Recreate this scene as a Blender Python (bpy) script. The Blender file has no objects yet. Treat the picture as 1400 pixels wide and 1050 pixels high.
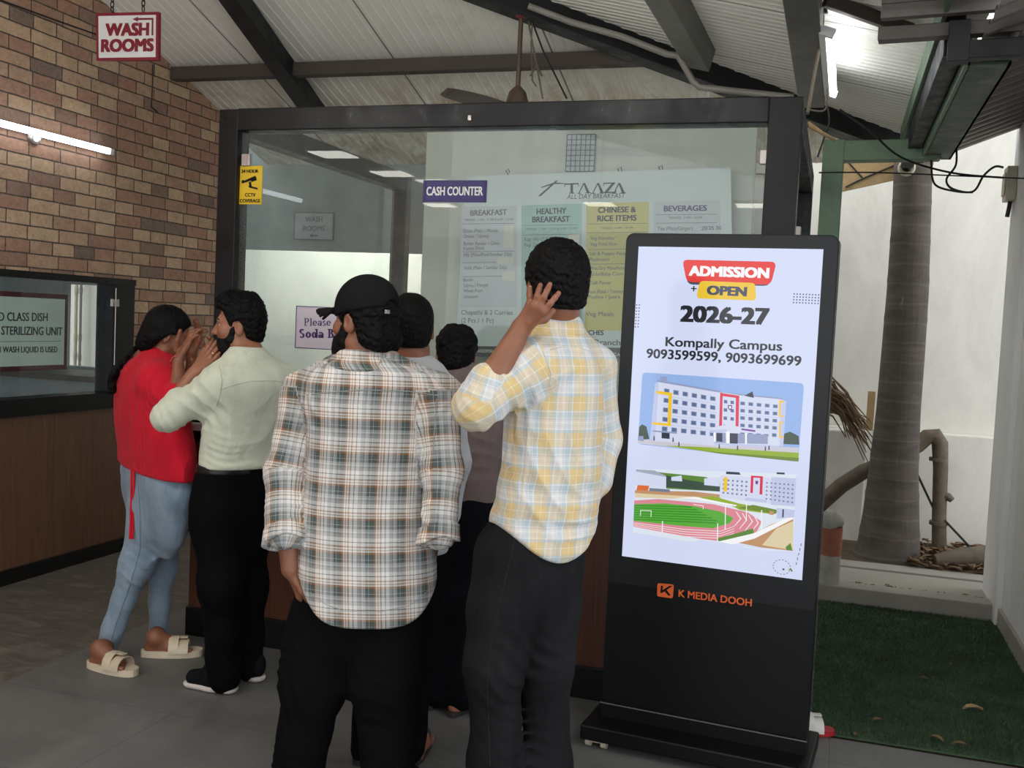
import bpy, bmesh, math, random
import numpy as np
from mathutils import Vector, Matrix

random.seed(7)
rng = np.random.default_rng(7)
scene = bpy.context.scene
COL = scene.collection
R = math.radians

# ------------------------------------------------------------------ camera
FPX = 1380.0                       # focal length in pixels of a 1400 x 1050 frame
CAM_H = 1.55
YAW, PITCH, ROLL = R(-17.65), R(-3.42), R(2.68)


def cam_axes():
    cy, sy, cp, sp = math.cos(YAW), math.sin(YAW), math.cos(PITCH), math.sin(PITCH)
    f = np.array([sy * cp, cy * cp, sp])
    r = np.array([cy, -sy, 0.0])
    u = np.cross(r, f)
    cr, sr = math.cos(ROLL), math.sin(ROLL)
    return cr * r + sr * u, -sr * r + cr * u, f


CR, CU, CF = cam_axes()
CC = np.array([0.0, 0.0, CAM_H])
cam_data = bpy.data.cameras.new('camera')
cam_data.sensor_width = 36.0
cam_data.lens = FPX * 36.0 / 1400.0
cam_data.clip_start = 0.05
cam = bpy.data.objects.new('camera', cam_data)
COL.objects.link(cam)
cam.matrix_world = Matrix(((CR[0], CU[0], -CF[0], CC[0]), (CR[1], CU[1], -CF[1], CC[1]),
                           (CR[2], CU[2], -CF[2], CC[2]), (0, 0, 0, 1)))
scene.camera = cam


def ray(x, y):
    return (x - 700) / FPX * CR - (y - 525) / FPX * CU + CF


def at(x, y, Y):                   # measured pixel on the plane at distance Y
    d = ray(x, y)
    return CC + d * (Y / d[1])


def atx(x, y, X):
    d = ray(x, y)
    return CC + d * (X / d[0])


def atz(x, y, Z):
    d = ray(x, y)
    return CC + d * ((Z - CAM_H) / d[2])


# ------------------------------------------------------------------ sky, exposure
world = bpy.data.worlds.new('sky')
scene.world = world
world.use_nodes = True
bg = world.node_tree.nodes['Background']
bg.inputs[0].default_value = (0.93, 0.97, 1.0, 1)
bg.inputs[1].default_value = 2.0
scene.view_settings.view_transform = 'Standard'
scene.view_settings.look = 'None'
scene.view_settings.gamma = 1.0
scene.view_settings.use_curve_mapping = False
scene.view_settings.exposure = 0.0


# ------------------------------------------------------------------ materials
def lin(c):
    return tuple(((v / 255) / 12.92 if v / 255 <= 0.04045 else ((v / 255 + 0.055) / 1.055) ** 2.4) for v in c)


class NT:
    def __init__(s, name):
        s.m = bpy.data.materials.new(name)
        s.m.use_nodes = True
        s.t = s.m.node_tree
        s.b = s.t.nodes['Principled BSDF']

    def n(s, typ, **kw):
        nd = s.t.nodes.new(typ)
        for k, v in kw.items():
            if k.startswith('i_'):
                nd.inputs[k[2:].replace('_', ' ')].default_value = v
            else:
                setattr(nd, k, v)
        return nd

    def l(s, a, b):
        s.t.links.new(a, b)

    def coord(s, scale=(1, 1, 1), rot=(0, 0, 0)):
        g = s.n('ShaderNodeNewGeometry')
        mp = s.n('ShaderNodeMapping')
        mp.inputs['Scale'].default_value = scale
        mp.inputs['Rotation'].default_value = rot
        s.l(g.outputs['Position'], mp.inputs['Vector'])
        return mp.outputs[0]

    def noise(s, vec, scale, detail=4, rough=0.6, dist=0.0):
        nd = s.n('ShaderNodeTexNoise')
        nd.inputs['Scale'].default_value = scale
        nd.inputs['Detail'].default_value = detail
        nd.inputs['Roughness'].default_value = rough
        nd.inputs['Distortion'].default_value = dist
        s.l(vec, nd.inputs['Vector'])
        return nd.outputs['Fac']

    def ramp(s, fac, stops, interp='LINEAR'):
        nd = s.n('ShaderNodeValToRGB')
        cr = nd.color_ramp
        cr.interpolation = interp
        while len(cr.elements) > 1:
            cr.elements.remove(cr.elements[-1])
        cr.elements[0].position = stops[0][0]
        cr.elements[0].color = (*stops[0][1], 1)
        for p, c in stops[1:]:
            e = cr.elements.new(p)
            e.color = (*c, 1)
        s.l(fac, nd.inputs[0])
        return nd.outputs[0]

    def mix(s, fac, a, b, typ='MIX'):
        nd = s.n('ShaderNodeMix', data_type='RGBA', blend_type=typ)
        for sock, v in ((nd.inputs[0], fac), (nd.inputs[6], a), (nd.inputs[7], b)):
            if hasattr(v, 'is_output'):
                s.l(v, sock)
            elif isinstance(v, (int, float)):
                sock.default_value = v
            else:
                sock.default_value = (*v, 1)
        return nd.outputs[2]

    def math(s, op, a, b=0.0):
        nd = s.n('ShaderNodeMath', operation=op)
        for sock, v in ((nd.inputs[0], a), (nd.inputs[1], b)):
            if hasattr(v, 'is_output'):
                s.l(v, sock)
            else:
                sock.default_value = v
        return nd.outputs[0]

    def bump(s, h, strength=0.3, dist=0.01, prev=None):
        nd = s.n('ShaderNodeBump')
        nd.inputs['Strength'].default_value = strength
        nd.inputs['Distance'].default_value = dist
        s.l(h, nd.inputs['Height'])
        if prev is not None:
            s.l(prev, nd.inputs['Normal'])
        s.l(nd.outputs[0], s.b.inputs['Normal'])
        return nd.outputs[0]

    def color(s, c):
        if hasattr(c, 'is_output'):
            s.l(c, s.b.inputs['Base Color'])
        else:
            s.b.inputs['Base Color'].default_value = (*c, 1)

    def rough(s, r):
        if hasattr(r, 'is_output'):
            s.l(r, s.b.inputs['Roughness'])
        else:
            s.b.inputs['Roughness'].default_value = r


def plain(name, rgb, rough=0.6, metal=0.0, var=0.12, scale=6.0, bump=0.0, bscale=60.0, spec=0.5):
    t = NT(name)
    c = lin(rgb)
    v = t.coord()
    f = t.noise(v, scale)
    lo = tuple(x * (1 - var) for x in c)
    hi = tuple(min(1, x * (1 + var)) for x in c)
    t.color(t.ramp(f, [(0.3, lo), (0.7, hi)]))
    t.rough(rough)
    t.b.inputs['Metallic'].default_value = metal
    t.b.inputs['Specular IOR Level'].default_value = spec
    if bump:
        t.bump(t.noise(v, bscale, 3), bump, 0.004)
    return t.m


def emit(name, rgb, strength):
    m = bpy.data.materials.new(name)
    m.use_nodes = True
    t = m.node_tree
    t.nodes.remove(t.nodes['Principled BSDF'])
    e = t.nodes.new('ShaderNodeEmission')
    e.inputs[0].default_value = (*lin(rgb), 1)
    e.inputs[1].default_value = strength
    t.links.new(e.outputs[0], t.nodes['Material Output'].inputs[0])
    return m


def screen_mat(name, rgb, strength=0.93):
    t = NT(name)
    t.color((0.006, 0.006, 0.007))
    t.rough(0.12)
    t.b.inputs['Emission Color'].default_value = (*lin(rgb), 1)
    t.b.inputs['Emission Strength'].default_value = strength
    return t.m


def glass_mat(name, tint=(0.93, 0.96, 0.95), boost=1.0, film=0.0):
    m = bpy.data.materials.new(name)
    m.use_nodes = True
    t = m.node_tree
    t.nodes.remove(t.nodes['Principled BSDF'])
    tr = t.nodes.new('ShaderNodeBsdfTransparent')
    tr.inputs[0].default_value = (*tint, 1)
    gl = t.nodes.new('ShaderNodeBsdfGlossy')
    gl.inputs['Roughness'].default_value = 0.012
    fr = t.nodes.new('ShaderNodeFresnel')
    fr.inputs[0].default_value = 1.5
    ml = t.nodes.new('ShaderNodeMath')
    ml.operation = 'MULTIPLY'
    ml.inputs[1].default_value = boost
    t.links.new(fr.outputs[0], ml.inputs[0])
    mx = t.nodes.new('ShaderNodeMixShader')
    gb = t.nodes.new('ShaderNodeNewGeometry')
    sb = t.nodes.new('ShaderNodeMath')
    sb.operation = 'SUBTRACT'
    sb.inputs[0].default_value = 1.0
    t.links.new(gb.outputs['Backfacing'], sb.inputs[1])
    mf = t.nodes.new('ShaderNodeMath')
    mf.operation = 'MULTIPLY'
    t.links.new(ml.outputs[0], mf.inputs[0])
    t.links.new(sb.outputs[0], mf.inputs[1])
    t.links.new(mf.outputs[0], mx.inputs[0])
    t.links.new(tr.outputs[0], mx.inputs[1])
    t.links.new(gl.outputs[0], mx.inputs[2])
    out = mx.outputs[0]
    if film:
        df = t.nodes.new('ShaderNodeBsdfDiffuse')
        df.inputs[0].default_value = (0.75, 0.8, 0.78, 1)
        nz = t.nodes.new('ShaderNodeTexNoise')
        nz.inputs['Scale'].default_value = 3.0
        nz.inputs['Detail'].default_value = 6.0
        g = t.nodes.new('ShaderNodeNewGeometry')
        t.links.new(g.outputs['Position'], nz.inputs['Vector'])
        mm = t.nodes.new('ShaderNodeMath')
        mm.operation = 'MULTIPLY'
        mm.inputs[1].default_value = film * 2
        t.links.new(nz.outputs['Fac'], mm.inputs[0])
        m2 = t.nodes.new('ShaderNodeMixShader')
        t.links.new(mm.outputs[0], m2.inputs[0])
        t.links.new(out, m2.inputs[1])
        t.links.new(df.outputs[0], m2.inputs[2])
        out = m2.outputs[0]
    t.links.new(out, t.nodes['Material Output'].inputs[0])
    return m


def brick_mat():
    t = NT('brick')
    g = t.n('ShaderNodeNewGeometry')
    sp = t.n('ShaderNodeSeparateXYZ')
    t.l(g.outputs['Position'], sp.inputs[0])
    cb = t.n('ShaderNodeCombineXYZ')
    t.l(sp.outputs['Y'], cb.inputs[0])
    t.l(sp.outputs['Z'], cb.inputs[1])
    wob = t.n('ShaderNodeTexNoise')
    wob.inputs['Scale'].default_value = 9.0
    t.l(cb.outputs[0], wob.inputs['Vector'])
    vm = t.n('ShaderNodeVectorMath', operation='MULTIPLY_ADD')
    vm.inputs[1].default_value = (0.006, 0.006, 0)
    t.l(wob.outputs['Color'], vm.inputs[0])
    t.l(cb.outputs[0], vm.inputs[2])
    b = t.n('ShaderNodeTexBrick')
    b.offset = 0.5
    b.squash = 0.72
    b.squash_frequency = 2
    b.inputs['Scale'].default_value = 1.0
    b.inputs['Brick Width'].default_value = 0.235
    b.inputs['Row Height'].default_value = 0.0755
    b.inputs['Mortar Size'].default_value = 0.0045
    b.inputs['Mortar Smooth'].default_value = 0.35
    b.inputs['Color1'].default_value = (0, 0, 0, 1)
    b.inputs['Color2'].default_value = (1, 1, 1, 1)
    b.inputs['Mortar'].default_value = (0.5, 0.5, 0.5, 1)
    t.l(vm.outputs[0], b.inputs['Vector'])
    tone = t.ramp(b.outputs['Color'], [(0.0, lin((140, 124, 112))), (0.16, lin((176, 140, 120))), (0.3, lin((196, 154, 130))),
                                       (0.5, lin((186, 144, 122))), (0.66, lin((210, 178, 148))),
                                       (0.85, lin((222, 192, 158))), (1.0, lin((204, 168, 140)))])
    f1 = t.noise(cb.outputs[0], 38, 6, 0.7, 1.2)
    f2 = t.noise(cb.outputs[0], 11, 4, 0.6, 0.6)
    tone = t.mix(0.55, tone, t.ramp(f1, [(0.3, (0.42, 0.38, 0.36)), (0.52, (0.9, 0.9, 0.9)), (0.72, (1.15, 1.1, 1.05))]), 'MULTIPLY')
    tone = t.mix(0.4, tone, t.ramp(f2, [(0.3, (0.6, 0.56, 0.54)), (0.7, (1.1, 1.1, 1.1))]), 'MULTIPLY')
    mort = t.ramp(f1, [(0.3, lin((62, 52, 46))), (0.7, lin((118, 104, 92)))])
    t.color(t.mix(b.outputs['Fac'], tone, mort))
    t.rough(0.85)
    h = t.math('SUBTRACT', 1.0, b.outputs['Fac'])
    n1 = t.bump(h, 0.9, 0.012)
    t.bump(f1, 0.55, 0.012, n1)
    return t.m


def wood_mat(name, c1, c2, rough=0.38, axis='z'):
    t = NT(name)
    v = t.coord((14, 14, 0.9))
    f = t.noise(v, 2.2, 6, 0.65, 1.5)
    v2 = t.coord((60, 60, 1.6))
    f2 = t.noise(v2, 2.0, 3, 0.6)
    c = t.ramp(f, [(0.28, lin(c1)), (0.72, lin(c2))])
    t.color(t.mix(0.35, c, t.ramp(f2, [(0.35, (0.55, 0.5, 0.48)), (0.65, (1.1, 1.08, 1.05))]), 'MULTIPLY'))
    t.rough(rough)
    t.bump(f2, 0.08, 0.002)
    return t.m


def floor_mat():
    t = NT('floor_tiles')
    g = t.n('ShaderNodeNewGeometry')
    sp = t.n('ShaderNodeSeparateXYZ')
    t.l(g.outputs['Position'], sp.inputs[0])
    v = t.coord()
    f = t.noise(v, 2.6, 6, 0.62, 0.9)
    f2 = t.noise(v, 22, 4, 0.6)
    grey = t.ramp(f, [(0.3, lin((98, 97, 95))), (0.7, lin((118, 117, 114)))])
    fm = t.noise(t.coord((1.0, 2.6, 1)), 3.2, 7, 0.68, 2.2)
    marb = t.ramp(fm, [(0.25, lin((72, 66, 60))), (0.5, lin((98, 91, 84))), (0.75, lin((130, 122, 112)))])
    side = t.math('LESS_THAN', sp.outputs['X'], -3.13)
    c = t.mix(side, grey, marb)

    def joint(sock, off, per, w):
        a = t.math('ADD', sock, off)
        a = t.math('DIVIDE', a, per)
        a = t.math('FRACT', a)
        return t.math('LESS_THAN', a, w / per)
    j = t.math('MAXIMUM', joint(sp.outputs['X'], 40.0 + 3.13, 1.2, 0.005), joint(sp.outputs['Y'], 40.0 - 3.02, 0.6, 0.005))
    c = t.mix(t.math('MULTIPLY', j, 0.45), c, lin((58, 56, 54)))
    c = t.mix(0.25, c, t.ramp(f2, [(0.3, (0.7, 0.7, 0.7)), (0.7, (1.1, 1.1, 1.1))]), 'MULTIPLY')
    t.color(c)
    t.rough(t.ramp(f, [(0.3, (0.42,) * 3), (0.7, (0.55,) * 3)]))
    t.b.inputs['Specular IOR Level'].default_value = 0.35
    return t.m


def stained_wall(name, rgb, amount=0.35):
    t = NT(name)
    v = t.coord((1, 1, 0.45))
    f = t.noise(v, 1.7, 8, 0.7, 0.8)
    f2 = t.noise(t.coord(), 14, 6, 0.75, 0.5)
    c = lin(rgb)
    base = t.ramp(f, [(0.25, tuple(x * 0.8 for x in c)), (0.55, c), (0.8, tuple(min(1, x * 1.06) for x in c))])
    spots = t.ramp(f2, [(0.22, (0.62, 0.58, 0.52)), (0.36, (1, 1, 1))])
    t.color(t.mix(amount, base, spots, 'MULTIPLY'))
    t.rough(0.85)
    t.bump(f2, 0.25, 0.006)
    return t.m


def ceil_mat(axis, period, off):
    t = NT('ceiling_panel_' + axis)
    g = t.n('ShaderNodeNewGeometry')
    sp = t.n('ShaderNodeSeparateXYZ')
    t.l(g.outputs['Position'], sp.inputs[0])
    a = t.math('FRACT', t.math('DIVIDE', t.math('ADD', sp.outputs[axis], off), period))
    seam = t.math('LESS_THAN', a, 0.011 / period)
    v = t.coord((1, 0.5, 1) if axis == 'X' else (0.5, 1, 1))
    f = t.noise(v, 3.0, 7, 0.7, 0.7)
    c = t.ramp(f, [(0.2, lin((206, 194, 172))), (0.42, lin((236, 232, 220))), (0.75, lin((244, 242, 234)))])
    if axis == 'X':     # damp stains along the low eave
        mr = t.n('ShaderNodeMapRange')
        mr.inputs['From Min'].default_value = 5.75
        mr.inputs['From Max'].default_value = 6.3
        t.l(sp.outputs['Y'], mr.inputs['Value'])
        fs = t.noise(t.coord((2.2, 0.7, 1)), 2.3, 7, 0.75, 1.0)
        fac = t.math('MULTIPLY', t.math('MULTIPLY', mr.outputs[0], 1.0), t.ramp(fs, [(0.42, (0, 0, 0)), (0.62, (0.85,) * 3)]))
        c = t.mix(fac, c, lin((168, 146, 112)))
    c = t.mix(t.math('MULTIPLY', seam, 0.8), c, lin((60, 52, 44)))
    t.color(c)
    t.rough(0.5)
    return t.m


def paint_metal(name, rgb, rough=0.35, chips=None, metal=0.0):
    t = NT(name)
    v = t.coord()
    f = t.noise(v, 9, 6, 0.7, 0.5)
    c = lin(rgb)
    col = t.ramp(f, [(0.3, tuple(x * 0.75 for x in c)), (0.7, tuple(min(1, x * 1.2) for x in c))])
    if chips:
        f2 = t.noise(v, 30, 5, 0.75, 0.3)
        col = t.mix(t.ramp(f2, [(0.66, (0, 0, 0)), (0.70, (1, 1, 1))]), col, lin(chips))
    t.color(col)
    t.rough(t.ramp(f, [(0.3, (rough * 0.7,) * 3), (0.7, (min(1, rough * 1.4),) * 3)]))
    t.b.inputs['Metallic'].default_value = metal
    t.bump(f, 0.12, 0.004)
    return t.m


def fabric(name, rgb, rough=0.9, var=0.1, wrinkle=0.35, weave=0.1, sheen=0.15, wscale=9.0, denim=None):
    t = NT(name)
    v = t.coord((1, 1, 0.55))
    c = lin(rgb)
    f = t.noise(v, wscale, 5, 0.55, 1.2)
    if denim:
        fd = t.noise(t.coord((1, 1, 0.35)), 5.0, 4, 0.6, 0.5)
        ff = t.noise(t.coord((130, 130, 22)), 2.0, 2, 0.5)
        col = t.ramp(fd, [(0.3, c), (0.72, lin(denim))])
        col = t.mix(0.3, col, t.ramp(ff, [(0.3, (0.65,) * 3), (0.7, (1.2,) * 3)]), 'MULTIPLY')
        t.color(col)
    else:
        t.color(t.ramp(f, [(0.3, tuple(x * (1 - var) for x in c)), (0.7, tuple(min(1, x * (1 + var)) for x in c))]))
    t.rough(rough)
    t.b.inputs['Sheen Weight'].default_value = sheen if max(rgb) > 60 else 0.0
    t.b.inputs['Specular IOR Level'].default_value = 0.2 if max(rgb) > 60 else 0.08
    n1 = t.bump(f, wrinkle, 0.02)
    if weave:
        t.bump(t.noise(t.coord(), 420, 2), weave, 0.001, n1)
    return t.m


def plaid(name, warp, weft, pu, pv, wrinkle=0.35):
    t = NT(name)
    at_ = t.n('ShaderNodeAttribute')
    at_.attribute_name = 'cloth_uv'
    sp = t.n('ShaderNodeSeparateXYZ')
    t.l(at_.outputs['Vector'], sp.inputs[0])
    cs = []
    for ax, per, st in (('X', pu, warp), ('Y', pv, weft)):
        fr = t.math('FRACT', t.math('DIVIDE', t.math('ADD', sp.outputs[ax], 10.0), per))
        cs.append(t.ramp(fr, [(p, lin(c)) for p, c in st], 'CONSTANT'))
    col = t.mix(0.5, cs[0], cs[1])
    fz = t.noise(t.coord(), 60, 2)
    col = t.mix(1.0, col, (0.86, 0.85, 0.83), 'MULTIPLY')
    col = t.mix(0.18, col, t.ramp(fz, [(0.3, (0.75,) * 3), (0.7, (1.1,) * 3)]), 'MULTIPLY')
    t.color(col)
    t.rough(0.88)
    t.b.inputs['Specular IOR Level'].default_value = 0.2
    t.b.inputs['Sheen Weight'].default_value = 0.1
    f = t.noise(t.coord((1, 1, 0.6)), 8.5, 5, 0.55, 1.3)
    n1 = t.bump(f, wrinkle, 0.02)
    t.bump(fz, 0.08, 0.002, n1)
    return t.m


def skin_mat(name, rgb):
    t = NT(name)
    v = t.coord()
    c = lin(rgb)
    f = t.noise(v, 22, 5, 0.6)
    t.color(t.ramp(f, [(0.3, tuple(x * 0.85 for x in c)), (0.7, tuple(min(1, x * 1.12) for x in c))]))
    t.rough(0.5)
    t.b.inputs['Subsurface Weight'].default_value = 0.08
    t.b.inputs['Subsurface Radius'].default_value = (0.012, 0.005, 0.003)
    t.bump(t.noise(v, 160, 3), 0.12, 0.002)
    return t.m


def hair_mat(name, rgb=(6, 5, 5)):
    t = NT(name)
    c = lin(rgb)
    f = t.noise(t.coord((160, 160, 45)), 1.0, 3, 0.6, 0.8)
    t.color(t.ramp(f, [(0.3, tuple(x * 0.5 for x in c)), (0.7, tuple(x * 1.6 for x in c))]))
    t.rough(0.55)
    t.b.inputs['Specular IOR Level'].default_value = 0.14
    t.bump(f, 0.7, 0.006)
    return t.m


M = {}
M['brick'] = brick_mat()
M['wood'] = wood_mat('wood_panel', (88, 60, 45), (118, 82, 60))
M['counter_wood'] = wood_mat('counter_wood', (74, 40, 26), (104, 60, 40), 0.3)
M['floor'] = floor_mat()
M['yard_wall'] = stained_wall('yard_wall_paint', (228, 224, 214), 0.45)
M['side_wall'] = stained_wall('side_wall_paint', (228, 226, 224), 0.2)
M['cream_wall'] = stained_wall('cream_wall_paint', (222, 224, 214), 0.15)
M['grey_wall'] = plain('grey_wall_paint', (150, 158, 158), 0.8)
M['ceil_back'] = ceil_mat('X', 1.0, 10.0 + 2.665)
M['ceil_side'] = ceil_mat('Y', 1.0, 20.0 + 0.4)
M['black_gloss'] = paint_metal('black_gloss_paint', (14, 14, 16), 0.36)
M['black_gloss'].node_tree.nodes['Principled BSDF'].inputs['Specular IOR Level'].default_value = 0.28
M['black_beam'] = paint_metal('black_beam_paint', (20, 21, 24), 0.5, (60, 54, 50))
M['grey_beam'] = paint_metal('grey_beam_paint', (98, 94, 88), 0.45, (128, 120, 110))
M['brown_beam'] = paint_metal('dusty_beam_paint', (74, 64, 56), 0.6)
M['steel_dull'] = paint_metal('dull_steel', (104, 98, 92), 0.5, (70, 62, 54), 0.3)
M['zinc'] = paint_metal('zinc_sheet', (132, 124, 118), 0.5, (96, 84, 74), 0.25)
M['green_paint'] = paint_metal('green_paint', (106, 130, 104), 0.5, (78, 74, 58))
M['green_dark'] = paint_metal('dark_green_paint', (80, 94, 80), 0.55, (110, 108, 98))
M['black'] = plain('black_plastic', (10, 10, 12), 0.4, spec=0.25)
M['kiosk'] = plain('kiosk_black', (10, 11, 13), 0.4, 0, 0.1, spec=0.25)
M['bezel'] = plain('kiosk_bezel', (26, 27, 29), 0.3, 0, 0.05, spec=0.3)
M['skirting'] = plain('black_stone', (18, 17, 17), 0.35, spec=0.3)
M['glass'] = glass_mat('front_glass', (0.93, 0.965, 0.95), 1.1, 0.035)
M['glass_side'] = glass_mat('side_glass', (0.96, 0.985, 0.98), 1.0, 0.0)
M['steel'] = plain('brushed_steel', (178, 170, 164), 0.35, 0.8, 0.05)
M['white'] = plain('white_paint', (232, 232, 230), 0.5, 0, 0.03)
M['offwhite'] = plain('aged_white_plastic', (196, 186, 164), 0.5)
M['maroon'] = plain('maroon_print', (132, 28, 44), 0.5, 0, 0.04)
M['maroon_dark'] = plain('dark_maroon_edge', (78, 26, 34), 0.5, 0, 0.05)
M['pale_board'] = plain('pale_green_board', (200, 214, 204), 0.55, 0, 0.03)
M['navy'] = plain('navy_print', (44, 34, 104), 0.4, 0, 0.04)
M['purple_ink'] = plain('purple_ink', (66, 34, 96), 0.6, 0, 0.03)
M['dark_ink'] = plain('dark_ink', (52, 52, 66), 0.6, 0, 0.04)
M['grey_ink'] = plain('grey_ink', (104, 108, 112), 0.6, 0, 0.04)
M['mauve'] = plain('mauve_paper', (206, 196, 208), 0.6, 0, 0.03)
M['yellow'] = plain('yellow_sticker', (226, 188, 26), 0.4, 0, 0.04)
M['menu_sheet'] = plain('menu_sheet', (214, 224, 224), 0.4, 0, 0.05, 3)
M['menu_lilac'] = plain('menu_lilac', (208, 210, 218), 0.45, 0, 0.04)
M['menu_teal'] = plain('menu_teal', (168, 206, 202), 0.45, 0, 0.04)
M['menu_yellow'] = plain('menu_yellow', (214, 204, 120), 0.45, 0, 0.04)
M['menu_band'] = plain('menu_band', (66, 74, 82), 0.5, 0, 0.04)
M['paper'] = plain('paper_patch', (226, 226, 214), 0.6, 0, 0.03)
M['orange'] = plain('orange_print', (222, 96, 40), 0.45, 0, 0.03)
M['rope'] = plain('old_rope', (108, 98, 84), 0.9)
M['cable'] = plain('black_cable', (30, 28, 28), 0.5)
M['pvc'] = plain('grey_pvc', (138, 132, 124), 0.45)
M['chain'] = plain('chain_steel', (60, 56, 52), 0.4, 0.7)
M['tube'] = emit('tube_light_glow', (245, 248, 255), 9.0)
M['tube_small'] = emit('tube_light_glow_side', (245, 250, 255), 16.0)
M['tube_booth_fill'] = emit('booth_fill_glow', (250, 252, 250), 20.0)  # glow of the fill tube added inside the booth
M['tube_fill'] = emit('fill_tube_glow', (252, 250, 245), 85.0)  # strong glow for the fill tubes added out of view
M['panel_glow'] = emit('panel_light_glow', (255, 252, 240), 14.0)
M['fan_metal'] = plain('fan_brown_metal', (92, 78, 66), 0.4, 0.3)
M['fan_red'] = plain('fan_canopy_maroon', (112, 48, 52), 0.45)
M['turf'] = plain('turf_green', (60, 82, 56), 0.8, 0, 0.35, 4)
M['kerb'] = stained_wall('kerb_stone', (158, 152, 142), 0.5)
M['soil'] = plain('soil', (92, 78, 62), 0.95, 0, 0.3, 9, 0.6, 30)
M['leaf_dry'] = plain('dry_leaf', (112, 88, 62), 0.8, 0, 0.4, 30)
M['frond'] = plain('dry_frond', (112, 88, 64), 0.8, 0, 0.3, 20)
M['log'] = plain('grey_bark', (104, 92, 78), 0.85, 0, 0.25, 14, 0.5, 40)
M['plank'] = plain('raw_plank', (176, 148, 104), 0.7, 0, 0.15, 12)
M['terracotta'] = plain('faded_orange_paint', (164, 100, 76), 0.8, 0, 0.2, 10)
M['dirty_white'] = plain('dirty_white_paint', (170, 166, 156), 0.8, 0, 0.2, 10)
M['red_rubber'] = plain('red_rubber', (176, 36, 44), 0.5)
M['white_rubber'] = plain('white_rubber', (220, 216, 210), 0.5)


# ------------------------------------------------------------------ mesh helpers
def V(p):
    return np.asarray(p, float)


def unit(v):
    v = V(v)
    return v / max(1e-9, np.linalg.norm(v))


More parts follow.
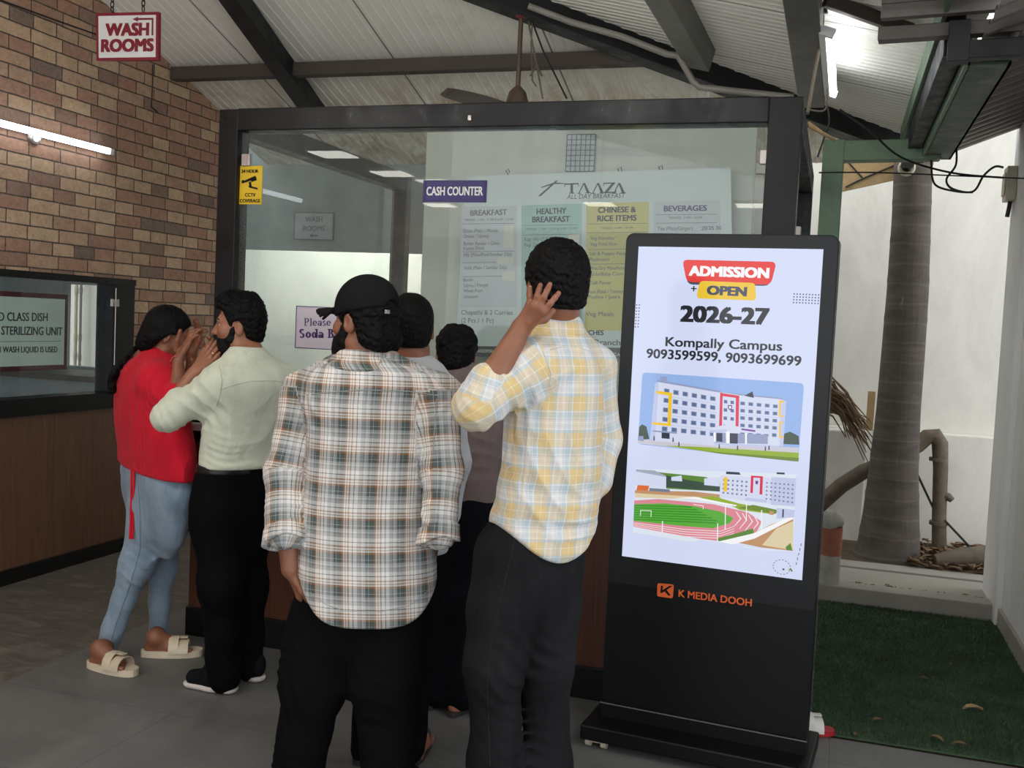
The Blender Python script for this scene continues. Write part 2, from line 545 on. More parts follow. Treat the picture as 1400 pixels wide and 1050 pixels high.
class MB:
    """collects shapes in world coordinates; build() links them as one mesh object"""

    def __init__(s):
        s.v, s.f, s.mi, s.sm = [], [], [], []

    def add(s, verts, faces, mi=0, smooth=False):
        o = len(s.v)
        s.v.extend([tuple(map(float, p)) for p in verts])
        for f in faces:
            s.f.append(tuple(i + o for i in f))
            s.mi.append(mi)
            s.sm.append(smooth)
        return s

    def frame_box(s, c, ax, ay, az, hx, hy, hz, mi=0, bev=0.0):
        c, ax, ay, az = V(c), V(ax), V(ay), V(az)
        if bev <= 0:
            vs = [c + ax * hx * i + ay * hy * j + az * hz * k for k in (-1, 1) for j in (-1, 1) for i in (-1, 1)]
            fs = [(0, 2, 3, 1), (4, 5, 7, 6), (0, 1, 5, 4), (2, 6, 7, 3), (0, 4, 6, 2), (1, 3, 7, 5)]
            return s.add(vs, fs, mi)
        b = min(bev, hx * 0.9, hy * 0.9, hz * 0.9)
        bm = bmesh.new()
        bmesh.ops.create_cube(bm, size=2.0)
        for v in bm.verts:
            v.co = Vector((v.co.x * hx, v.co.y * hy, v.co.z * hz))
        bmesh.ops.bevel(bm, geom=bm.edges[:], offset=b, segments=2, affect='EDGES', profile=0.5)
        bm.verts.ensure_lookup_table()
        vs = [c + ax * v.co.x + ay * v.co.y + az * v.co.z for v in bm.verts]
        for i, v in enumerate(bm.verts):
            v.index = i
        fs = [[v.index for v in f.verts] for f in bm.faces]
        bm.free()
        return s.add(vs, fs, mi)

    def box(s, lo, hi, mi=0, bev=0.0):
        lo, hi = V(lo), V(hi)
        return s.frame_box((lo + hi) / 2, (1, 0, 0), (0, 1, 0), (0, 0, 1), *((hi - lo) / 2), mi=mi, bev=bev)

    def beam(s, p0, p1, w, h, up=(0, 0, 1), mi=0, bev=0.0):
        p0, p1 = V(p0), V(p1)
        d = unit(p1 - p0)
        side = unit(np.cross(d, up))
        u = np.cross(side, d)
        return s.frame_box((p0 + p1) / 2, d, side, u, np.linalg.norm(p1 - p0) / 2, w / 2, h / 2, mi=mi, bev=bev)

    def tube(s, pts, r, n=8, mi=0, caps=True):
        pts = [V(p) for p in pts]
        rs = r if hasattr(r, '__len__') else [r] * len(pts)
        vs, fs = [], []
        pr = None
        for i, p in enumerate(pts):
            d = unit(pts[min(i + 1, len(pts) - 1)] - pts[max(i - 1, 0)])
            if pr is None:
                pr = unit(np.cross(d, (0, 0, 1) if abs(d[2]) < 0.9 else (1, 0, 0)))
            a = unit(pr - d * (pr @ d))
            pr = a
            b = np.cross(d, a)
            for k in range(n):
                t = 2 * math.pi * k / n
                vs.append(p + rs[i] * (math.cos(t) * a + math.sin(t) * b))
        for i in range(len(pts) - 1):
            for k in range(n):
                k2 = (k + 1) % n
                fs.append((i * n + k, i * n + k2, (i + 1) * n + k2, (i + 1) * n + k))
        if caps:
            fs.append(tuple(range(n - 1, -1, -1)))
            fs.append(tuple(range((len(pts) - 1) * n, len(pts) * n)))
        return s.add(vs, fs, mi, True)

    def lathe(s, base, prof, n=24, mi=0, axis=(0, 0, 1), cap=True):
        base, az = V(base), unit(axis)
        ax = unit(np.cross(az, (0, 1, 0) if abs(az[1]) < 0.9 else (1, 0, 0)))
        ay = np.cross(az, ax)
        vs, fs = [], []
        for (r, h) in prof:
            for k in range(n):
                t = 2 * math.pi * k / n
                vs.append(base + az * h + r * (math.cos(t) * ax + math.sin(t) * ay))
        for i in range(len(prof) - 1):
            for k in range(n):
                k2 = (k + 1) % n
                fs.append((i * n + k, i * n + k2, (i + 1) * n + k2, (i + 1) * n + k))
        if cap:
            fs.append(tuple(range(n - 1, -1, -1)))
            fs.append(tuple(range((len(prof) - 1) * n, len(prof) * n)))
        return s.add(vs, fs, mi, True)

    def slab(s, pts, nrm, th, mi=0):
        """closed polygon with thickness th along nrm (pts lie on the front)"""
        pts = [V(p) for p in pts]
        n = unit(nrm)
        k = len(pts)
        vs = pts + [p - n * th for p in pts]
        fs = [tuple(range(k)), tuple(range(2 * k - 1, k - 1, -1))]
        for i in range(k):
            j = (i + 1) % k
            fs.append((i, i + k, j + k, j))
        return s.add(vs, fs, mi)

    def build(s, name, mats, parent=None, origin=None):
        me = bpy.data.meshes.new(name)
        org = V(parent['_org']) if parent is not None else (V(origin) if origin is not None else np.zeros(3))
        me.from_pydata([tuple(V(p) - org) for p in s.v], [], s.f)
        for m in (mats if isinstance(mats, (list, tuple)) else [mats]):
            me.materials.append(m)
        me.polygons.foreach_set('material_index', s.mi)
        me.polygons.foreach_set('use_smooth', s.sm)
        bm = bmesh.new()
        bm.from_mesh(me)
        bmesh.ops.recalc_face_normals(bm, faces=bm.faces[:])
        bm.to_mesh(me)
        bm.free()
        if any(s.sm):
            try:
                me.set_sharp_from_angle(angle=R(42))
            except Exception:
                pass
        return link(me, name, parent, org)


def link(me, name, parent, org):
    o = bpy.data.objects.new(name, me)
    COL.objects.link(o)
    if parent is not None:
        o.parent = parent['_o']
        org = parent['_org']
    else:
        o.location = tuple(org)
    return P_(o, org)


class P_:
    """an object and the world origin its mesh is measured from"""

    def __init__(s, o, org):
        s.o, s.org = o, V(org)

    def __getitem__(s, k):
        return {'_org': s.org, '_o': s.o}[k]


def tag(p, label=None, cat=None, group=None, kind=None):
    o = p.o
    for k, v in (('label', label), ('category', cat), ('group', group), ('kind', kind)):
        if v:
            o[k] = v
    return p


def thing(name, loc, label, cat, group=None):
    o = bpy.data.objects.new(name, None)
    o.empty_display_size = 0.05
    COL.objects.link(o)
    o.location = tuple(V(loc))
    return tag(P_(o, loc), label, cat, group)


def struct(name, mb, mats):
    return tag(mb.build(name, mats), kind='structure')


# ------------------------------------------------------------------ flat signs and lettering
_txt_cache = {}

def text_outline(txt, bold):
    bold, key = 0.0, txt
    if key in _txt_cache:
        return _txt_cache[key]
    cu = bpy.data.curves.new('t', 'FONT')
    cu.body = txt
    cu.size = 1.0
    cu.resolution_u = 3
    ob = bpy.data.objects.new('t', cu)
    COL.objects.link(ob)
    dg = bpy.context.evaluated_depsgraph_get()
    dg.update()
    ev = ob.evaluated_get(dg)
    me = ev.to_mesh()
    vs = np.array([tuple(v.co) for v in me.vertices]) if len(me.vertices) else np.zeros((0, 3))
    fs = [tuple(p.vertices) for p in me.polygons]
    ev.to_mesh_clear()
    bpy.data.objects.remove(ob)
    bpy.data.curves.remove(cu)
    _txt_cache[key] = (vs, fs)
    return vs, fs


class Plane:
    """a flat board in the place; P(px,py) gives the measured point on it"""

    def __init__(s, o, xa, za):
        s.o, s.x, s.z = V(o), unit(xa), unit(za)
        s.n = np.cross(s.x, s.z)            # right x up = away from the viewer
        s.n = -s.n if s.n @ (CC - s.o) < 0 else s.n

    def P(s, px, py, lift=0.0):
        d = ray(px, py)
        t = ((s.o - CC) @ s.n) / (d @ s.n)
        return CC + d * t + s.n * lift

    def L(s, a, b, lift=0.0):
        return s.o + s.x * a + s.z * b + s.n * lift


CAPH = {}


def lettering(pl, parent, txt, p0, p1, cap, mat, bold=0.0, lift=0.003, th=0.002, slant=0.0, name='lettering', desc=False):
    """txt set from baseline pixel p0 to baseline pixel p1, capitals cap pixels high"""
    a, b = pl.P(*p0), pl.P(*p1)
    up = pl.P(p0[0], p0[1] - cap)
    h = np.linalg.norm(up - a)
    vs, fs = text_outline(txt, bold)
    if not len(vs):
        return None
    x0, x1 = vs[:, 0].min(), vs[:, 0].max()
    caps = [c for c in txt if c.isupper() or c.isdigit()]
    if bold not in CAPH:
        hv = text_outline('H', bold)[0]
        CAPH[bold] = hv[:, 1].max() - hv[:, 1].min()
    sy = h / CAPH[bold]
    xd = unit(b - a)
    zd = unit(pl.z - xd * (pl.z @ xd))
    sx = np.linalg.norm(b - a) / (x1 - x0)
    lx = (vs[:, 0] - x0) * sx + slant * vs[:, 1] * sy
    ly = vs[:, 1] * sy
    top = a[None] + lx[:, None] * xd + ly[:, None] * zd + pl.n * lift
    bot = top - pl.n * th
    n = len(vs)
    mb = MB()
    faces = [f for f in fs]
    if bold:                        # heavier strokes: the outline repeated a hair to each side
        e = bold * 1.15
        extra = []
        for q, (dx, dy) in enumerate(((-e, -e * .6), (e, -e * .6), (-e, e * .6), (e, e * .6))):
            extra.append(top + dx * sx * xd - 0 + dy * sy * zd - pl.n * (q + 1) * .00001)
        ex_faces = [tuple(i + 2 * n + q * n for i in f) for q in range(4) for f in fs]
    # boundary edges give the thickness
    cnt = {}
    for f in fs:
        for i in range(len(f)):
            e = (f[i], f[(i + 1) % len(f)])
            k = (min(e), max(e))
            cnt[k] = cnt.get(k, 0) + 1
    sides = [(k[0], k[1], k[1] + n, k[0] + n) for k, c in cnt.items() if c == 1]
    mb.v = [tuple(p) for p in np.vstack([top, bot] + (extra if bold else []))]
    mb.f = faces + sides + (ex_faces if bold else [])
    mb.mi = [0] * len(mb.f)
    mb.sm = [False] * len(mb.f)
    return raw(mb, name, mat, parent)


def raw(mb, name, mats, parent):
    me = bpy.data.meshes.new(name)
    me.from_pydata([tuple(V(p) - parent['_org']) for p in mb.v], [], mb.f)
    for m in (mats if isinstance(mats, (list, tuple)) else [mats]):
        me.materials.append(m)
    me.polygons.foreach_set('material_index', mb.mi)
    me.polygons.foreach_set('use_smooth', mb.sm)
    return link(me, name, parent, None)


def quadpx(mb, pl, pts, th=0.002, lift=0.0, mi=0):
    return mb.slab([pl.P(x, y, lift) for x, y in pts], pl.n, th, mi)


def rectpx(mb, pl, x0, y0, x1, y1, th=0.002, lift=0.0, mi=0):
    """upright rectangle on the board whose top-left and bottom-right pixels are given"""
    a, b = pl.P(x0, y0), pl.P(x1, y1)
    la = ((a - pl.o) @ pl.x, (a - pl.o) @ pl.z)
    lb = ((b - pl.o) @ pl.x, (b - pl.o) @ pl.z)
    return mb.slab([pl.L(la[0], lb[1], lift), pl.L(lb[0], lb[1], lift), pl.L(lb[0], la[1], lift), pl.L(la[0], la[1], lift)], pl.n, th, mi)


# ------------------------------------------------------------------ soft solids: blended rounded volumes turned into one surface
class Soft:
    def __init__(s, h):
        s.h = h
        s.ops = []

    def _op(s, fn, lo, hi, k, op):
        s.ops.append((fn, V(lo), V(hi), k, op))

    def cap(s, a, b, ra, rb=None, k=0.02, flat=None, op='u'):
        a, b = V(a), V(b)
        rb = ra if rb is None else rb
        ab = b - a
        L2 = max(1e-12, float(ab @ ab))
        fl = None
        if flat is not None:
            fl = (unit(flat[0]), 1.0 / flat[1] ** 2 - 1.0)

        def fn(x, y, z):
            px, py, pz = x - a[0], y - a[1], z - a[2]
            t = np.clip((px * ab[0] + py * ab[1] + pz * ab[2]) / L2, 0, 1)
            qx, qy, qz = px - t * ab[0], py - t * ab[1], pz - t * ab[2]
            d2 = qx * qx + qy * qy + qz * qz
            if fl is not None:
                n, e = fl
                w = qx * n[0] + qy * n[1] + qz * n[2]
                d2 = d2 + e * w * w
            return np.sqrt(d2) - (ra + t * (rb - ra))
        m = max(ra, rb)
        s._op(fn, np.minimum(a, b) - m, np.maximum(a, b) + m, k, op)
        return s

    def chain(s, pts, rs, k=0.02, flat=None):
        for i in range(len(pts) - 1):
            s.cap(pts[i], pts[i + 1], rs[i], rs[i + 1], k, flat)
        return s

    def ell(s, c, r, M=None, k=0.02, op='u'):
        c, r = V(c), V(r)
        M = np.eye(3) if M is None else np.asarray(M)      # columns = local axes
        m = np.abs(M) @ r

        def fn(x, y, z):
            px, py, pz = x - c[0], y - c[1], z - c[2]
            k0 = k1 = 0
            for i in range(3):
                q = (px * M[0, i] + py * M[1, i] + pz * M[2, i])
                k0 = k0 + (q / r[i]) ** 2
                k1 = k1 + (q / r[i] ** 2) ** 2
            k0, k1 = np.sqrt(k0), np.sqrt(k1) + 1e-9
            return k0 * (k0 - 1) / k1
        s._op(fn, c - m, c + m, k, op)
        return s

    def loft(s, st, k=0.03, p=2.3, op='u'):
        """stations (x, y, z, rx, ry, angle) with rising z: an upright lofted trunk"""
        st = sorted(st, key=lambda q: q[2])
        A = np.array(st, float)
        zz = np.linspace(A[0, 2], A[-1, 2], 120)
        C = [smooth_interp(zz, A[:, 2], A[:, i]) for i in (0, 1, 3, 4, 5)]
        z0, z1 = A[0, 2], A[-1, 2]

        def fn(x, y, z):
            zc = np.clip(z, z0, z1)
            cx, cy, rx, ry, an = [np.interp(zc, zz, c) for c in C]
            px, py = x - cx, y - cy
            ca, sa = np.cos(an), np.sin(an)
            u = (px * ca + py * sa) / rx
            v = (-px * sa + py * ca) / ry
            q = (np.abs(u) ** p + np.abs(v) ** p) ** (1.0 / p)
            d = (q - 1) * np.minimum(rx, ry)
            dz = np.maximum(z0 - z, z - z1)
            return np.maximum(d, dz)
        m = max(A[:, 3].max(), A[:, 4].max())
        s._op(fn, (A[:, 0].min() - m, A[:, 1].min() - m, z0), (A[:, 0].max() + m, A[:, 1].max() + m, z1), k, op)
        return s

    def cut(s, fn, lo, hi, k=0.004):
        """keep only where fn <= 0"""
        s._op(fn, lo, hi, k, 'i')
        return s

    def disp(s, fn, lo, hi):
        s._op(fn, lo, hi, 0, 'd')
        return s

    def solve(s):
        h = s.h
        us = [o for o in s.ops if o[4] == 'u']
        lo = np.min([o[1] for o in us], axis=0) - 0.03
        hi = np.max([o[2] for o in us], axis=0) + 0.03
        n = np.ceil((hi - lo) / h).astype(int) + 1
        ax = [(lo[i] + h * np.arange(n[i])).astype(np.float32) for i in range(3)]
        D = np.full(n, 0.25, np.float32)
        for fn, a, b, k, op in s.ops:
            pad = (k + 3 * h) if op in 'us' else 3 * h
            i0 = np.clip(np.floor((a - pad - lo) / h).astype(int), 0, n)
            i1 = np.clip(np.ceil((b + pad - lo) / h).astype(int) + 1, 0, n)
            if np.any(i1 <= i0):
                continue
            sl = tuple(slice(i0[i], i1[i]) for i in range(3))
            x = ax[0][sl[0]][:, None, None]
            y = ax[1][sl[1]][None, :, None]
            z = ax[2][sl[2]][None, None, :]
            d = fn(x, y, z).astype(np.float32)
            cur = D[sl]
            if op == 'u':
                hh = np.clip(k - np.abs(cur - d), 0, None) / max(k, 1e-6)
                D[sl] = np.minimum(cur, d) - hh * hh * k * 0.25
            elif op == 's':
                d = -d
                hh = np.clip(k - np.abs(cur - d), 0, None) / max(k, 1e-6)
                D[sl] = np.maximum(cur, d) + hh * hh * k * 0.25
            elif op == 'i':
                hh = np.clip(k - np.abs(cur - d), 0, None) / max(k, 1e-6)
                D[sl] = np.maximum(cur, d) + hh * hh * k * 0.25
            else:
                D[sl] = cur + d
        D[0], D[-1], D[:, 0], D[:, -1], D[:, :, 0], D[:, :, -1] = (0.2,) * 6
        return D, lo

    def build(s, name, mat, parent, uv=None):
        D, lo = s.solve()
        verts, quads = surface_nets(D, lo, s.h)
        me = bpy.data.meshes.new(name)
        me.vertices.add(len(verts))
        me.vertices.foreach_set('co', (verts - parent['_org']).astype(np.float32).ravel())
        me.loops.add(len(quads) * 4)
        me.loops.foreach_set('vertex_index', quads.astype(np.int32).ravel())
        me.polygons.add(len(quads))
        me.polygons.foreach_set('loop_start', (np.arange(len(quads)) * 4).astype(np.int32))
        me.polygons.foreach_set('use_smooth', np.ones(len(quads), bool))
        me.update(calc_edges=True)
        me.materials.append(mat)
        if uv is not None:
            a = me.attributes.new('cloth_uv', 'FLOAT_VECTOR', 'POINT')
            q = np.zeros((len(verts), 3), np.float32)
            q[:, :2] = uv(verts)
            a.data.foreach_set('vector', q.ravel())
        return link(me, name, parent, None)


def smooth_interp(x, xp, fp):
    """monotone cubic through the points"""
    xp, fp = V(xp), V(fp)
    if len(xp) < 3:
        return np.interp(x, xp, fp)
    h = np.diff(xp)
    dl = np.diff(fp) / h
    m = np.zeros(len(xp))
    for i in range(1, len(xp) - 1):
        if dl[i - 1] * dl[i] > 0:
            m[i] = 2 * dl[i - 1] * dl[i] / (dl[i - 1] + dl[i])
    m[0], m[-1] = dl[0], dl[-1]
    i = np.clip(np.searchsorted(xp, x) - 1, 0, len(xp) - 2)
    t = (x - xp[i]) / h[i]
    return ((2 * t ** 3 - 3 * t ** 2 + 1) * fp[i] + (t ** 3 - 2 * t ** 2 + t) * h[i] * m[i] +
            (-2 * t ** 3 + 3 * t ** 2) * fp[i + 1] + (t ** 3 - t ** 2) * h[i] * m[i + 1])


def surface_nets(D, lo, h):
    S = D < 0
    n = np.array(D.shape)
    c = np.zeros(n - 1, np.int8)
    for i in (0, 1):
        for j in (0, 1):
            for k in (0, 1):
                c += S[i:n[0] - 1 + i, j:n[1] - 1 + j, k:n[2] - 1 + k]
    act = (c > 0) & (c < 8)
    idx = np.argwhere(act)
    N = len(idx)
    num = np.full(n - 1, -1, np.int32)
    num[act] = np.arange(N)
    acc = np.zeros((N, 3))
    cn = np.zeros(N)
    corners = [(i, j, k) for i in (0, 1) for j in (0, 1) for k in (0, 1)]
    val = {q: D[idx[:, 0] + q[0], idx[:, 1] + q[1], idx[:, 2] + q[2]] for q in corners}
    for a in corners:
        for axn in range(3):
            if a[axn] == 0:
                b = list(a)
                b[axn] = 1
                b = tuple(b)
                da, db = val[a], val[b]
                mk = (da < 0) != (db < 0)
                t = np.where(mk, da / np.where(mk, da - db, 1), 0)
                p = np.array(a, float)[None] + t[:, None] * (np.array(b) - np.array(a))[None]
                acc[mk] += p[mk]
                cn[mk] += 1
    verts = lo + h * (idx + acc / np.maximum(cn, 1)[:, None])
    quads = []
    for axn in range(3):
        o1, o2 = [(1, 2), (2, 0), (0, 1)][axn]
        s0 = [slice(None)] * 3
        s1 = [slice(None)] * 3
        s0[axn] = slice(0, n[axn] - 1)
        s1[axn] = slice(1, n[axn])
        A, B = S[tuple(s0)], S[tuple(s1)]
        e = np.argwhere(A != B)
        e = e[(e[:, o1] > 0) & (e[:, o2] > 0) & (e[:, o1] < n[o1] - 1) & (e[:, o2] < n[o2] - 1)]
        if not len(e):
            continue
        ins = A[e[:, 0], e[:, 1], e[:, 2]]

        def cell(d1, d2):
            q = e.copy()
            q[:, o1] -= d1
            q[:, o2] -= d2
            return num[q[:, 0], q[:, 1], q[:, 2]]
        q = np.stack([cell(1, 1), cell(0, 1), cell(0, 0), cell(1, 0)], 1)
        q[~ins] = q[~ins][:, ::-1]
        quads.append(q)
    return verts, np.vstack(quads)


# ------------------------------------------------------------------ room shell
XL, YF = -4.23, 4.06
ZB = lambda y: 4.90 - 0.313 * y               # back slope of the roof
ZS = lambda x: 2.879 - 0.242 * x              # side slope of the roof
HY = lambda x: (4.90 - 2.879 + 0.242 * x) / 0.313   # hip line

struct('floor', MB().box((-7.5, -6, -.05), (.02, 9.2, 0)).box((.02, -6, -.05), (3, 4.06, 0)), M['floor'])
struct('ground', MB().box((.02, 4.06, -.06), (3, 9.2, -.012)), M['soil'])

# left wall with the dish room window
wy0, wy1, wz0, wz1 = 2.2, 5.345, .93, 1.705
mb = MB()
mb.box((XL - .12, -2.5, wz1), (XL, 6.35, 3.95)).box((XL - .12, -2.5, wz0), (XL, wy0, wz1)).box((XL - .12, wy1, wz0), (XL, 6.35, wz1))
mb2 = MB().box((XL - .12, -2.5, 0), (XL, 6.35, wz0))
struct('wall_left', mb, M['brick'])
struct('wall_left_panelling', mb2, M['wood'])
struct('baseboard_left', MB().box((XL, -2.5, 0), (XL + .018, 6.36, .083)), M['skirting'])

t = thing('dish_room_window', (XL, 4.0, wz0), 'black framed service window in the brick wall with the dish room notice behind its pane', 'window')
mb = MB()
mb.box((XL - .11, wy0, wz1 - .03), (XL + .02, wy1, wz1 + .008)).box((XL - .11, wy0, wz0 - .012), (XL + .025, wy1, wz0 + .085))
mb.box((XL - .11, wy1 - .20, wz0), (XL + .012, wy1, wz1))
mb.build('frame', M['black_gloss'], t)
MB().box((XL - .05, wy0, wz0 + .085), (XL - .042, wy1 - .20, wz1 - .03)).build('pane', M['glass_side'], t)
mb = MB()
c = atx(156, 414, XL + .014)
mb.box(c - (.002, .03, .022), c + (.014, .03, .022)).tube([c + (.012, 0, .09), c + (.012, 0, -.38)], .003, 6)
mb.build('lock', M['steel'], t)

# dish room notice behind the pane
pl = Plane((XL - .06, 4.5, 1.3), (0, 1, 0), (0, 0, 1))
a0, a1 = pl.P(93, 403), pl.P(89, 505)
t = thing('dish_room_notice', (XL - .06, a1[1], a1[2]), 'dark red edged pale notice about the dish sterilizing unit behind the left pane', 'notice')
zt, zb_ = a0[2], a1[2]
yr = a0[1]
mb = MB()
mb.slab([pl.L(-1.1, zb_ - 1.3), pl.L(yr - 4.5, zb_ - 1.3), pl.L(yr - 4.5, zt - 1.3), pl.L(-1.1, zt - 1.3)], pl.n, .012)
mb.build('board', M['maroon_dark'], t)
mb = MB()
mb.slab([pl.L(-1.06, zb_ - 1.3 + .028, .001), pl.L(yr - 4.5 - .024, zb_ - 1.3 + .028, .001), pl.L(yr - 4.5 - .024, zt - 1.3 - .028, .001), pl.L(-1.06, zt - 1.3 - .028, .001)], pl.n, .002)
mb.build('face', M['pale_board'], t)
lettering(pl, t, 'D CLASS DISH', (-2, 438.5), (64.5, 439), 11.5, M['dark_ink'], .012)
lettering(pl, t, 'STERILIZING UNIT', (1.5, 457.5), (84.5, 458.3), 11.5, M['dark_ink'], .012)
lettering(pl, t, 'H WASH LIQUID IS USED', (-4, 482), (78, 481.5), 8.2, M['dark_ink'], .008)
mb = MB()
quadpx(mb, pl, [(-5, 466.8), (83, 466.2), (83, 466.9), (-5, 467.5)], .001, .002)
mb.build('rule', M['grey_ink'], t)

# dish room behind the left wall
mb = MB()
yk = 6.3
o0, o1 = at(87, 388, yk), at(137, 503, yk)
mb.box((-7.5, yk, 0), (o0[0], yk + .08, 3.2)).box((o1[0], yk, 0), (XL - .12, yk + .08, 3.2))
mb.box((o0[0], yk, o0[2]), (o1[0], yk + .08, 3.2)).box((o0[0], yk, 0), (o1[0], yk + .08, o1[2]))
struct('wall_dish_room', mb, M['grey_wall'])
struct('wall_dish_room_left', MB().box((-7.5, 1.0, 0), (-7.42, yk, 3.2)), M['grey_wall'])
struct('ceiling_dish_room', MB().box((-7.5, 1.0, 2.5), (XL - .12, yk, 2.56)), M['grey_wall'])
t = thing('dish_room_worktop', (-5.2, yk - .3, 0), 'grey worktop at the back of the dish room seen under the bright opening', 'worktop')
mb = MB().box((-7.3, yk - .6, o1[2] - .06), (XL - .2, yk - .01, o1[2] - .02))
mb.build('top', M['grey_beam'], t)
MB().box((-7.3, yk - .56, 0), (XL - .2, yk - .01, o1[2] - .06)).build('base', M['grey_wall'], t)

# rear of the place
mb = MB()
l0 = at(440, 343, 7.04)
mb.box((-9, 7.04, l0[2]), (-2.45, 7.12, 2.9))
struct('wall_rear_lintel', mb, M['grey_wall'])
struct('wall_boundary', MB().box((-9.5, 8.0, -.05), (3, 8.15, 3.5)), M['yard_wall'])
bz = at(1145, 583, 7.9)[2]
struct('wall_boundary_plinth', MB().box((-2.0, 7.9, -.05), (3, 8.0, bz), 0, .01).box((-2.0, 7.72, -.05), (.26, 7.9, bz - .012), 0, .01), M['yard_wall'])

# roof: ribbed panels on two slopes meeting at a hip


def ribbed(name, axis, mat):
    vs, fs = [], []
    pitch = .0625
    prof = [(0, 0), (.006, .004), (.012, .004), (.018, 0)]
    if axis == 'X':
        lo, hi = XL - .1, .46
    else:
        lo, hi = -2.0, 6.82
    n = int((hi - lo) / pitch) + 1
    cols = []
    for i in range(n):
        for dx, dz in prof:
            q = lo + i * pitch + dx
            if q < hi:
                cols.append((q, dz))
    for q, dz in cols:
        if axis == 'X':
            y0 = max(HY(q), 3.0)
            y1 = 7.02
            if y0 > y1 - .02:
                y0 = y1 - .02
            vs += [(q, y0, ZB(y0) - dz), (q, y1, ZB(y1) - dz)]
        else:
            x0 = max(XL - .1, (0.313 * q - (4.90 - 2.879)) / 0.242)
            x1 = .46
            vs += [(x0, q, ZS(x0) - dz), (x1, q, ZS(x1) - dz)]
    k = len(cols)
    vs2 = [(x, y, z + .05) for x, y, z in vs]
    for i in range(k - 1):
        fs.append((2 * i, 2 * i + 1, 2 * i + 3, 2 * i + 2))
        fs.append((2 * k + 2 * i, 2 * k + 2 * i + 2, 2 * k + 2 * i + 3, 2 * k + 2 * i + 1))
    mb = MB()
    mb.add(vs + vs2, fs)
    struct(name, mb, mat)


ribbed('ceiling_back_slope', 'X', M['ceil_back'])
ribbed('ceiling_side_slope', 'Y', M['ceil_side'])


def onslope(x, y, side, off=0.0):
    d = ray(x, y)
    if side:
        t_ = (2.879 - off - CAM_H) / (d[2] + .242 * d[0])
    else:
        t_ = (4.90 - off - CAM_H) / (d[2] + .313 * d[1])
    return CC + d * t_


def beam_thing(p0, p1, w, h, mat, label, cat='roof beam', up=(0, 0, 1)):
    mb = MB().beam(p0, p1, w, h, up, 0, .004)
    return tag(mb.build('roof_beam', M[mat], None, (V(p0) + V(p1)) / 2), label, cat)


nb = unit((0, .313, 1))
ns = unit((.242, 0, 1))
# rafter down the back slope
r0, r1 = onslope(322, 0, 0, .07), onslope(428, 150, 0, .07)
r1 = r0 + (r1 - r0) * 1.12
r0 = r0 + (r0 - r1) * .5
beam_thing(r0, r1, .115, .11, 'black_beam', 'black roof rafter running diagonally down to the top of the booth on the left', up=nb)
# purlin along the wall
p0 = onslope(237, 95, 0, .06)
p1 = onslope(925, 70, 0, .06)
p0[0], p1[0] = XL + .01, -.98
p0[1] = p1[1] = 5.68
p0[2] = p1[2] = ZB(5.68) - .055
mb = MB().box((p0[0], 5.64, p0[2] - .04), (p1[0], 5.72, p0[2] + .04), 0, .003)
tag(mb.build('roof_beam', M['brown_beam'], None, (-2.6, 5.68, p0[2])), 'long dusty brown cross beam under the back ceiling behind the fan', 'roof beam')
# hip rafter
h0, h1 = V((-2.6, HY(-2.6), 0)), V((.42, HY(.42), 0))
h0[2], h1[2] = ZS(-2.6) - .06, ZS(.42) - .06
beam_thing(h0, h1, .13, .13, 'black_beam', 'heavy black hip rafter where the two ceiling slopes meet, reaching the booth corner')
# jack rafter
j0, j1 = onslope(897, -30, 1, .06), onslope(958, 80, 1, .06)
beam_thing(j0, j1, .13, .12, 'grey_beam', 'short grey rafter dropping onto the black hip rafter above the booth', up=ns)
# eave beam in depth
mb = MB().box((-.262, 1.0, 2.76), (-.135, 5.62, 2.90), 0, .004)
tag(mb.build('roof_beam', M['grey_beam'], None, (-.2, 3.5, 2.83)), 'thick worn grey beam running over the right end of the booth beside the tube light', 'roof beam')
beam_thing((.337, 3.99, 2.66), (.337, 6.5, 2.66), .07, .15, 'black_beam', 'black edge beam beside the dark green gutter')
mb = MB().box((.285, 3.4, 2.70), (.30, 6.45, 2.82))
tag(mb.build('roof_flashing', M['green_paint'], None, (.32, 4.2, 2.76)), 'pale green flashing strip along the ceiling edge left of the gutter', 'flashing')
d0, d1 = onslope(1128, 0, 1, .03), onslope(1246, 42, 1, .03)
beam_thing(d0, d1, .04, .05, 'brown_beam', 'thin dark bar crossing the bright ceiling above the right tube light', up=ns)
# rear eave bars beyond the hip
ez = at(1200, 181, 6.77)[2]
MBx = MB().box((-.1, 6.75, ez - .04), (.45, 6.8, ez + .04), 0)
tag(MBx.build('roof_beam', M['brown_beam'], None, (.25, 6.77, ez)), 'dark brown eave bar behind the green downpipe elbow', 'roof beam')

# ------------------------------------------------------------------ booth
booth = thing('cash_counter_booth', (-1.5, YF + .6, 0), 'black framed glass cash counter booth with a wooden front', 'booth')
YR = 5.97
xl, xr = -2.765, -.178
mb = MB().box((xl, YF, 0.9), (xl + .1, YF + .1, 2.47), 0, .004)
mb.build('post', M['black_gloss'], booth)
mb = MB().box((xr - .125, YF, 0.9), (xr, YF + .1, 2.47), 0, .004)
mb.build('post', M['black_gloss'], booth)
MB().box((xl, YR, 0), (xl + .1, YR + .08, 2.47), 0, .004).build('post', M['black_gloss'], booth)
MB().box((xr - .1, YR, 0), (xr, YR + .08, 2.47), 0, .004).build('post', M['black_gloss'], booth)
MB().box((xl + .1, YF - .004, 2.372), (xr - .125, YF + .1, 2.472), 0, .004).build('top_rail', M['black_gloss'], booth)
MB().box((xl + .01, YF + .1, 2.36), (xl + .10, YR, 2.47), 0, .004).build('top_rail', M['black_beam'], booth)
MB().box((xr - .09, YF + .1, 2.36), (xr, YR, 2.47), 0, .004).build('top_rail', M['black_beam'], booth)
gb = 1.237
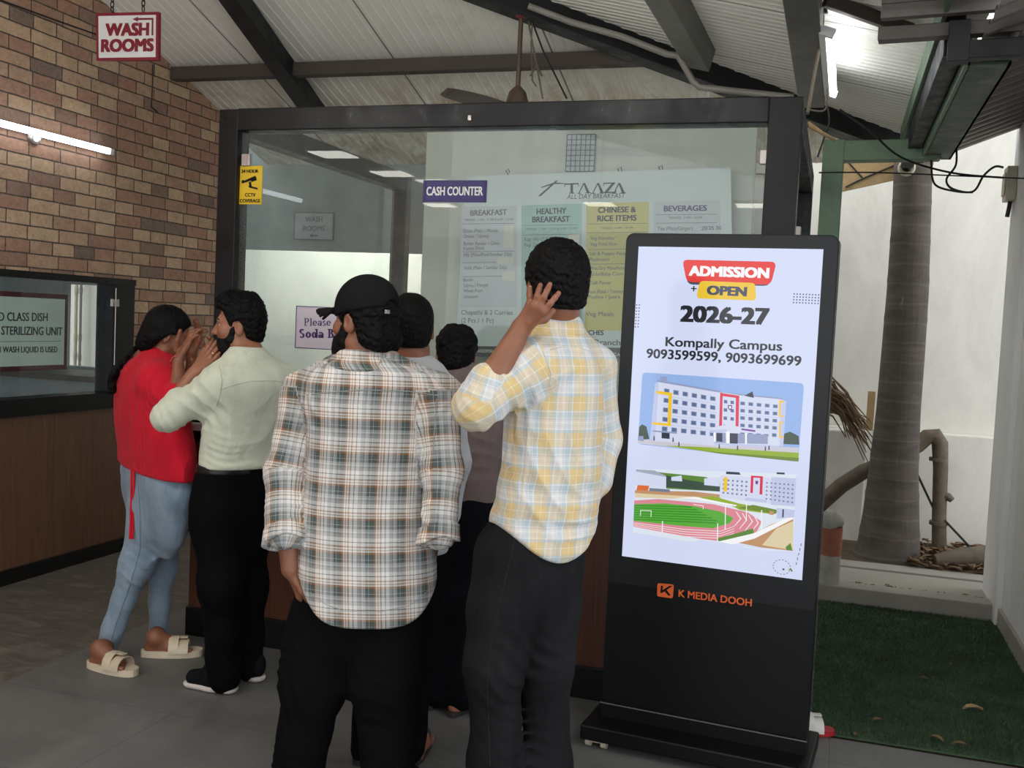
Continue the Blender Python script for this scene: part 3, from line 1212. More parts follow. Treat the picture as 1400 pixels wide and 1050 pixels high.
MB().box((xl + .1, YF + .035, gb), (xr - .125, YF + .043, 2.372)).build('front_pane', M['glass'], booth)
MB().box((xl + .05, YF + .1, 1.0), (xl + .058, YR, 2.36)).build('side_pane', M['glass_side'], booth)
MB().box((xr - .05, YF + .1, 1.0), (xr - .042, YR, 2.36)).build('side_pane', M['glass_side'], booth)
for (px, py) in ((337, 219), (1047, 215)):
    c = at(px, py, YF + .03)
    MB().box(c - (.022, .01, .028), c + (.022, .012, .028), 0, .003).build('glass_clip', M['steel'], booth)
c = at(1099, 311, YF + .6)
MB().box((xr - .04, 4.9, c[2] - .03), (xr - .01, 4.95, c[2] + .03), 0, .003).build('glass_clip', M['steel'], booth)
c = at(643, 162, YF)
MB().box(c - (.008, .012, .012), c + (.008, 0, .012), 0, .002).build('bracket', M['steel'], booth)
# counter under the glass
MB().box((-2.86, YF + .005, .13), (xr, YF + .05, .93)).build('front_panel', M['counter_wood'], booth)
MB().box((-2.865, YF - .012, 0), (xr, YF + .05, .135), 0, .003).build('plinth', M['skirting'], booth)
mb = MB().box((-2.87, YF - .02, .93), (xr, YF + .06, gb))
mb.build('fascia', M['black'], booth)
mb = MB()
c1, c2 = at(828, 590, YF - .02), at(828, 596, YF - .02)
for c in (c1, c2):
    mb.box((-2.6, YF - .026, c[2] - .005), (xr, YF - .018, c[2] + .005))
mb.build('fascia_strip', M['grey_beam'], booth)
c = at(828, 620, YF - .02)
MB().box((c[0] - .05, YF - .025, c[2] - .03), (c[0] + .05, YF - .018, c[2] + .03)).build('plate', M['grey_beam'], booth)
MB().box((-2.87, YF + .05, 0), (-2.83, YF + .72, .98), 0, .003).build('side_panel', M['black_gloss'], booth)
MB().box((-2.885, YF - .06, .985), (-2.70, YF + .75, 1.02), 0, .004).build('ledge', M['white'], booth)
MB().box((-2.70, YF + .1, .985), (xr - .05, YF + .72, 1.02), 0, .004).build('worktop', M['white'], booth)
mb = MB()
c = at(262, 684, YF)
mb.lathe((-2.868, YF + .02, c[2]), [(.011, 0), (.011, .014), (.006, .018)], 12, 0, (-1, 0, 0))
mb.build('knob', M['steel'], booth)
# back wall of the booth
wl = at(580, 300, YR + .03)[0]
wr = at(1031, 250, YR + .03)[0]
struct('wall_booth_back', MB().box((wl, YR + .02, 0), (wr, YR + .1, 2.84)), M['cream_wall'])
# lattice vent on the back wall
plb = Plane((-1.2, YR + .015, 2.0), (1, 0, 0), (0, 0, 1))
v0, v1 = plb.P(777, 185), plb.P(813, 235)
t = thing('wall_vent', (v0[0], YR, v1[2]), 'grey lattice vent high on the cream wall above the menu sheet', 'vent')
mb = MB()
mb.box((v0[0], YR - .005, v1[2]), (v1[0], YR + .018, v0[2]))
mb.build('panel', plain('vent_grey', (196, 204, 208), .7), t)
mb = MB()
for i in range(7):
    x = v0[0] + (v1[0] - v0[0]) * i / 6
    mb.box((x - .002, YR - .011, v1[2]), (x + .002, YR - .005, v0[2]))
for i in range(8):
    z = v1[2] + (v0[2] - v1[2]) * i / 7
    mb.box((v0[0], YR - .011, z - .002), (v1[0], YR - .005, z + .002))
mb.build('grille', M['grey_ink'], t)

# menu sheet hanging inside
YM = YR - .12
tilt = R(1.25)
plm = Plane((-1.2, YM, 1.7), (math.cos(tilt), 0, math.sin(tilt)), (-math.sin(tilt), 0, math.cos(tilt)))
menu = thing('menu_sheet', plm.P(760, 490), 'big pale menu sheet with coloured price columns hung behind the booth glass', 'menu')
mb = MB()
quadpx(mb, plm, [(622, 486), (1003, 486), (999, 229), (638, 241)], .004)
mb.build('sheet', M['menu_sheet'], menu)
for (q, m) in (([(628, 420), (707, 420), (707, 281), (631, 283)], 'menu_lilac'), ([(713, 452), (796, 452), (795, 278), (713, 281)], 'menu_teal'),
               ([(800, 452), (888, 452), (887, 276), (802, 278)], 'menu_yellow'), ([(893, 452), (985, 452), (985, 273), (894, 276)], 'menu_lilac')):
    mb = MB()
    quadpx(mb, plm, q, .001, .0015)
    mb.build('column_panel', M[m], menu)
mb = MB()
quadpx(mb, plm, [(624, 487), (1002, 492), (1002, 477), (625, 473)], .001, .0015)
mb.build('bottom_band', M['menu_band'], menu)
# emblem and name drawn as strokes
mb = MB()
for q in ([(736, 268), (739, 268.5), (763, 247), (760, 247)], [(740, 257), (740.5, 255.5), (758, 249.5), (773, 250.5), (772, 251.5), (758, 251.6)]):
    quadpx(mb, plm, q, .001, .002)
mb.build('emblem', M['dark_ink'], menu)
mb = MB()


def strokes(polys):
    for q in polys:
        quadpx(mb, plm, q, .001, .002)


# T A A Z A with serifs, the A's without a bar
strokes([[(772, 251), (791, 250.2), (791, 252), (772, 252.8)], [(772, 252), (773, 252), (772.6, 255.5), (771.8, 255.5)], [(790.4, 251.5), (791.2, 251.5), (791.2, 255), (790.6, 255)],
         [(780, 252), (783.5, 252), (783.5, 264), (780, 264)], [(778, 263.6), (785.6, 263.4), (785.6, 264.6), (778, 264.8)]])
for x in (790, 809, 838):
    strokes([[(x + 7.5, 250.5), (x + 9.5, 250.2), (x + 2, 264.4), (x + .8, 264.4)], [(x + 7.5, 250.4), (x + 10, 250.2), (x + 16.4, 263.6), (x + 12.4, 263.8)],
             [(x - .6, 263.9), (x + 4, 263.8), (x + 4, 264.8), (x - .6, 264.9)], [(x + 10.6, 263.4), (x + 18, 263.2), (x + 18, 264.2), (x + 10.6, 264.4)]])
strokes([[(825, 250), (841, 249.4), (841, 250.8), (825, 251.6)], [(836.5, 250.6), (840.8, 250.6), (830.5, 263.2), (826, 263.4)], [(826, 262.6), (842.4, 262), (842.4, 263.6), (826, 264.2)],
         [(825, 251), (826, 251), (825.6, 254.4), (824.8, 254.4)], [(841.4, 259.6), (842.4, 259.6), (842.6, 263), (841.6, 263)]])
mb.build('brand_lettering', M['dark_ink'], menu)
T = lambda s, p0, p1, c, m='dark_ink', b=0.0, **k: lettering(plm, menu, s, p0, p1, c, M[m], b, .003, .001, **k)
T('ALL DAY BREAKFAST', (775, 272.4), (854, 270.4), 6.4, slant=.15)
T('BREAKFAST', (643.5, 295), (693, 293.6), 7.2, 'grey_ink', .025)
T('TIMINGS : 7 AM - 12 PM & 6 PM - 10 PM', (635, 302.5), (702, 301.5), 3.2, 'grey_ink')
for s, x0, x1, y, c in (('Dosa (Plain / Masala', 634, 681, 318, 4.6), ('Onion / Upma)', 634, 668, 325.5, 4.6), ('Butter Paneer / Ghee', 634, 683, 335.5, 4.6), ('Karam Dosa', 634, 662, 342, 4.6),
                        ('Idly (Plain/Podi/Sambar Dip)', 634, 700, 350.5, 4.6), ('Vada (Plain / Sambar Dip)', 634, 693, 368.5, 4.6), ('Bonda', 634, 647, 385, 4.4), ('Upma / Pongal', 634, 667, 392.5, 4.4),
                        ('Wheat Poori', 634, 660, 400, 4.4), ('Uttapam', 634, 654, 408, 4.4)):
    T(s, (x0, y), (x1, y - .8), c, 'grey_ink', .004)
T('Chapathi & 2 Curries', (631, 430), (701, 430.5), 6.2, 'grey_ink', .004)
T('(2 Pcs / 1 Pc)', (631, 441), (675, 441.4), 6.2, 'grey_ink', .004)
T('HEALTHY', (734, 293), (774, 291.8), 7.4, 'dark_ink', .03)
T('BREAKFAST', (728, 304), (779, 303), 7.4, 'dark_ink', .03)
T('TIMINGS : 7 AM - 12 PM & 6 PM - 10 PM', (718, 315), (789, 314), 3.2, 'grey_ink')
T('Ragi Idly (2 Pcs)', (717, 329.5), (756, 328.8), 4.8, 'grey_ink', .004)
T('Ragi Dosa', (717, 337), (741, 336.6), 4.8, 'grey_ink', .004)
T('CHINESE &', (818, 291), (869, 290), 7.4, 'dark_ink', .03)
T('RICE ITEMS', (817, 302.5), (870, 301.5), 7.4, 'dark_ink', .03)
T('TIMINGS : 6 PM - 10 PM', (821, 313.6), (865, 313), 3.2, 'grey_ink')
for s, x0, x1, y in (('Veg Noodles/', 807, 841, 328), ('Veg Fried Rice', 807, 843, 336), ('Salt & Pepper Paneer', 806, 861, 349), ('Mushroom', 806, 833, 357), ('Wet/Dry Manchuria', 806, 855, 369),
                     ('Gobi/Baby Corn', 806, 852, 377), ('Chilli Paneer', 806, 836, 389), ('Rice (Palak / Tomato', 805, 852, 401), ('Pudina / Jeera', 805, 848, 408.5)):
    T(s, (x0, y), (x1, y - .5), 4.6, 'grey_ink', .004)
T('Veg Meals', (801, 432), (839, 432.3), 6, 'grey_ink', .004)
T('BRANCHES', (783, 457.5), (825, 458), 6, 'dark_ink', .03)
T('Main Branch', (785, 471), (848, 472), 7.4, 'grey_ink', .012)
T('KANDIMALLA', (650, 482), (682, 482.4), 4.6, 'paper')
T('FARM ROAD', (815, 487), (853, 487.6), 5, 'paper')
T('BEVERAGES', (908, 289), (966, 288), 7.2, 'navy', .03)
T('TIMINGS : 7 AM - 10 PM', (914, 299.5), (960, 299), 3.2, 'grey_ink')
T('Tea (Plain/Ginger)', (899, 315), (947, 314.6), 5, 'grey_ink', .004)
T('20/25 30', (959, 314.6), (986, 314), 5, 'navy', .004)
for x0, x1, ys in ((632, 703, (306, 341 + 3, 359, 378)), (716, 791, (308, 321)), (804, 885, (306, 318, 341, 361)), (897, 981, (293.5, 305))):
    mb = MB()
    for y in ys:
        quadpx(mb, plm, [(x0, y), (x1, y - 1), (x1, y - .4), (x0, y + .6)], .001, .0025)
    mb.build('rule', M['grey_ink'], menu)
for k, (x0, y0, x1, y1) in enumerate(((688, 308, 702, 338), (679, 352, 702, 361), (776, 320, 792, 337), (686, 371, 704, 383))):
    mb = MB()
    quadpx(mb, plm, [(x0, y1), (x1, y1 + 1), (x1 + .5, y0), (x0 + 1.5, y0 + 1)], .001, .005)
    mb.build('price_patch', M['paper'], menu)
for (px, py) in ((694, 236), (847, 234), (903, 231.5)):
    c = plm.P(px, py)
    mb = MB().tube([c + (.0, .02, -.01), c + (-.012, .0, .012), c + (.01, -.01, .02), c + (.012, .0, .0)], .003, 6)
    mb.build('tie', M['cable'], menu)

# things on the glass
plg = Plane((-1.5, YF + .034, 1.9), (1, 0, 0), (0, 0, 1))


def glass_sign(name, label, cat, rect, board, rim=None, rimw=1.5, th=.004):
    x0, y0, x1, y1 = rect
    t = thing(name, plg.P((x0 + x1) / 2, y1), label, cat)
    mb = MB()
    rectpx(mb, plg, x0, y0, x1, y1, th, .004)
    mb.build('board', M[rim or board], t)
    if rim:
        mb = MB()
        rectpx(mb, plg, x0 + rimw, y0 + rimw, x1 - rimw, y1 - rimw, .001, .005)
        mb.build('face', M[board], t)
    return t


t = glass_sign('cash_counter_sign', 'dark blue CASH COUNTER sign stuck on the booth glass', 'sign', (579.5, 246.5, 665, 277), 'navy')
mb = MB()
for q in ((581.5, 248.3, 663.4, 248.9), (581.5, 274.3, 663.4, 274.9), (581.5, 248.3, 582.1, 274.9), (662.8, 248.3, 663.4, 274.9)):
    rectpx(mb, plg, *q, .001, .0055)
mb.build('border', M['purple_ink'], t)
lettering(plg, t, 'CASH COUNTER', (584, 267.2), (660.5, 267.2), 11.2, M['white'], .028, .007)

t = glass_sign('cctv_sticker', 'yellow 24 hour CCTV coverage sticker at the left edge of the booth glass', 'sticker', (328, 227, 357.8, 279.5), 'yellow')
lettering(plg, t, '24 HOUR', (331, 236.5), (354, 236.5), 4.4, M['black'], .03, .006)
lettering(plg, t, 'CCTV', (336, 269), (350, 269), 4.6, M['black'], .02, .006)
lettering(plg, t, 'COVERAGE', (329, 277), (356.5, 277), 4.6, M['black'], .02, .006)
mb = MB()
for q in ([(333, 248), (350, 240.5), (351.5, 244), (336, 250)], [(343, 246), (351, 243), (352, 246.5), (345, 249)], [(331, 247.5), (334, 246), (335, 250.5), (332, 251)],
          [(341, 249), (344, 248.6), (345, 256), (342, 256)], [(341, 254), (353, 257), (353, 259.5), (341, 256.5)]):
    quadpx(mb, plg, q, .001, .006)
mb.build('camera_mark', M['black'], t)

t = glass_sign('soda_notice', 'pale lilac notice about soda with a purple edge on the glass left of the cap', 'notice', (405.5, 418, 496, 481), 'mauve', 'purple_ink', 1.2)


def serif_text(pl, parent, s, p0, size, mat, bold=1.0, lift=.0065):
    """small serif capitals and letters drawn as strokes, size = x-height pixels"""
    x, y = p0
    mb = MB()
    w = size * .22 * bold
    th = size * .11 * bold

    def rect(a, b, c, d):
        quadpx(mb, pl, [(a, b), (c, b), (c, d), (a, d)], .001, lift)

    def ring_(cx, cy, rx, ry, a0=0, a1=360, wd=None):
        n = max(6, int(abs(a1 - a0) / 20))
        for i in range(n):
            t0, t1 = R(a0 + (a1 - a0) * i / n), R(a0 + (a1 - a0) * (i + 1) / n)
            q = []
            for tt, o in ((t0, 1), (t1, 1), (t1, 0), (t0, 0)):
                ww = (w * abs(math.cos(tt)) + th * abs(math.sin(tt)))
                q.append((cx + (rx - (0 if o else ww)) * math.cos(tt), cy - (ry - (0 if o else ww)) * math.sin(tt)))
            quadpx(mb, pl, q, .001, lift)
    X = size
    for ch in s:
        if ch == ' ':
            x += X * .6
            continue
        C = X * 1.5
        if ch == 'P':
            rect(x + .15 * X, y - C, x + .15 * X + w, y); rect(x, y - th, x + .6 * X, y); rect(x, y - C, x + .5 * X, y - C + th)
            ring_(x + .45 * X, y - C * .72, .55 * X, C * .28, -90, 90); rect(x + .2 * X, y - C * .46 - th, x + .5 * X, y - C * .46)
            x += 1.15 * X
        elif ch == 'S':
            ring_(x + .45 * X, y - C * .74, .42 * X, C * .27, 30, 270); ring_(x + .45 * X, y - C * .27, .45 * X, C * .28, -150, 90)
            x += 1.05 * X
        elif ch == 'B':
            rect(x + .15 * X, y - C, x + .15 * X + w, y); rect(x, y - th, x + .6 * X, y); rect(x, y - C, x + .5 * X, y - C + th)
            ring_(x + .5 * X, y - C * .75, .45 * X, C * .25, -90, 90); ring_(x + .55 * X, y - C * .27, .5 * X, C * .27, -90, 90)
            x += 1.2 * X
        elif ch == 'l':
            rect(x + .12 * X, y - C, x + .12 * X + w, y); rect(x, y - th, x + .48 * X, y); rect(x, y - C, x + .2 * X, y - C + th)
            x += .56 * X
        elif ch == 'e':
            ring_(x + .42 * X, y - .5 * X, .42 * X, .5 * X, 0, 320); rect(x + .1 * X, y - .55 * X, x + .8 * X, y - .55 * X + th)
            x += .95 * X
        elif ch == 'a':
            ring_(x + .36 * X, y - .3 * X, .36 * X, .3 * X); rect(x + .6 * X, y - .75 * X, x + .6 * X + w, y); ring_(x + .42 * X, y - .7 * X, .4 * X, .3 * X, 10, 160)
            x += .98 * X
        elif ch == 's':
            ring_(x + .32 * X, y - .74 * X, .3 * X, .27 * X, 30, 270); ring_(x + .32 * X, y - .27 * X, .32 * X, .28 * X, -150, 90)
            x += .76 * X
        elif ch == 'o':
            ring_(x + .46 * X, y - .5 * X, .46 * X, .5 * X)
            x += 1.02 * X
        elif ch == 'd':
            ring_(x + .42 * X, y - .5 * X, .42 * X, .5 * X); rect(x + .7 * X, y - C, x + .7 * X + w, y); rect(x + .5 * X, y - C, x + .8 * X, y - C + th)
            x += 1.08 * X
        elif ch == 'r':
            rect(x + .12 * X, y - X, x + .12 * X + w, y); rect(x, y - th, x + .5 * X, y); ring_(x + .5 * X, y - .7 * X, .3 * X, .3 * X, 20, 160)
            x += .8 * X
    mb.build('lettering', mat, parent)


serif_text(plg, t, 'Please r', (416.5, 445.5), 7.0, M['purple_ink'], .85)
serif_text(plg, t, 'Soda B', (410, 462), 8.2, M['purple_ink'], 1.35)

# grey wash rooms sign on the rear lintel
plw = Plane((-4.1, 7.03, 2.2), (1, 0, 0), (0, 0, 1))
t = thing('rear_wash_rooms_sign', plw.P(430, 329), 'small grey WASH ROOMS sign with a left arrow seen through the booth glass', 'sign')
mb = MB()
rectpx(mb, plw, 403.5, 290, 456.5, 329, .01, .012)
mb.build('board', plain('grey_sign_edge', (112, 118, 122), .6), t)
mb = MB()
rectpx(mb, plw, 405, 291.5, 455, 327.5, .002, .014)
mb.build('face', plain('grey_sign_face', (168, 174, 178), .6), t)
lettering(plw, t, 'WASH', (419, 303.5), (442, 303.5), 6.8, M['grey_ink'], .01, .017)
lettering(plw, t, 'ROOMS', (416, 316), (445, 316), 6.8, M['grey_ink'], .01, .017)
mb = MB()
quadpx(mb, plw, [(424, 322.5), (428.5, 319.5), (428.5, 321.5), (436, 321.5), (436, 323.5), (428.5, 323.5), (428.5, 325.5)], .001, .017)
mb.build('arrow', M['grey_ink'], t)

# pipes on the boundary wall
for (px, y0, y1, r, m, lab) in ((104.5, 390, 500, .017, 'offwhite', 'cream drain pipe on the bright wall seen through the dish room window'),
                                (111, 390, 503, .013, 'zinc', 'thin grey pipe beside the cream drain pipe beyond the dish room window')):
    a, b = at(px, y0, 7.93), at(px + (y1 - y0) * .0, y1, 7.93)
    mb = MB().tube([(a[0], 7.93, .02), (a[0], 7.93, a[2] + .5)], r, 12)
    for zz in (a[2] - .5, a[2] - .05, b[2] + .1):
        mb.tube([(a[0], 7.93, zz - .03), (a[0], 7.93, zz + .03)], r * 1.25, 12)
    tag(mb.build('drain_pipe', M[m], None, (a[0], 7.93, 0)), lab, 'pipe')
a = at(1037, 260, 7.9)
mb = MB().tube([(a[0], 7.92, .9), (a[0], 7.92, a[2] + .2)], .045, 14).tube([(a[0] + .12, 7.92, .9), (a[0] + .12, 7.92, a[2] + .75)], .03, 12).tube([(a[0], 7.92, a[2] + .12), (a[0], 7.92, a[2] + .2)], .06, 14)
tag(mb.build('drain_pipe', M['pvc'], None, (a[0], 7.92, 0)), 'grey pipe pair outdoors seen at the right edge of the booth glass', 'pipe')

# ------------------------------------------------------------------ lamps
def tube_light(name, p0, p1, out, label, glow, r=.016, cat='tube light', group=None):
    p0, p1, out = V(p0), V(p1), unit(out)
    t = thing(name, (p0 + p1) / 2, label, cat, group)
    d = unit(p1 - p0)
    MB().beam(p0 - out * .025, p1 - out * .025, .034, .03, out, 0, .003).build('batten', M['white'], t)
    MB().tube([p0, p1], r, 14).build('glowing_tube', M[glow], t)
    mb = MB()
    for q, s in ((p0, -1), (p1, 1)):
        mb.frame_box(q + d * s * .012 - out * .01, d, out, np.cross(d, out), .014, .028, .018)
    mb.build('end_cap', M['white'], t)
    return t


z_t = 2.46
tube_light('wall_tube_light', (XL + .05, 3.86, z_t), (XL + .05, 5.03, z_t), (1, 0, -.2), 'long glowing tube light on the brick wall below the wash rooms sign', 'tube', .018)
tube_light('wall_tube_light', (XL + .05, .9, z_t), (XL + .05, 2.1, z_t), (1, 0, -.2), 'tube light on the brick wall nearer the entrance, only mirrored in the booth glass', 'tube', .018)
tube_light('eave_tube_light', (-.10, 4.27, 2.76), (-.09, 5.3, 2.76), (1, 0, -.35), 'bright tube light hung beside the grey beam at the upper right', 'tube_small', .017)
# ceiling panel lights of the hall, mirrored in the glass
for i, (x, y) in enumerate(((-3.55, 1.55), (-3.5, .65), (-3.3, .2), (-3.9, -1.4), (-2.2, -1.2), (-.8, -1.2))):
    t = thing('panel_light', (x, y, 2.72), 'flat glowing ceiling panel light in the hall', 'panel light', 'ceiling panel lights of the hall')
    MB().box((x - .15, y - .15, 2.715), (x + .15, y + .15, 2.74), 0, .004).build('frame', M['white'], t)
    MB().box((x - .135, y - .135, 2.708), (x + .135, y + .135, 2.714)).build('diffuser', M['panel_glow'], t)
    MB().tube([(x, y, 2.74), (x, y, ZS(x) - .0)], .006, 6).build('hanger', M['steel'], t)
# fill lamp added to brighten the inside of the booth
t = tube_light('fill_tube_booth', (-2.3, YF + .12, 2.42), (-.5, YF + .12, 2.42), (0, .6, -1), 'added fill tube behind the top rail of the booth', 'tube_booth_fill', .016)
for x0, lab in ((-3.6, 'left'), (-1.7, 'right')):  # unseen fill lamps added to brighten ceiling, brick wall and floor
    hx = x0 + .6
    hl = tube_light('fill_tube_hall', (x0, 1.7, 3.0), (x0 + 1.2, 1.7, 3.0), (0, 0, -1), 'added fill tube hung from the side ceiling over the queue, nearer the ' + ('brick wall' if lab == 'left' else 'kiosk'), 'tube_fill', .018)
    MB().tube([(hx - .3, 1.7, 3.03), (hx - .3, 1.7, ZS(hx - .3))], .006, 6).build('hanger', M['steel'], hl)
    MB().tube([(hx + .3, 1.7, 3.03), (hx + .3, 1.7, ZS(hx + .3))], .006, 6).build('hanger', M['steel'], hl)
tube_light('fill_tube_rear', (-4.6, 7.165, 2.25), (-3.4, 7.165, 2.25), (0, 1, -.3), 'added fill tube on the back of the rear lintel facing the boundary wall', 'tube_fill', .018)  # hidden lamp added to brighten the boundary wall behind the lintel
t = tube_light('fill_tube_dish_room', (-6.9, 4.6, 2.44), (-5.4, 4.6, 2.44), (0, 0, -1), 'added fill tube on the ceiling of the dish room', 'tube', .016)  # lamp added so that the dish room is lit

# round junction box on the brick wall
c = atx(45, 186, XL)
t = thing('junction_box', c, 'round pale junction box on the brick wall behind the tube light', 'junction box')
MB().lathe(c, [(.048, 0), (.048, .012), (.042, .018), (.02, .019)], 24, 0, (1, 0, 0)).build('box', M['steel'], t)
MB().lathe(c + (.018, 0, -.012), [(.02, 0), (.02, .005)], 16, 0, (1, 0, 0)).build('cover', M['white'], t)

# hanging wash rooms sign
ps = Plane(at(174, 50, 4.2), (math.cos(R(4)), math.sin(R(4)), 0), (0, 0, 1))
a = ps.P(174, 82)
sg = thing('wash_rooms_sign', a, 'white WASH ROOMS sign with a dark red rim hanging on chains', 'sign')
mb = MB()
quadpx(mb, ps, [(132, 83), (216.5, 82), (217, 16), (131, 18)], .02)
mb.build('board', M['maroon'], sg)
mb = MB()
quadpx(mb, ps, [(135.2, 79.2), (212.8, 78), (213.2, 20.4), (134.6, 22)], .001, .001)
mb.build('face', M['white'], sg)
lettering(ps, sg, 'WASH', (145.5, 49), (203, 48), 16, M['maroon'], .05, .003)
lettering(ps, sg, 'ROOMS', (139.5, 70.8), (209.5, 69.6), 16, M['maroon'], .05, .003)
mb = MB()
quadpx(mb, ps, [(207.6, 48.5), (209.9, 48.5), (210.2, 25), (207.9, 25)], .001, .003)
quadpx(mb, ps, [(188, 25), (210, 24.6), (210, 27.2), (188, 27.6)], .001, .003)
quadpx(mb, ps, [(181.5, 26.4), (189, 23), (189, 29.8)], .001, .003)
mb.build('arrow', M['maroon'], sg)
for px, py in ((151.5, 18), (194, 16.5)):
    b = ps.P(px, py, -.01)
    top = V(b)
    zt_ = ZS(b[0]) - .01
    mb = MB()
    k = int((zt_ - b[2]) / .026)
    for i in range(k):
        zc = b[2] + .006 + .026 * (i + .5)
        pts = []
        for j in range(11):
            tt = 2 * math.pi * j / 10
            u, w = .009 * math.cos(tt), .017 * math.sin(tt)
            pts.append((b[0] + (u if i % 2 else 0), b[1] + (0 if i % 2 else u), zc + w))
        mb.tube(pts, .0028, 5, 0, False)
    mb.build('chain', M['chain'], sg)
# thin cord on the wall
a, b = atx(209, 88, XL + .006), atx(207, 146, XL + .006)
mb = MB().tube([a, (a + b) / 2 + (.003, 0, 0), b], .004, 6).tube([b, b + (0, .06, -.02)], .005, 6)
tag(mb.build('wall_string', M['cable'], None, b), 'thin cord down the brick wall below the hanging sign', 'cord')
a, b, c = atx(-5, -2, XL + .008), atx(80, 29, XL + .008), atx(140, 50, XL + .008)
mb = MB().tube([a, b, c], .0045, 6)
tag(mb.build('wall_cable', M['cable'], None, b), 'thin cable along a brick course left of the hanging sign', 'cable')

# ------------------------------------------------------------------ ceiling fan
fy = 5.15
hub = at(707, 143, fy)
fan = thing('ceiling_fan', hub, 'brown ceiling fan with a maroon canopy hanging behind the top of the booth', 'fan')
zc = ZB(fy)
ct, cb = at(710, -8, fy)[2], at(707, 26, fy)[2]
MB().lathe((hub[0], fy, cb), [(.012, 0), (.03, .012), (.052, .07), (.056, ct - cb + .03)], 24).build('canopy', M['fan_red'], fan)
MB().tube([(hub[0], fy, zc - .01), (hub[0], fy, hub[2] + .05)], .013, 12).build('rod', M['fan_metal'], fan)
MB().lathe((hub[0], fy, hub[2] - .05), [(.05, 0), (.1, .008), (.105, .03), (.07, .05), (.062, .054), (.045, .115), (.016, .145)], 32).build('motor', M['fan_metal'], fan)
for k, an in enumerate((238, 358, 118)):
    a = R(an)
    d, s = V((math.cos(a), math.sin(a), 0)), V((-math.sin(a), math.cos(a), 0))
    mb = MB()
    c = V((hub[0], fy, hub[2] - .03))
    vs, fs = [], []
    for i in range(9):
        r_ = .1 + .38 * i / 8
        w = .05 + .022 * math.sin(math.pi * min(1, i / 7.5)) - (.02 if i == 8 else 0)
        for sx in (-1, 1):
            for dz in (-.0015, .0015):
                vs.append(c + d * r_ + s * w * sx + (0, 0, sx * .012 + dz + .012 * i / 8))
    for i in range(8):
        q, e = 4 * i, 4 * i + 4
        fs += [(q, q + 2, e + 2, e), (q + 1, e + 1, e + 3, q + 3), (q, e, e + 1, q + 1), (q + 2, q + 3, e + 3, e + 2)]
    fs += [(0, 1, 3, 2), (32, 34, 35, 33)]
    mb.add(vs, fs)
    mb.build('blade', M['fan_metal'], fan)
# wires beside the fan and the conduit
for i, (pts, r, m, lab) in enumerate((
        ([(720, 15), (728, 60), (735, 95), (742, 135)], .005, 'rope', 'loose reddish wire dangling right of the fan rod'),
        ([(729, 12), (726, 60), (728, 110), (733, 118)], .004, 'rope', 'pale loop of wire hanging closest to the fan rod'),
        ([(724, 20), (742, 68), (775, 135)], .005, 'cable', 'dark slanting wire right of the fan'))):
    mb = MB().tube([at(x, y, 5.2) for x, y in pts], r, 6)
    if i == 0:
        mb.tube([at(725, 104, 5.2), at(734, 88, 5.2), at(741, 104, 5.2)], .006, 6)
    tag(mb.build('hanging_wire', M[m], None, at(*pts[-1], 5.2)), lab, 'wire')
pc = [at(722, 8, 5.1), at(780, 30, 5.2), at(850, 50, 5.3), at(912, 74, 5.35), at(926, 76, 5.36), at(932, 84, 5.36), at(948, 112, 5.36), at(956, 119, 5.36), at(1000, 124, 5.4), at(1085, 133, 5.4)]
tag(MB().tube(pc, .017, 10).build('conduit', M['pvc'], None, pc[4]), 'grey conduit pipe sagging along the hip rafter then bending down over the booth', 'conduit')

# ------------------------------------------------------------------ right side roof pieces
gut = thing('rain_gutter', (.42, 5.2, 2.5), 'dark green box gutter with a green square downpipe at the right', 'gutter')
mb = MB()
mb.box((.385, 3.99, 2.55), (.53, 6.0, 2.56)).box((.385, 3.99, 2.55), (.395, 6.0, 2.71)).box((.52, 3.99, 2.55), (.53, 6.0, 2.66))
mb.build('trough', M['green_dark'], gut)
MB().box((.376, 3.99, 2.545), (.39, 5.95, 2.70)).build('edge_strip', M['green_paint'], gut)
ya = 5.9
e0, e1 = at(1300, 205, ya), at(1140, 208, ya)
w = .055
MB().beam((.455, ya, 2.56), (.455, ya, e0[2] - .02), .1, .1, (1, 0, 0), 0, .006).beam((.47, ya, e0[2]), (e1[0] + .05, ya, e1[2]), .1, .11, (0, 0, 1), 0, .006).build('elbow', M['green_paint'], gut)
MB().box((e1[0] - .057, ya - .053, .35), (e1[0] + .057, ya + .053, e1[2] + .06), 0, .006).build('downpipe', M['green_paint'], gut)
# stub at the foot of the pipe
b = thing('painted_pipe_stub', (.05, 6.245, .1), 'orange and white painted stub with a torn top at the foot of the green downpipe', 'stub')
s0 = at(1132, 808, 6.04)
bx, by = at(1132, 800, 6.245)[0], 6.245
MB().lathe((bx, by, .10), [(.062, 0), (.062, .17)], 20).build('white_band', M['dirty_white'], b)
MB().lathe((bx, by, .27), [(.063, 0), (.063, .17)], 20).build('orange_band', M['terracotta'], b)
mb = MB().lathe((bx, by, .44), [(.064, 0), (.07, .03), (.06, .07), (.035, .095), (.01, .09)], 14)
for v in range(len(mb.v)):
    x, y, z = mb.v[v]
    mb.v[v] = (x + random.uniform(-.006, .006), y + random.uniform(-.006, .006), z + random.uniform(-.008, .008))
mb.build('torn_cover', M['dirty_white'], b)

# corrugated roof sheet falling to the gutter
q0, q1 = at(1305, 207, 6.45), at(1384, 178, 6.45)
sl = (q1[2] - q0[2]) / (q1[0] - q0[0])


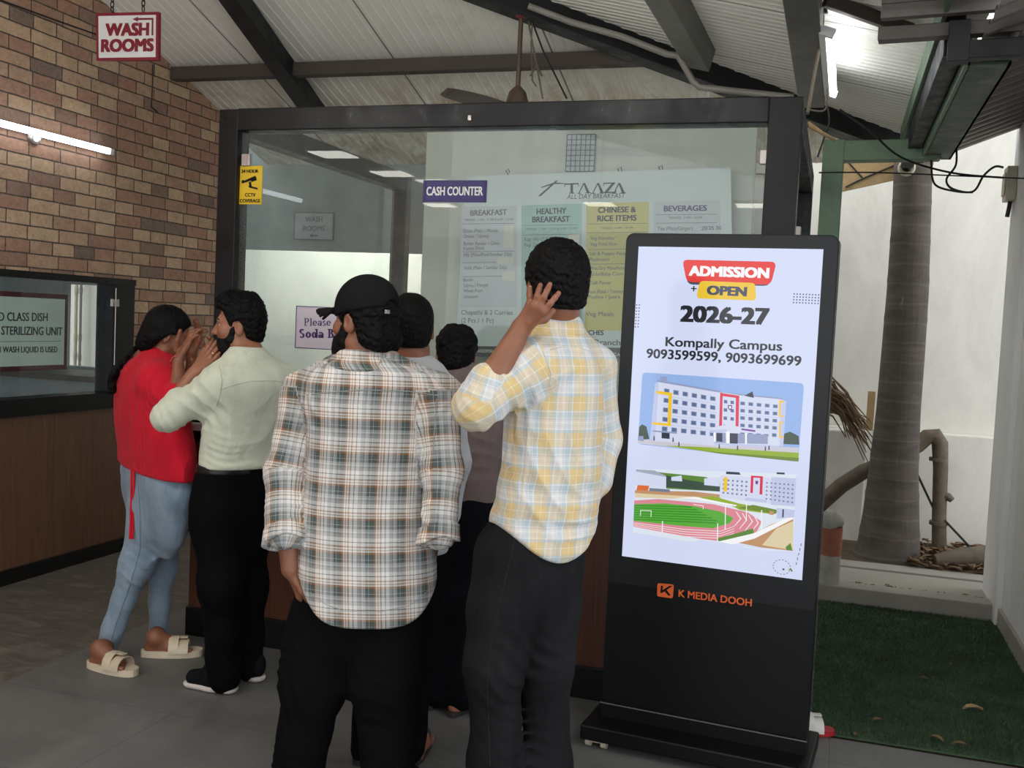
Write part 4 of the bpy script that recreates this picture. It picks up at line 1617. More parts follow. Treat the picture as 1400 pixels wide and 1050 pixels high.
def corrugated(lo, hi, y0, y1, z, amp=.018, per=.11, axis='y', thick=.004):
    mb = MB()
    n = int((y1 - y0) / per * 8)
    vs, fs = [], []
    for i in range(n + 1):
        y = y0 + (y1 - y0) * i / n
        ph = (y / per) % 1
        dz = amp * (1 if ph < .35 else (1 - (ph - .35) / .12 if ph < .47 else (0 if ph < .86 else (ph - .86) / .14)))
        for x in (lo, hi):
            vs.append((x, y, z(x) + dz))
    m = len(vs)
    vs += [(x, y, zz + thick) for x, y, zz in vs]
    for i in range(n):
        fs += [(2 * i, 2 * i + 2, 2 * i + 3, 2 * i + 1), (m + 2 * i, m + 2 * i + 1, m + 2 * i + 3, m + 2 * i + 2)]
    mb.add(vs, fs)
    return mb


zz = lambda x: q0[2] + sl * (x - q0[0])
tag(corrugated(.42, 1.6, 3.3, 6.5, zz, .022, .155).build('corrugated_roof_sheet', M['zinc'], None, (1, 5, zz(1))), 'grey corrugated roof sheet sloping down to the gutter over the white side wall', 'roof sheet')
# upper corrugated edge and channel
ang = R(6.5)
xd = V((math.cos(ang), -math.sin(ang), 0))


def bar_px(name, x0, x1, y0, y1, Y, mat, label, dep=.06, cat='steel bar', wave=False):
    a, b_ = at(x0, (y0 + y1) / 2, Y), at(x0, y1, Y)
    hh = np.linalg.norm(at(x0, y0, Y) - at(x0, y1, Y)) / 2
    L = np.linalg.norm(at(x1, (y0 + y1) / 2, Y) - a) * 1.0 + .5
    c = a + xd * L / 2
    mb = MB()
    yd = np.cross((0, 0, 1), xd)
    if wave:
        n = 5
        for i in range(n):
            zc_ = a[2] + hh - (i + .5) * 2 * hh / n
            mb.frame_box((c[0], c[1], zc_) + yd * (.012 if i % 2 else 0), xd, yd, (0, 0, 1), L / 2, .02, hh / n)
    else:
        mb.frame_box(c, xd, yd, (0, 0, 1), L / 2, dep / 2, hh, 0, .003)
    return tag(mb.build(name, M[mat], None, c), label, cat)


bar_px('corrugated_fascia', 1206, 1400, -22, 27, 3.9, 'zinc', 'ribbed grey fascia sheet at the top right corner', wave=True, cat='fascia sheet')
bar_px('steel_channel', 1201, 1400, 40, 58, 3.95, 'steel_dull', 'long grey steel channel below the ribbed fascia at the upper right', cat='steel channel')
fr = thing('steel_bracket', at(1310, 58, 3.9), 'black square steel bracket holding the channel at the upper right', 'bracket')
c0, c1 = at(1311, 30, 3.88), at(1311, 86, 3.88)
yd = np.cross((0, 0, 1), xd)
hh = np.linalg.norm(c0 - c1) / 2
MB().frame_box((c0 + c1) / 2, xd, yd, (0, 0, 1), .035, .03, hh, 0, .003).build('upright', M['black_beam'], fr)
a = at(1325, 70, 3.88)
MB().frame_box(a + xd * .3, xd, yd, (0, 0, 1), .32, .03, .031, 0, .003).build('arm', M['black_beam'], fr)
t0 = [at(1385, 56, 3.9), at(1392, 42, 3.9), at(1402, 34, 3.9), at(1430, 26, 3.9)]
MB().tube(t0, .018, 10).build('bent_tube', M['grey_beam'], fr)

# ------------------------------------------------------------------ yard at the right
struct('wall_right', MB().box((.93, 6.09, 0), (1.4, 6.6, 3.4), 0, .01).box((.965, 3.2, 0), (1.4, 6.09, 3.4), 0, .006), M['side_wall'])
struct('baseboard_right', MB().box((.945, 3.2, 0), (.966, 6.085, .105), 0, .004), M['kerb'])
mb = MB()
mb.box((-.05, 6.17, -.02), (.965, 6.32, .10), 0, .006)
mb.box((-.05, 6.30, -.02), (1.2, 6.80, .085), 0, .004)
mb.box((-.05, 6.79, -.02), (1.3, 6.97, .098), 0, .006)
struct('trim_kerb', mb, M['kerb'])
struct('ground_bed', MB().box((-2.0, 6.96, -.02), (2.6, 8.0, .088)), M['soil'])

# artificial turf
tx0, tx1, ty0, ty1 = .0, .958, 4.09, 6.18
n = 52000
px_ = rng.uniform(tx0, tx1, n)
py_ = rng.uniform(ty0 + .0, ty1, n)
dens = rng.uniform(0, 1, n)
hgt = rng.uniform(.012, .024, n)
aa = rng.uniform(0, 2 * math.pi, n)
ww = .0022
lean = rng.normal(0, .008, (n, 2))
vv = np.zeros((n, 3, 3))
vv[:, 0] = np.stack([px_ - ww * np.cos(aa), py_ - ww * np.sin(aa), np.zeros(n)], 1)
vv[:, 1] = np.stack([px_ + ww * np.cos(aa), py_ + ww * np.sin(aa), np.zeros(n)], 1)
vv[:, 2] = np.stack([px_ + lean[:, 0], py_ + lean[:, 1], hgt], 1)
bx_ = np.array([[tx0, ty0, -.004], [tx1, ty0, -.004], [tx1, ty1, -.004], [tx0, ty1, -.004], [tx0, ty0, .004], [tx1, ty0, .004], [tx1, ty1, .004], [tx0, ty1, .004]])
allv = np.vstack([vv.reshape(-1, 3), bx_])
me = bpy.data.meshes.new('artificial_turf')
k = 3 * n
me.from_pydata(allv.tolist(), [], [(3 * i, 3 * i + 1, 3 * i + 2) for i in range(n)] + [(k + 4, k + 5, k + 6, k + 7), (k, k + 3, k + 2, k + 1), (k, k + 1, k + 5, k + 4), (k + 1, k + 2, k + 6, k + 5), (k + 2, k + 3, k + 7, k + 6), (k + 3, k, k + 4, k + 7)])
me.materials.append(M['turf'])
tag(link(me, 'artificial_turf', None, (0, 0, 0)), 'dark green artificial turf between the kiosk and the white side wall', 'turf', None, 'stuff')


def leaf_mesh(mb, c, L, a, curl, z=.02, mi=0):
    d, s = V((math.cos(a), math.sin(a), 0)), V((-math.sin(a), math.cos(a), 0))
    prof = [(0, .004), (.25, .2), (.5, .24), (.75, .16), (1, .01)]
    vs, fs = [], []
    for i, (t_, w_) in enumerate(prof):
        zz_ = z + curl * math.sin(math.pi * t_) * L
        for sx in (-1, 0, 1):
            vs.append(V(c) + d * (t_ - .5) * L + s * w_ * L * sx + (0, 0, zz_ + abs(sx) * .12 * L))
    for i in range(4):
        for j in (0, 1):
            q = 3 * i + j
            fs.append((q, q + 3, q + 4, q + 1))
    return mb.add(vs, fs, mi)


for i, (px, py, L, m) in enumerate(((1330, 970, .085, 'plank'), (1262, 928, .05, 'leaf_dry'), (1200, 985, .05, 'leaf_dry'), (1280, 1010, .06, 'leaf_dry'), (1312, 1018, .055, 'leaf_dry'),
                                    (1300, 908, .03, 'leaf_dry'), (1170, 1004, .04, 'leaf_dry'))):
    c = atz(px, py, .02)
    mb = leaf_mesh(MB(), (c[0], c[1], 0), L, R((15, 170, 30, 150, 10, 60, 80)[i]), .12, .018)
    labs = ('pale curled leaf lying on the turf nearest the white wall', 'small dry leaf on the middle of the turf', 'dry leaf on the turf above the red slipper', 'brown leaf at the front turf edge, left of two',
            'brown leaf at the front turf edge, right of two', 'tiny dry leaf high on the turf', 'little leaf on the turf edge next to the slipper')
    tag(mb.build('fallen_leaf', M[m], None, (c[0], c[1], .018)), labs[i], 'leaf', 'leaves on the turf')
# leaf litter in the bed
mb = MB()
for i in range(420):
    x, y = rng.uniform(.55, 1.6), rng.uniform(6.96, 7.85)
    leaf_mesh(mb, (x, y, 0), rng.uniform(.05, .11), rng.uniform(0, 6.28), rng.uniform(-.1, .25), .09 + rng.uniform(0, .045))
tag(mb.build('dry_leaves', M['leaf_dry'], None, (.9, 7.3, .13)), 'heap of dry brown leaves in the bed right of the palm trunk', 'leaf litter', None, 'stuff')
mb = MB()
for i in range(40):
    x, y = rng.uniform(.1, .9), rng.uniform(6.3, 6.4)
    leaf_mesh(mb, (x, y, 0), rng.uniform(.02, .05), rng.uniform(0, 6.28), .1, .088)
tag(mb.build('leaf_scraps', M['leaf_dry'], None, (.5, 6.35, .088)), 'scraps of dry leaf along the kerb step', 'leaf litter', None, 'stuff')

# palm
yp = 7.25
prof = []
trunk = [(1255, 1165, 1258, 782)]
rows = [(230, 1222, 1275), (300, 1219, 1273), (400, 1212, 1270), (480, 1205, 1265), (560, 1198, 1259), (640, 1188, 1256), (700, 1180, 1257), (745, 1172, 1258), (780, 1165, 1259)]
mb = MB()
pts, rad = [], []
for (y, a, b_) in rows[::-1]:
    A, B = at(a, y, yp), at(b_, y, yp)
    pts.append((A + B) / 2)
    rad.append(np.linalg.norm(A - B) / 2)
pts = [V((pts[0][0], yp, .08))] + [q for q in pts if q[2] > .1] + [pts[-1] + (.03, 0, .6), pts[-1] + (.05, 0, 1.4)]
rad = [rad[0] * 1.04] + rad[-(len(pts) - 3):] + [rad[-1] * .97, rad[-1] * .93]
zs = [p[2] for p in pts]
zd = np.linspace(zs[0], zs[-1], 110)
P3 = []
R3 = []
for z in zd:
    P3.append(V((np.interp(z, zs, [p[0] for p in pts]), yp, z)))
    g = (z / .13) % 1
    R3.append(np.interp(z, zs, rad) * (1 + (.018 if g < .12 else 0)))


def palm_mat():
    t = NT('palm_bark')
    g = t.n('ShaderNodeNewGeometry')
    sp = t.n('ShaderNodeSeparateXYZ')
    t.l(g.outputs['Position'], sp.inputs[0])
    f = t.noise(t.coord((1, 1, 4)), 3, 6, .65, .6)
    f2 = t.noise(t.coord((30, 30, 2)), 1.5, 4, .6)
    c = t.ramp(f, [(.3, lin((74, 66, 60))), (.7, lin((104, 94, 86)))])
    zz_ = t.math('ADD', sp.outputs['Z'], t.math('MULTIPLY', f, .05))
    rg = t.math('LESS_THAN', t.math('FRACT', t.math('DIVIDE', zz_, .13)), .12)
    c = t.mix(t.math('MULTIPLY', rg, .28), c, lin((126, 116, 106)))
    w = t.noise(t.coord((16, 16, 3)), 1.0, 5, .7, .4)
    c = t.mix(t.ramp(w, [(.68, (0,) * 3), (.72, (.55,) * 3)]), c, lin((170, 164, 154)))
    c = t.mix(.3, c, t.ramp(f2, [(.3, (.7,) * 3), (.7, (1.1,) * 3)]), 'MULTIPLY')
    t.color(c)
    t.rough(.85)
    t.bump(f2, .4, .01)
    return t.m


mb.tube(P3, R3, 28)
palm_t = thing('palm_tree', (pts[0][0], yp, .085), 'thick ringed grey palm trunk in front of the boundary wall', 'palm')
mb.build('trunk', palm_mat(), palm_t)
# camera on the trunk
c = at(1240, 228, yp - .19)
cm = thing('dome_camera', c, 'white dome security camera at the top of the palm trunk', 'security camera')
MB().lathe(c + (0, .05, 0), [(.055, 0), (.055, .03), (.045, .05)], 24, 0, (0, -1, -.1)).build('housing', M['offwhite'], cm)
bm = bmesh.new()
bmesh.ops.create_uvsphere(bm, u_segments=20, v_segments=12, radius=.034)
mb = MB().add([V(v.co) + c + (0, 0, 0) for v in bm.verts], [[v.index for v in f.verts] for f in bm.faces], 0, True)
bm.free()
mb.build('lens_dome', M['black_gloss'], cm)
c = at(1285, 590, 7.6)
# broken branch
br = [at(1110, 700, 7.55), at(1150, 664, 7.55), at(1180, 645, 7.5), at(1215, 632, 7.55), at(1255, 608, 7.6), at(1268, 597, 7.6), at(1279, 596, 7.6), at(1285, 606, 7.6), at(1286, 640, 7.6), at(1284, 700, 7.6), at(1284, 752, 7.6)]
ra = [.055, .055, .055, .055, .055, .055, .058, .055, .05, .048, .05]
mb = MB().tube(br, ra, 14)
for (px, py, r_) in ((1283, 628, .062), (1283, 715, .062)):
    c = at(px, py, 7.6)
    mb.tube([c + (0, 0, -.012), c + (0, 0, .012)], r_, 14)
c = at(1286, 676, 7.6)
mb.tube([c, c + (.05, -.02, -.01), c + (.075, -.03, -.03)], [.03, .028, .02], 10)
tag(mb.build('broken_branch', M['log'], None, br[-1]), 'dry bent branch standing by the boundary wall right of the palm', 'branch')
mb = MB().tube([V((.70, 7.06, .135)), V((.80, 7.10, .155)), V((1.0, 7.18, .18)), V((1.3, 7.3, .2))], [.04, .055, .065, .06], 14)
tag(mb.build('fallen_log', M['log'], None, at(1310, 770, 7.3)), 'grey log lying on the dry leaves by the white side wall', 'log')
# plank and fronds
a, b_ = at(1192, 535, 7.7), at(1188, 588, 7.7)
tag(MB().beam(a, b_ - (0, 0, .0), .06, .05, (1, 0, 0)).build('plank', M['plank'], None, b_), 'short pale wooden plank on the wall step left of the palm', 'plank')
mb = MB()
for i in range(70):
    x0, y0 = rng.uniform(1120, 1140), rng.uniform(510, 565)
    x1, y1 = rng.uniform(1155, 1192), rng.uniform(572, 600)
    if i < 14:
        x1, y1 = rng.uniform(1180, 1205), rng.uniform(590, 640)
    d0, d1 = 7.55 + rng.uniform(-.05, .05), 7.6 + rng.uniform(-.1, .1)
    a, b_ = at(x0, y0, d0), at(x1, y1, d1)
    m = (a + b_) / 2 + (0, 0, .05)
    mb.tube([a, m, b_], [.005, .006, .003], 4)
tag(mb.build('dry_frond_bundle', M['frond'], None, at(1160, 585, 7.6)), 'bundle of dry palm fronds on the wall step behind the kiosk', 'fronds', None, 'stuff')
# guy wire
a, b_, c = at(1255, 650, 7.5), at(1276, 695, 7.6), at(1330, 752, 7.5)
tag(MB().tube([a, b_, c], .008, 6).build('guy_wire', M['cable'], None, c), 'dark slanting wire passing behind the bent branch', 'wire')
# orange board behind downpipe
mb = MB()
ob = Plane((.3, 7.4, 2.5), (1, 0, 0), (0, 0, 1))
quadpx(mb, ob, [(1150, 262), (1232, 244), (1232, 205), (1150, 205)], .03)
tag(mb.build('wooden_board', M['plank'], None, ob.P(1190, 250)), 'orange brown wooden board behind the green downpipe elbow', 'board')

# junction box and cables on the white wall
c = atx(1384, 254, .925)
yj = min(c[1], 6.5)
jb = thing('wall_switch_box', (.93, yj, c[2]), 'cream electrical box on the end of the white side wall', 'electrical box')
MB().box((.875, yj - .07, c[2] - .1), (.93, yj + .07, c[2] + .095), 0, .006).build('box', M['offwhite'], jb)
MB().box((.866, yj - .05, c[2] - .07), (.875, yj + .05, c[2] + .06), 0, .004).build('cover', M['offwhite'], jb)
MB().tube([(.91, yj, c[2] - .1), (.905, yj - .01, c[2] - .14), (.90, yj, c[2] - .19)], .012, 8).build('cable_gland', M['cable'], jb)


def cable(pts, r, label, mat='cable', name='cable', cat='cable'):
    P = [V(p) for p in pts]
    out = []
    for i in range(len(P) - 1):
        p0, p1, p2, p3 = P[max(i - 1, 0)], P[i], P[i + 1], P[min(i + 2, len(P) - 1)]
        for j in range(6):
            t_ = j / 6
            out.append(.5 * ((2 * p1) + (-p0 + p2) * t_ + (2 * p0 - 5 * p1 + 4 * p2 - p3) * t_ ** 2 + (-p0 + 3 * p1 - 3 * p2 + p3) * t_ ** 3))
    out.append(P[-1])
    tag(MB().tube(out, r, 6).build(name, M[mat], None, P[-1]), label, cat)


cable([at(1307, 195, 5.85), at(1307, 225, 5.9), at(1294, 245, 5.95), at(1302, 258, 6.0), at(1330, 262, 6.0), at(1345, 240, 6.0), at(1360, 228, 6.0), at(1372, 229, 6.0)], .006, 'black cable looping from the gutter end to the cream box')
cable([at(1273, 218, 5.9), at(1275, 245, 5.95), at(1284, 256, 6.0), at(1310, 262, 6.0), at(1330, 263, 6.0)], .006, 'black cable drooping lowest beside the palm trunk')
cable([at(1120, 236, 5.2), at(1200, 236, 5.5), at(1300, 240, 5.8), at(1400, 244, 5.9)], .004, 'thin wire stretched level behind the green downpipe')
cable([at(1148, 150, 5.6), at(1190, 180, 5.6), at(1232, 215, 5.7), at(1300, 236, 5.8), at(1372, 243, 5.95)], .006, 'black cable running from the tube light over the green elbow')
cable([at(1160, 222, 7.393), at(1180, 244, 7.393)], .005, 'short dark wire under the green elbow')
cable([at(1228, 224, 7.39), at(1180, 244, 7.39), at(1156, 256, 7.39)], .006, 'dark cord tied across the orange board')
# rope and tie strips by the booth corner
cable([at(1124, -4, 4.4), at(1124, 40, 4.45), at(1112, 110, 4.5), at(1104, 155, 4.4)], .008, 'old rope hanging down the worn grey beam', 'rope', 'rope', 'rope')
mb = MB()
for i in range(8):
    o = rng.uniform(-4, 4)
    mb.tube([at(1106 + o * .2, 170 + o, 4.6), at(1126 + o * .2, 183 + o * .6, 4.7), at(1141, 191 + o * .4, 4.8)], .004, 5)
tag(mb.build('frayed_strap', M['plank'], None, at(1120, 180, 4.7)), 'frayed pale strap tied at the booth corner', 'strap')
cable([at(1106, 150, 4.5), at(1128, 150, 4.5), at(1131, 120, 4.5)], .004, 'pale wire tied under the worn grey beam', 'rope')
mb = MB()
for pts in ([(1122, 0), (1127, 10), (1123, 20), (1130, 18), (1127, 6)], [(1112, 0), (1130, 6), (1145, 2)], [(1118, 30), (1126, 46), (1131, 44)]):
    mb.tube([at(x, y, 4.4) for x, y in pts], .008, 6)
tag(mb.build('wire_knot', M['cable'], None, at(1125, 12, 4.4)), 'knot of dark wires at the top of the right tube light', 'wire')
cable([at(1130, 140, 5.0), at(1134, 165, 5.0), at(1128, 185, 5.0), at(1118, 214, 4.9)], .005, 'dark wire falling behind the frayed strap')



# ------------------------------------------------------------------ advertising kiosk
ka = R(-4.5)
kx, ky = V((math.cos(ka), math.sin(ka), 0)), V((-math.sin(ka), math.cos(ka), 0))
KZ = V((0, 0, 1))
K0 = V((-.3855, 3.663, 0))
kp = Plane(K0, kx, KZ)
kiosk = thing('advertising_kiosk', K0, 'tall black advertising kiosk with a lit college admission screen', 'kiosk')
KW, KH, KT = .752, 1.903, .075


def kbox(x0, x1, y0, y1, z0, z1, bev=0.0):
    c = K0 + kx * (x0 + x1) / 2 + ky * (y0 + y1) / 2 + KZ * (z0 + z1) / 2
    return MB().frame_box(c, kx, ky, KZ, (x1 - x0) / 2, (y1 - y0) / 2, (z1 - z0) / 2, 0, bev)


# rounded slab body
mb = MB()
pts = [(-KW / 2, .1), (KW / 2, .1)]
for cx_, a0 in ((KW / 2 - .03, 0), (-KW / 2 + .03, 90)):
    for i in range(7):
        a = R(a0 + 15 * i)
        pts.append((cx_ + .03 * math.cos(a), KH - .03 + .03 * math.sin(a)))
mb.slab([K0 + kx * x + KZ * z + ky * .003 for x, z in pts], -ky, KT)
mb.build('body', M['kiosk'], kiosk)
mb = MB()
pts2 = [(x, max(z, .60)) for x, z in pts]
mb.slab([K0 + kx * x * .992 + KZ * (z - .004 if z > 1 else z) for x, z in pts2], -ky, .003)
mb.build('bezel', M['bezel'], kiosk)
kbox(-KW / 2 - .002, KW / 2 + .002, -.012, .09, .085, .14, .003).build('skirt', M['kiosk'], kiosk)
kbox(-KW / 2 - .003, KW / 2 + .003, -.0135, -.011, .137, .141).build('trim_line', M['grey_beam'], kiosk)
mb = kbox(-.415, .40, -.13, .24, .032, .088, .006)
mb.build('base', M['kiosk'], kiosk)
for x in (-.36, .34):
    for y in (-.09, .2):
        c = K0 + kx * x + ky * y
        cs = MB()
        for e in (-.03, .03):
            cs.lathe(c + kx * (e - .01) + KZ * .02, [(.02, 0), (.02, .02)], 16, 0, kx)
        cs.box(c - (.02, .02, -.022), c + (.02, .02, .034))
        cs.build('caster', M['offwhite'], kiosk)
TL, TR, BR, BL = (875.7, 336.7), (1127.7, 341.3), (1094.7, 793.7), (848.3, 759)
mb = MB()
a, c = kp.P(*TL), kp.P(*BR)
b, d = kp.P(*TR), kp.P(*BL)
sx0 = (((a + d) / 2 - K0) @ kx)
sx1 = (((b + c) / 2 - K0) @ kx)
sz1 = (a[2] + b[2]) / 2
sz0 = (c[2] + d[2]) / 2
scr_bg = screen_mat('screen_background', (214, 222, 250))
mb.slab([kp.L(sx0, sz0, .002), kp.L(sx1, sz0, .002), kp.L(sx1, sz1, .002), kp.L(sx0, sz1, .002)], kp.n, .004)
screen = mb.build('screen', scr_bg, kiosk)
SM = {}
for k, c in dict(red=(232, 52, 44), yel=(240, 200, 50), white=(250, 250, 252), ink=(34, 36, 44), ink2=(70, 76, 96), sky=(150, 182, 236), wall=(216, 222, 244), wall2=(196, 204, 236), shade=(150, 160, 196),
                 win=(92, 112, 150), glassd=(54, 60, 78), crim=(222, 50, 84), ylw=(246, 200, 40), lawn=(150, 178, 52), lawn2=(112, 140, 50), road=(206, 204, 214), tree=(66, 84, 72), pitch=(92, 176, 62), pitch2=(62, 146, 46),
                 track=(224, 140, 152), trackl=(246, 226, 230), sand=(226, 210, 172), earth=(196, 150, 110), pale=(226, 234, 246), roof=(168, 176, 190), orange=(228, 110, 60), bush=(96, 140, 60), purple=(120, 60, 150), grey=(120, 130, 150)).items():
    SM[k] = screen_mat('screen_' + k, c)
SL = lambda s, p0, p1, c, m='ink', b=0.0, **kw: lettering(kp, screen, s, p0, p1, c, SM[m], b, .0052, .0008, **kw)


def scr(name, items, lift0=.0026):
    """flat picture shown on the screen: polygons from back to front"""
    keys = []
    mb = MB()
    for n_, (k, poly) in enumerate(items):
        if k not in keys:
            keys.append(k)
        pp = [kp.P(x, y, lift0 + n_ * .000018) for x, y in poly]
        mb.add(pp, [tuple(range(len(pp)))], keys.index(k))
    return raw(mb, name, [SM[k] for k in keys], screen)


def rrect(q, r=.12):
    """rounded quad (pixel corners clockwise)"""
    q = [V(p) for p in q]
    out = []
    for i in range(4):
        p, a, b = q[i], q[i - 1], q[(i + 1) % 4]
        m = min(np.linalg.norm(a - p), np.linalg.norm(b - p))
        u, w = unit(a - p) * m * r, unit(b - p) * m * r
        for t_ in np.linspace(0, 1, 5):
            out.append(tuple((1 - t_) ** 2 * (p + u) + 2 * t_ * (1 - t_) * p + t_ ** 2 * (p + w)))
    return out


scr('admission_badge', [('ink2', rrect([(936, 358), (1060, 360.5), (1052, 391), (940, 389)], .25)), ('red', rrect([(933, 355), (1062, 358), (1054, 389.5), (939, 385.5)], .25))])
scr('open_badge', [('yel', rrect([(957, 384), (1033, 387), (1034, 411), (952, 408)], .25))], .0034)
SL('ADMISSION', (943, 376.5), (1050.5, 380), 12.6, 'white', .05)
SL('OPEN', (967.5, 402.5), (1020, 404.8), 11.6, 'ink2', .05)
SL('2026-27', (931.5, 439), (1050, 443.5), 20.5, 'ink', .045)
SL('Kompally Campus', (910.5, 473), (1069, 479.5), 12.2, 'ink', .02)
SL('9093599599, 9093699699', (884.5, 489), (1095, 500), 12.2, 'ink', .022)
it = [('ink', [(945, 393.6), (952.6, 394), (952.6, 395.6), (945, 395.2)]), ('ink', [(948, 391), (949.7, 391), (949.5, 398.4), (947.8, 398.3)])]
for r_ in range(4):
    for c_ in range(9):
        x, y = 1085 + c_ * 4.2 - r_ * .3, 401 + r_ * 3.9 + c_ * .18
        it.append(('ink2', [(x, y), (x + 1.8, y), (x + 1.8, y + 1.8), (x, y + 1.8)]))
for r_ in range(8):
    for c_ in range(2):
        x, y = 872.6 - r_ * .25 - c_ * 3.6 + 1, 416 + r_ * 4.3
        it.append(('ink2', [(x, y), (x + 1.6, y), (x + 1.6, y + 1.6), (x, y + 1.6)]))
scr('dot_pattern', it)

# upper picture: long white college block
A0, A1, A2, A3 = (878.5, 509), (1099.5, 524), (1091.5, 631.5), (872.3, 607)
it = [('sky', rrect([A0, A1, A2, A3], .06))]
it += [('tree', [(874, 584), (878, 580), (884, 583), (888, 600), (873, 602)]), ('tree', [(1072, 593), (1080, 590), (1092, 596), (1093, 608), (1070, 607)])]
it += [('road', [(873, 600), (900, 602), (1092.5, 612), (1091.5, 631), (872.5, 606)]), ('lawn', [(908, 609), (960, 611), (1092.5, 619), (1091.5, 630.6), (985, 620)]), ('lawn2', [(960, 616.5), (1092.4, 626), (1091.6, 631), (985, 620.4)])]
# facade: centre part and two wings
it += [('wall2', [(896, 524), (902, 521), (897, 603), (889, 601)]), ('wall', [(901, 521), (985, 536), (985, 610), (896, 603)]), ('wall', [(985, 537), (1068, 545), (1066, 610), (985, 610)]),
       ('wall2', [(1068, 545), (1075, 549), (1071, 610), (1066, 610)])]
it += [('shade', [(899, 519), (986, 534.5), (986, 537), (899, 522)]), ('shade', [(986, 536), (1070, 544), (1070, 546), (986, 538)]), ('glassd', [(1018, 541), (1029, 535), (1031, 544)]), ('shade', [(903, 515), (912, 515), (912, 521), (903, 520)])]


def L2(p, q, t_):
    return (p[0] + (q[0] - p[0]) * t_, p[1] + (q[1] - p[1]) * t_)


def facade(q, nu, nv, k, wu=.42, wv=.4, skip=()):
    """windows in a grid over the quad q (top left, top right, bottom right, bottom left)"""
    out = []
    for j in range(nv):
        for i in range(nu):
            if (i, j) in skip:
                continue
            def at2(u, v):
                return L2(L2(q[0], q[1], u), L2(q[3], q[2], u), v)
            u0, u1 = (i + .5 - wu / 2) / nu, (i + .5 + wu / 2) / nu
            v0, v1 = (j + .5 - wv / 2) / nv, (j + .5 + wv / 2) / nv
            out.append((k, [at2(u0, v0), at2(u1, v0), at2(u1, v1), at2(u0, v1)]))
    return out


for (q, nu) in (([(906, 527), (981, 540), (981, 600), (902, 592)], 6), ([(1010, 546), (1066, 551), (1064, 600), (1010, 596)], 5)):
    it += facade(q, nu, 5, 'shade', .6, .5)
    it += facade(q, nu, 5, 'win', .44, .38)
    for j in range(1, 5):
        a, b = L2(q[0], q[3], j / 5), L2(q[1], q[2], j / 5)
        it.append(('wall2', [a, b, (b[0], b[1] + .8), (a[0], a[1] + .8)]))
it += [('ylw', [(898, 534), (919, 537), (919, 541), (898, 538)]), ('ylw', [(914.5, 537), (919.5, 537.5), (917.5, 581.5), (913, 581)]), ('ylw', [(892, 577), (918, 579), (917.6, 582.5), (892, 580)])]
it += [('ylw', [(1065.5, 547), (1072, 548.5), (1072, 550.5), (1066, 550)]), ('ylw', [(1065.5, 547.5), (1068, 548), (1067.2, 569), (1065, 569)]), ('ylw', [(1065, 567), (1071.6, 568.4), (1071.4, 570), (1065, 569.4)]),
       ('ylw', [(1065.4, 576), (1072, 577.5), (1072, 579), (1065.6, 578)]), ('ylw', [(1065.4, 577), (1067.4, 577), (1067.2, 597), (1065.2, 597)]), ('ylw', [(1065.2, 595.6), (1071.6, 597), (1071.4, 599), (1065.2, 598)])]
it += [('wall', [(985, 536), (1010, 540), (1010, 600), (984, 598)])]
it += facade([(988, 543), (1006, 545), (1006, 590), (987, 588)], 2, 4, 'win', .5, .4)
it += [('crim', [(985, 536.5), (988.5, 537), (987.5, 583), (983.5, 582.5)]), ('crim', [(1006.5, 540.5), (1011, 541), (1010, 583), (1006, 583)]), ('crim', [(985, 537), (1011, 541), (1011, 544.5), (985, 541)])]
it += [('purple', [(995.5, 553.5), (1001.5, 554), (1001.2, 558), (998.3, 561), (995.4, 557.5)]), ('white', [(997, 555), (1000, 555.2), (1000, 557.6), (998.3, 559), (997, 557.4)])]
it += [('wall', [(970, 585), (994, 580.5), (1053, 590), (1053, 593.5), (994, 590), (972, 591)]), ('wall2', [(970, 588), (994, 586.5), (994, 591), (972, 591.5)]), ('shade', [(975, 591), (1050, 594), (1050, 607), (976, 605)]),
       ('glassd', [(998, 592), (1009, 592.5), (1009, 607), (998, 606.4)]), ('glassd', [(980, 592), (988, 592), (988, 604), (980, 603)]), ('white', [(993, 590), (998, 590), (998, 608), (993, 607.6)]), ('white', [(1019, 592), (1021.5, 592), (1021.5, 608), (1019, 608)]),
       ('white', [(976, 591), (979, 591), (979, 604), (976, 604)]), ('wall2', [(978, 605), (1060, 609), (1062, 612), (976, 608.5)])]
it += [('purple', [(1014, 585.4), (1033, 588), (1033, 590.4), (1014, 587.8)])]
it += [('glassd', [(905, 589), (916, 590), (916, 600), (905, 599)]), ('shade', [(893, 588), (926, 591), (926, 593), (893, 590)]), ('shade', [(872.8, 596), (880, 596), (881, 603), (872.5, 602)])]
for (x, y) in ((894, 596), (920, 598), (928, 604), (983, 607), (1008, 609), (1046, 610), (1051, 609)):
    it.append(('ink2', [(x, y), (x + 1.4, y), (x + 1.7, y + 6), (x - .3, y + 6)]))
scr('college_picture', it)

# lower picture: running track and pitch with the college behind
B0, B1, B2, B3 = (870, 640.5), (1089, 648), (1084.5, 753), (866, 727)
it = [('pale', [B0, B1, B2, B3])]
it += [('bush', [(893, 644), (905, 646), (925, 648), (945, 650), (965, 652), (985, 660), (985, 672), (912, 668), (893, 660)]), ('tree', [(896, 648), (912, 650), (940, 656), (985, 663), (985, 672), (910, 666)])]
it += [('wall', [(870, 643), (911, 651), (911, 668), (869, 664)]), ('roof', [(870, 641.5), (895, 643), (911, 650.5), (911, 652), (870, 644.5)]), ('wall', [(918, 652), (932, 650), (933, 658), (918, 657)]), ('wall', [(963, 654), (985, 652), (984, 665), (963, 663)]),
       ('orange', [(872, 663), (888, 664), (886, 671), (870, 671)]), ('earth', [(868.5, 670), (950, 672), (985, 676), (985, 682), (868.2, 679)]), ('sand', [(868.4, 674), (985, 681), (985, 684), (868.2, 680)]), ('grey', [(888, 667), (916, 669), (916, 673), (888, 671)])]
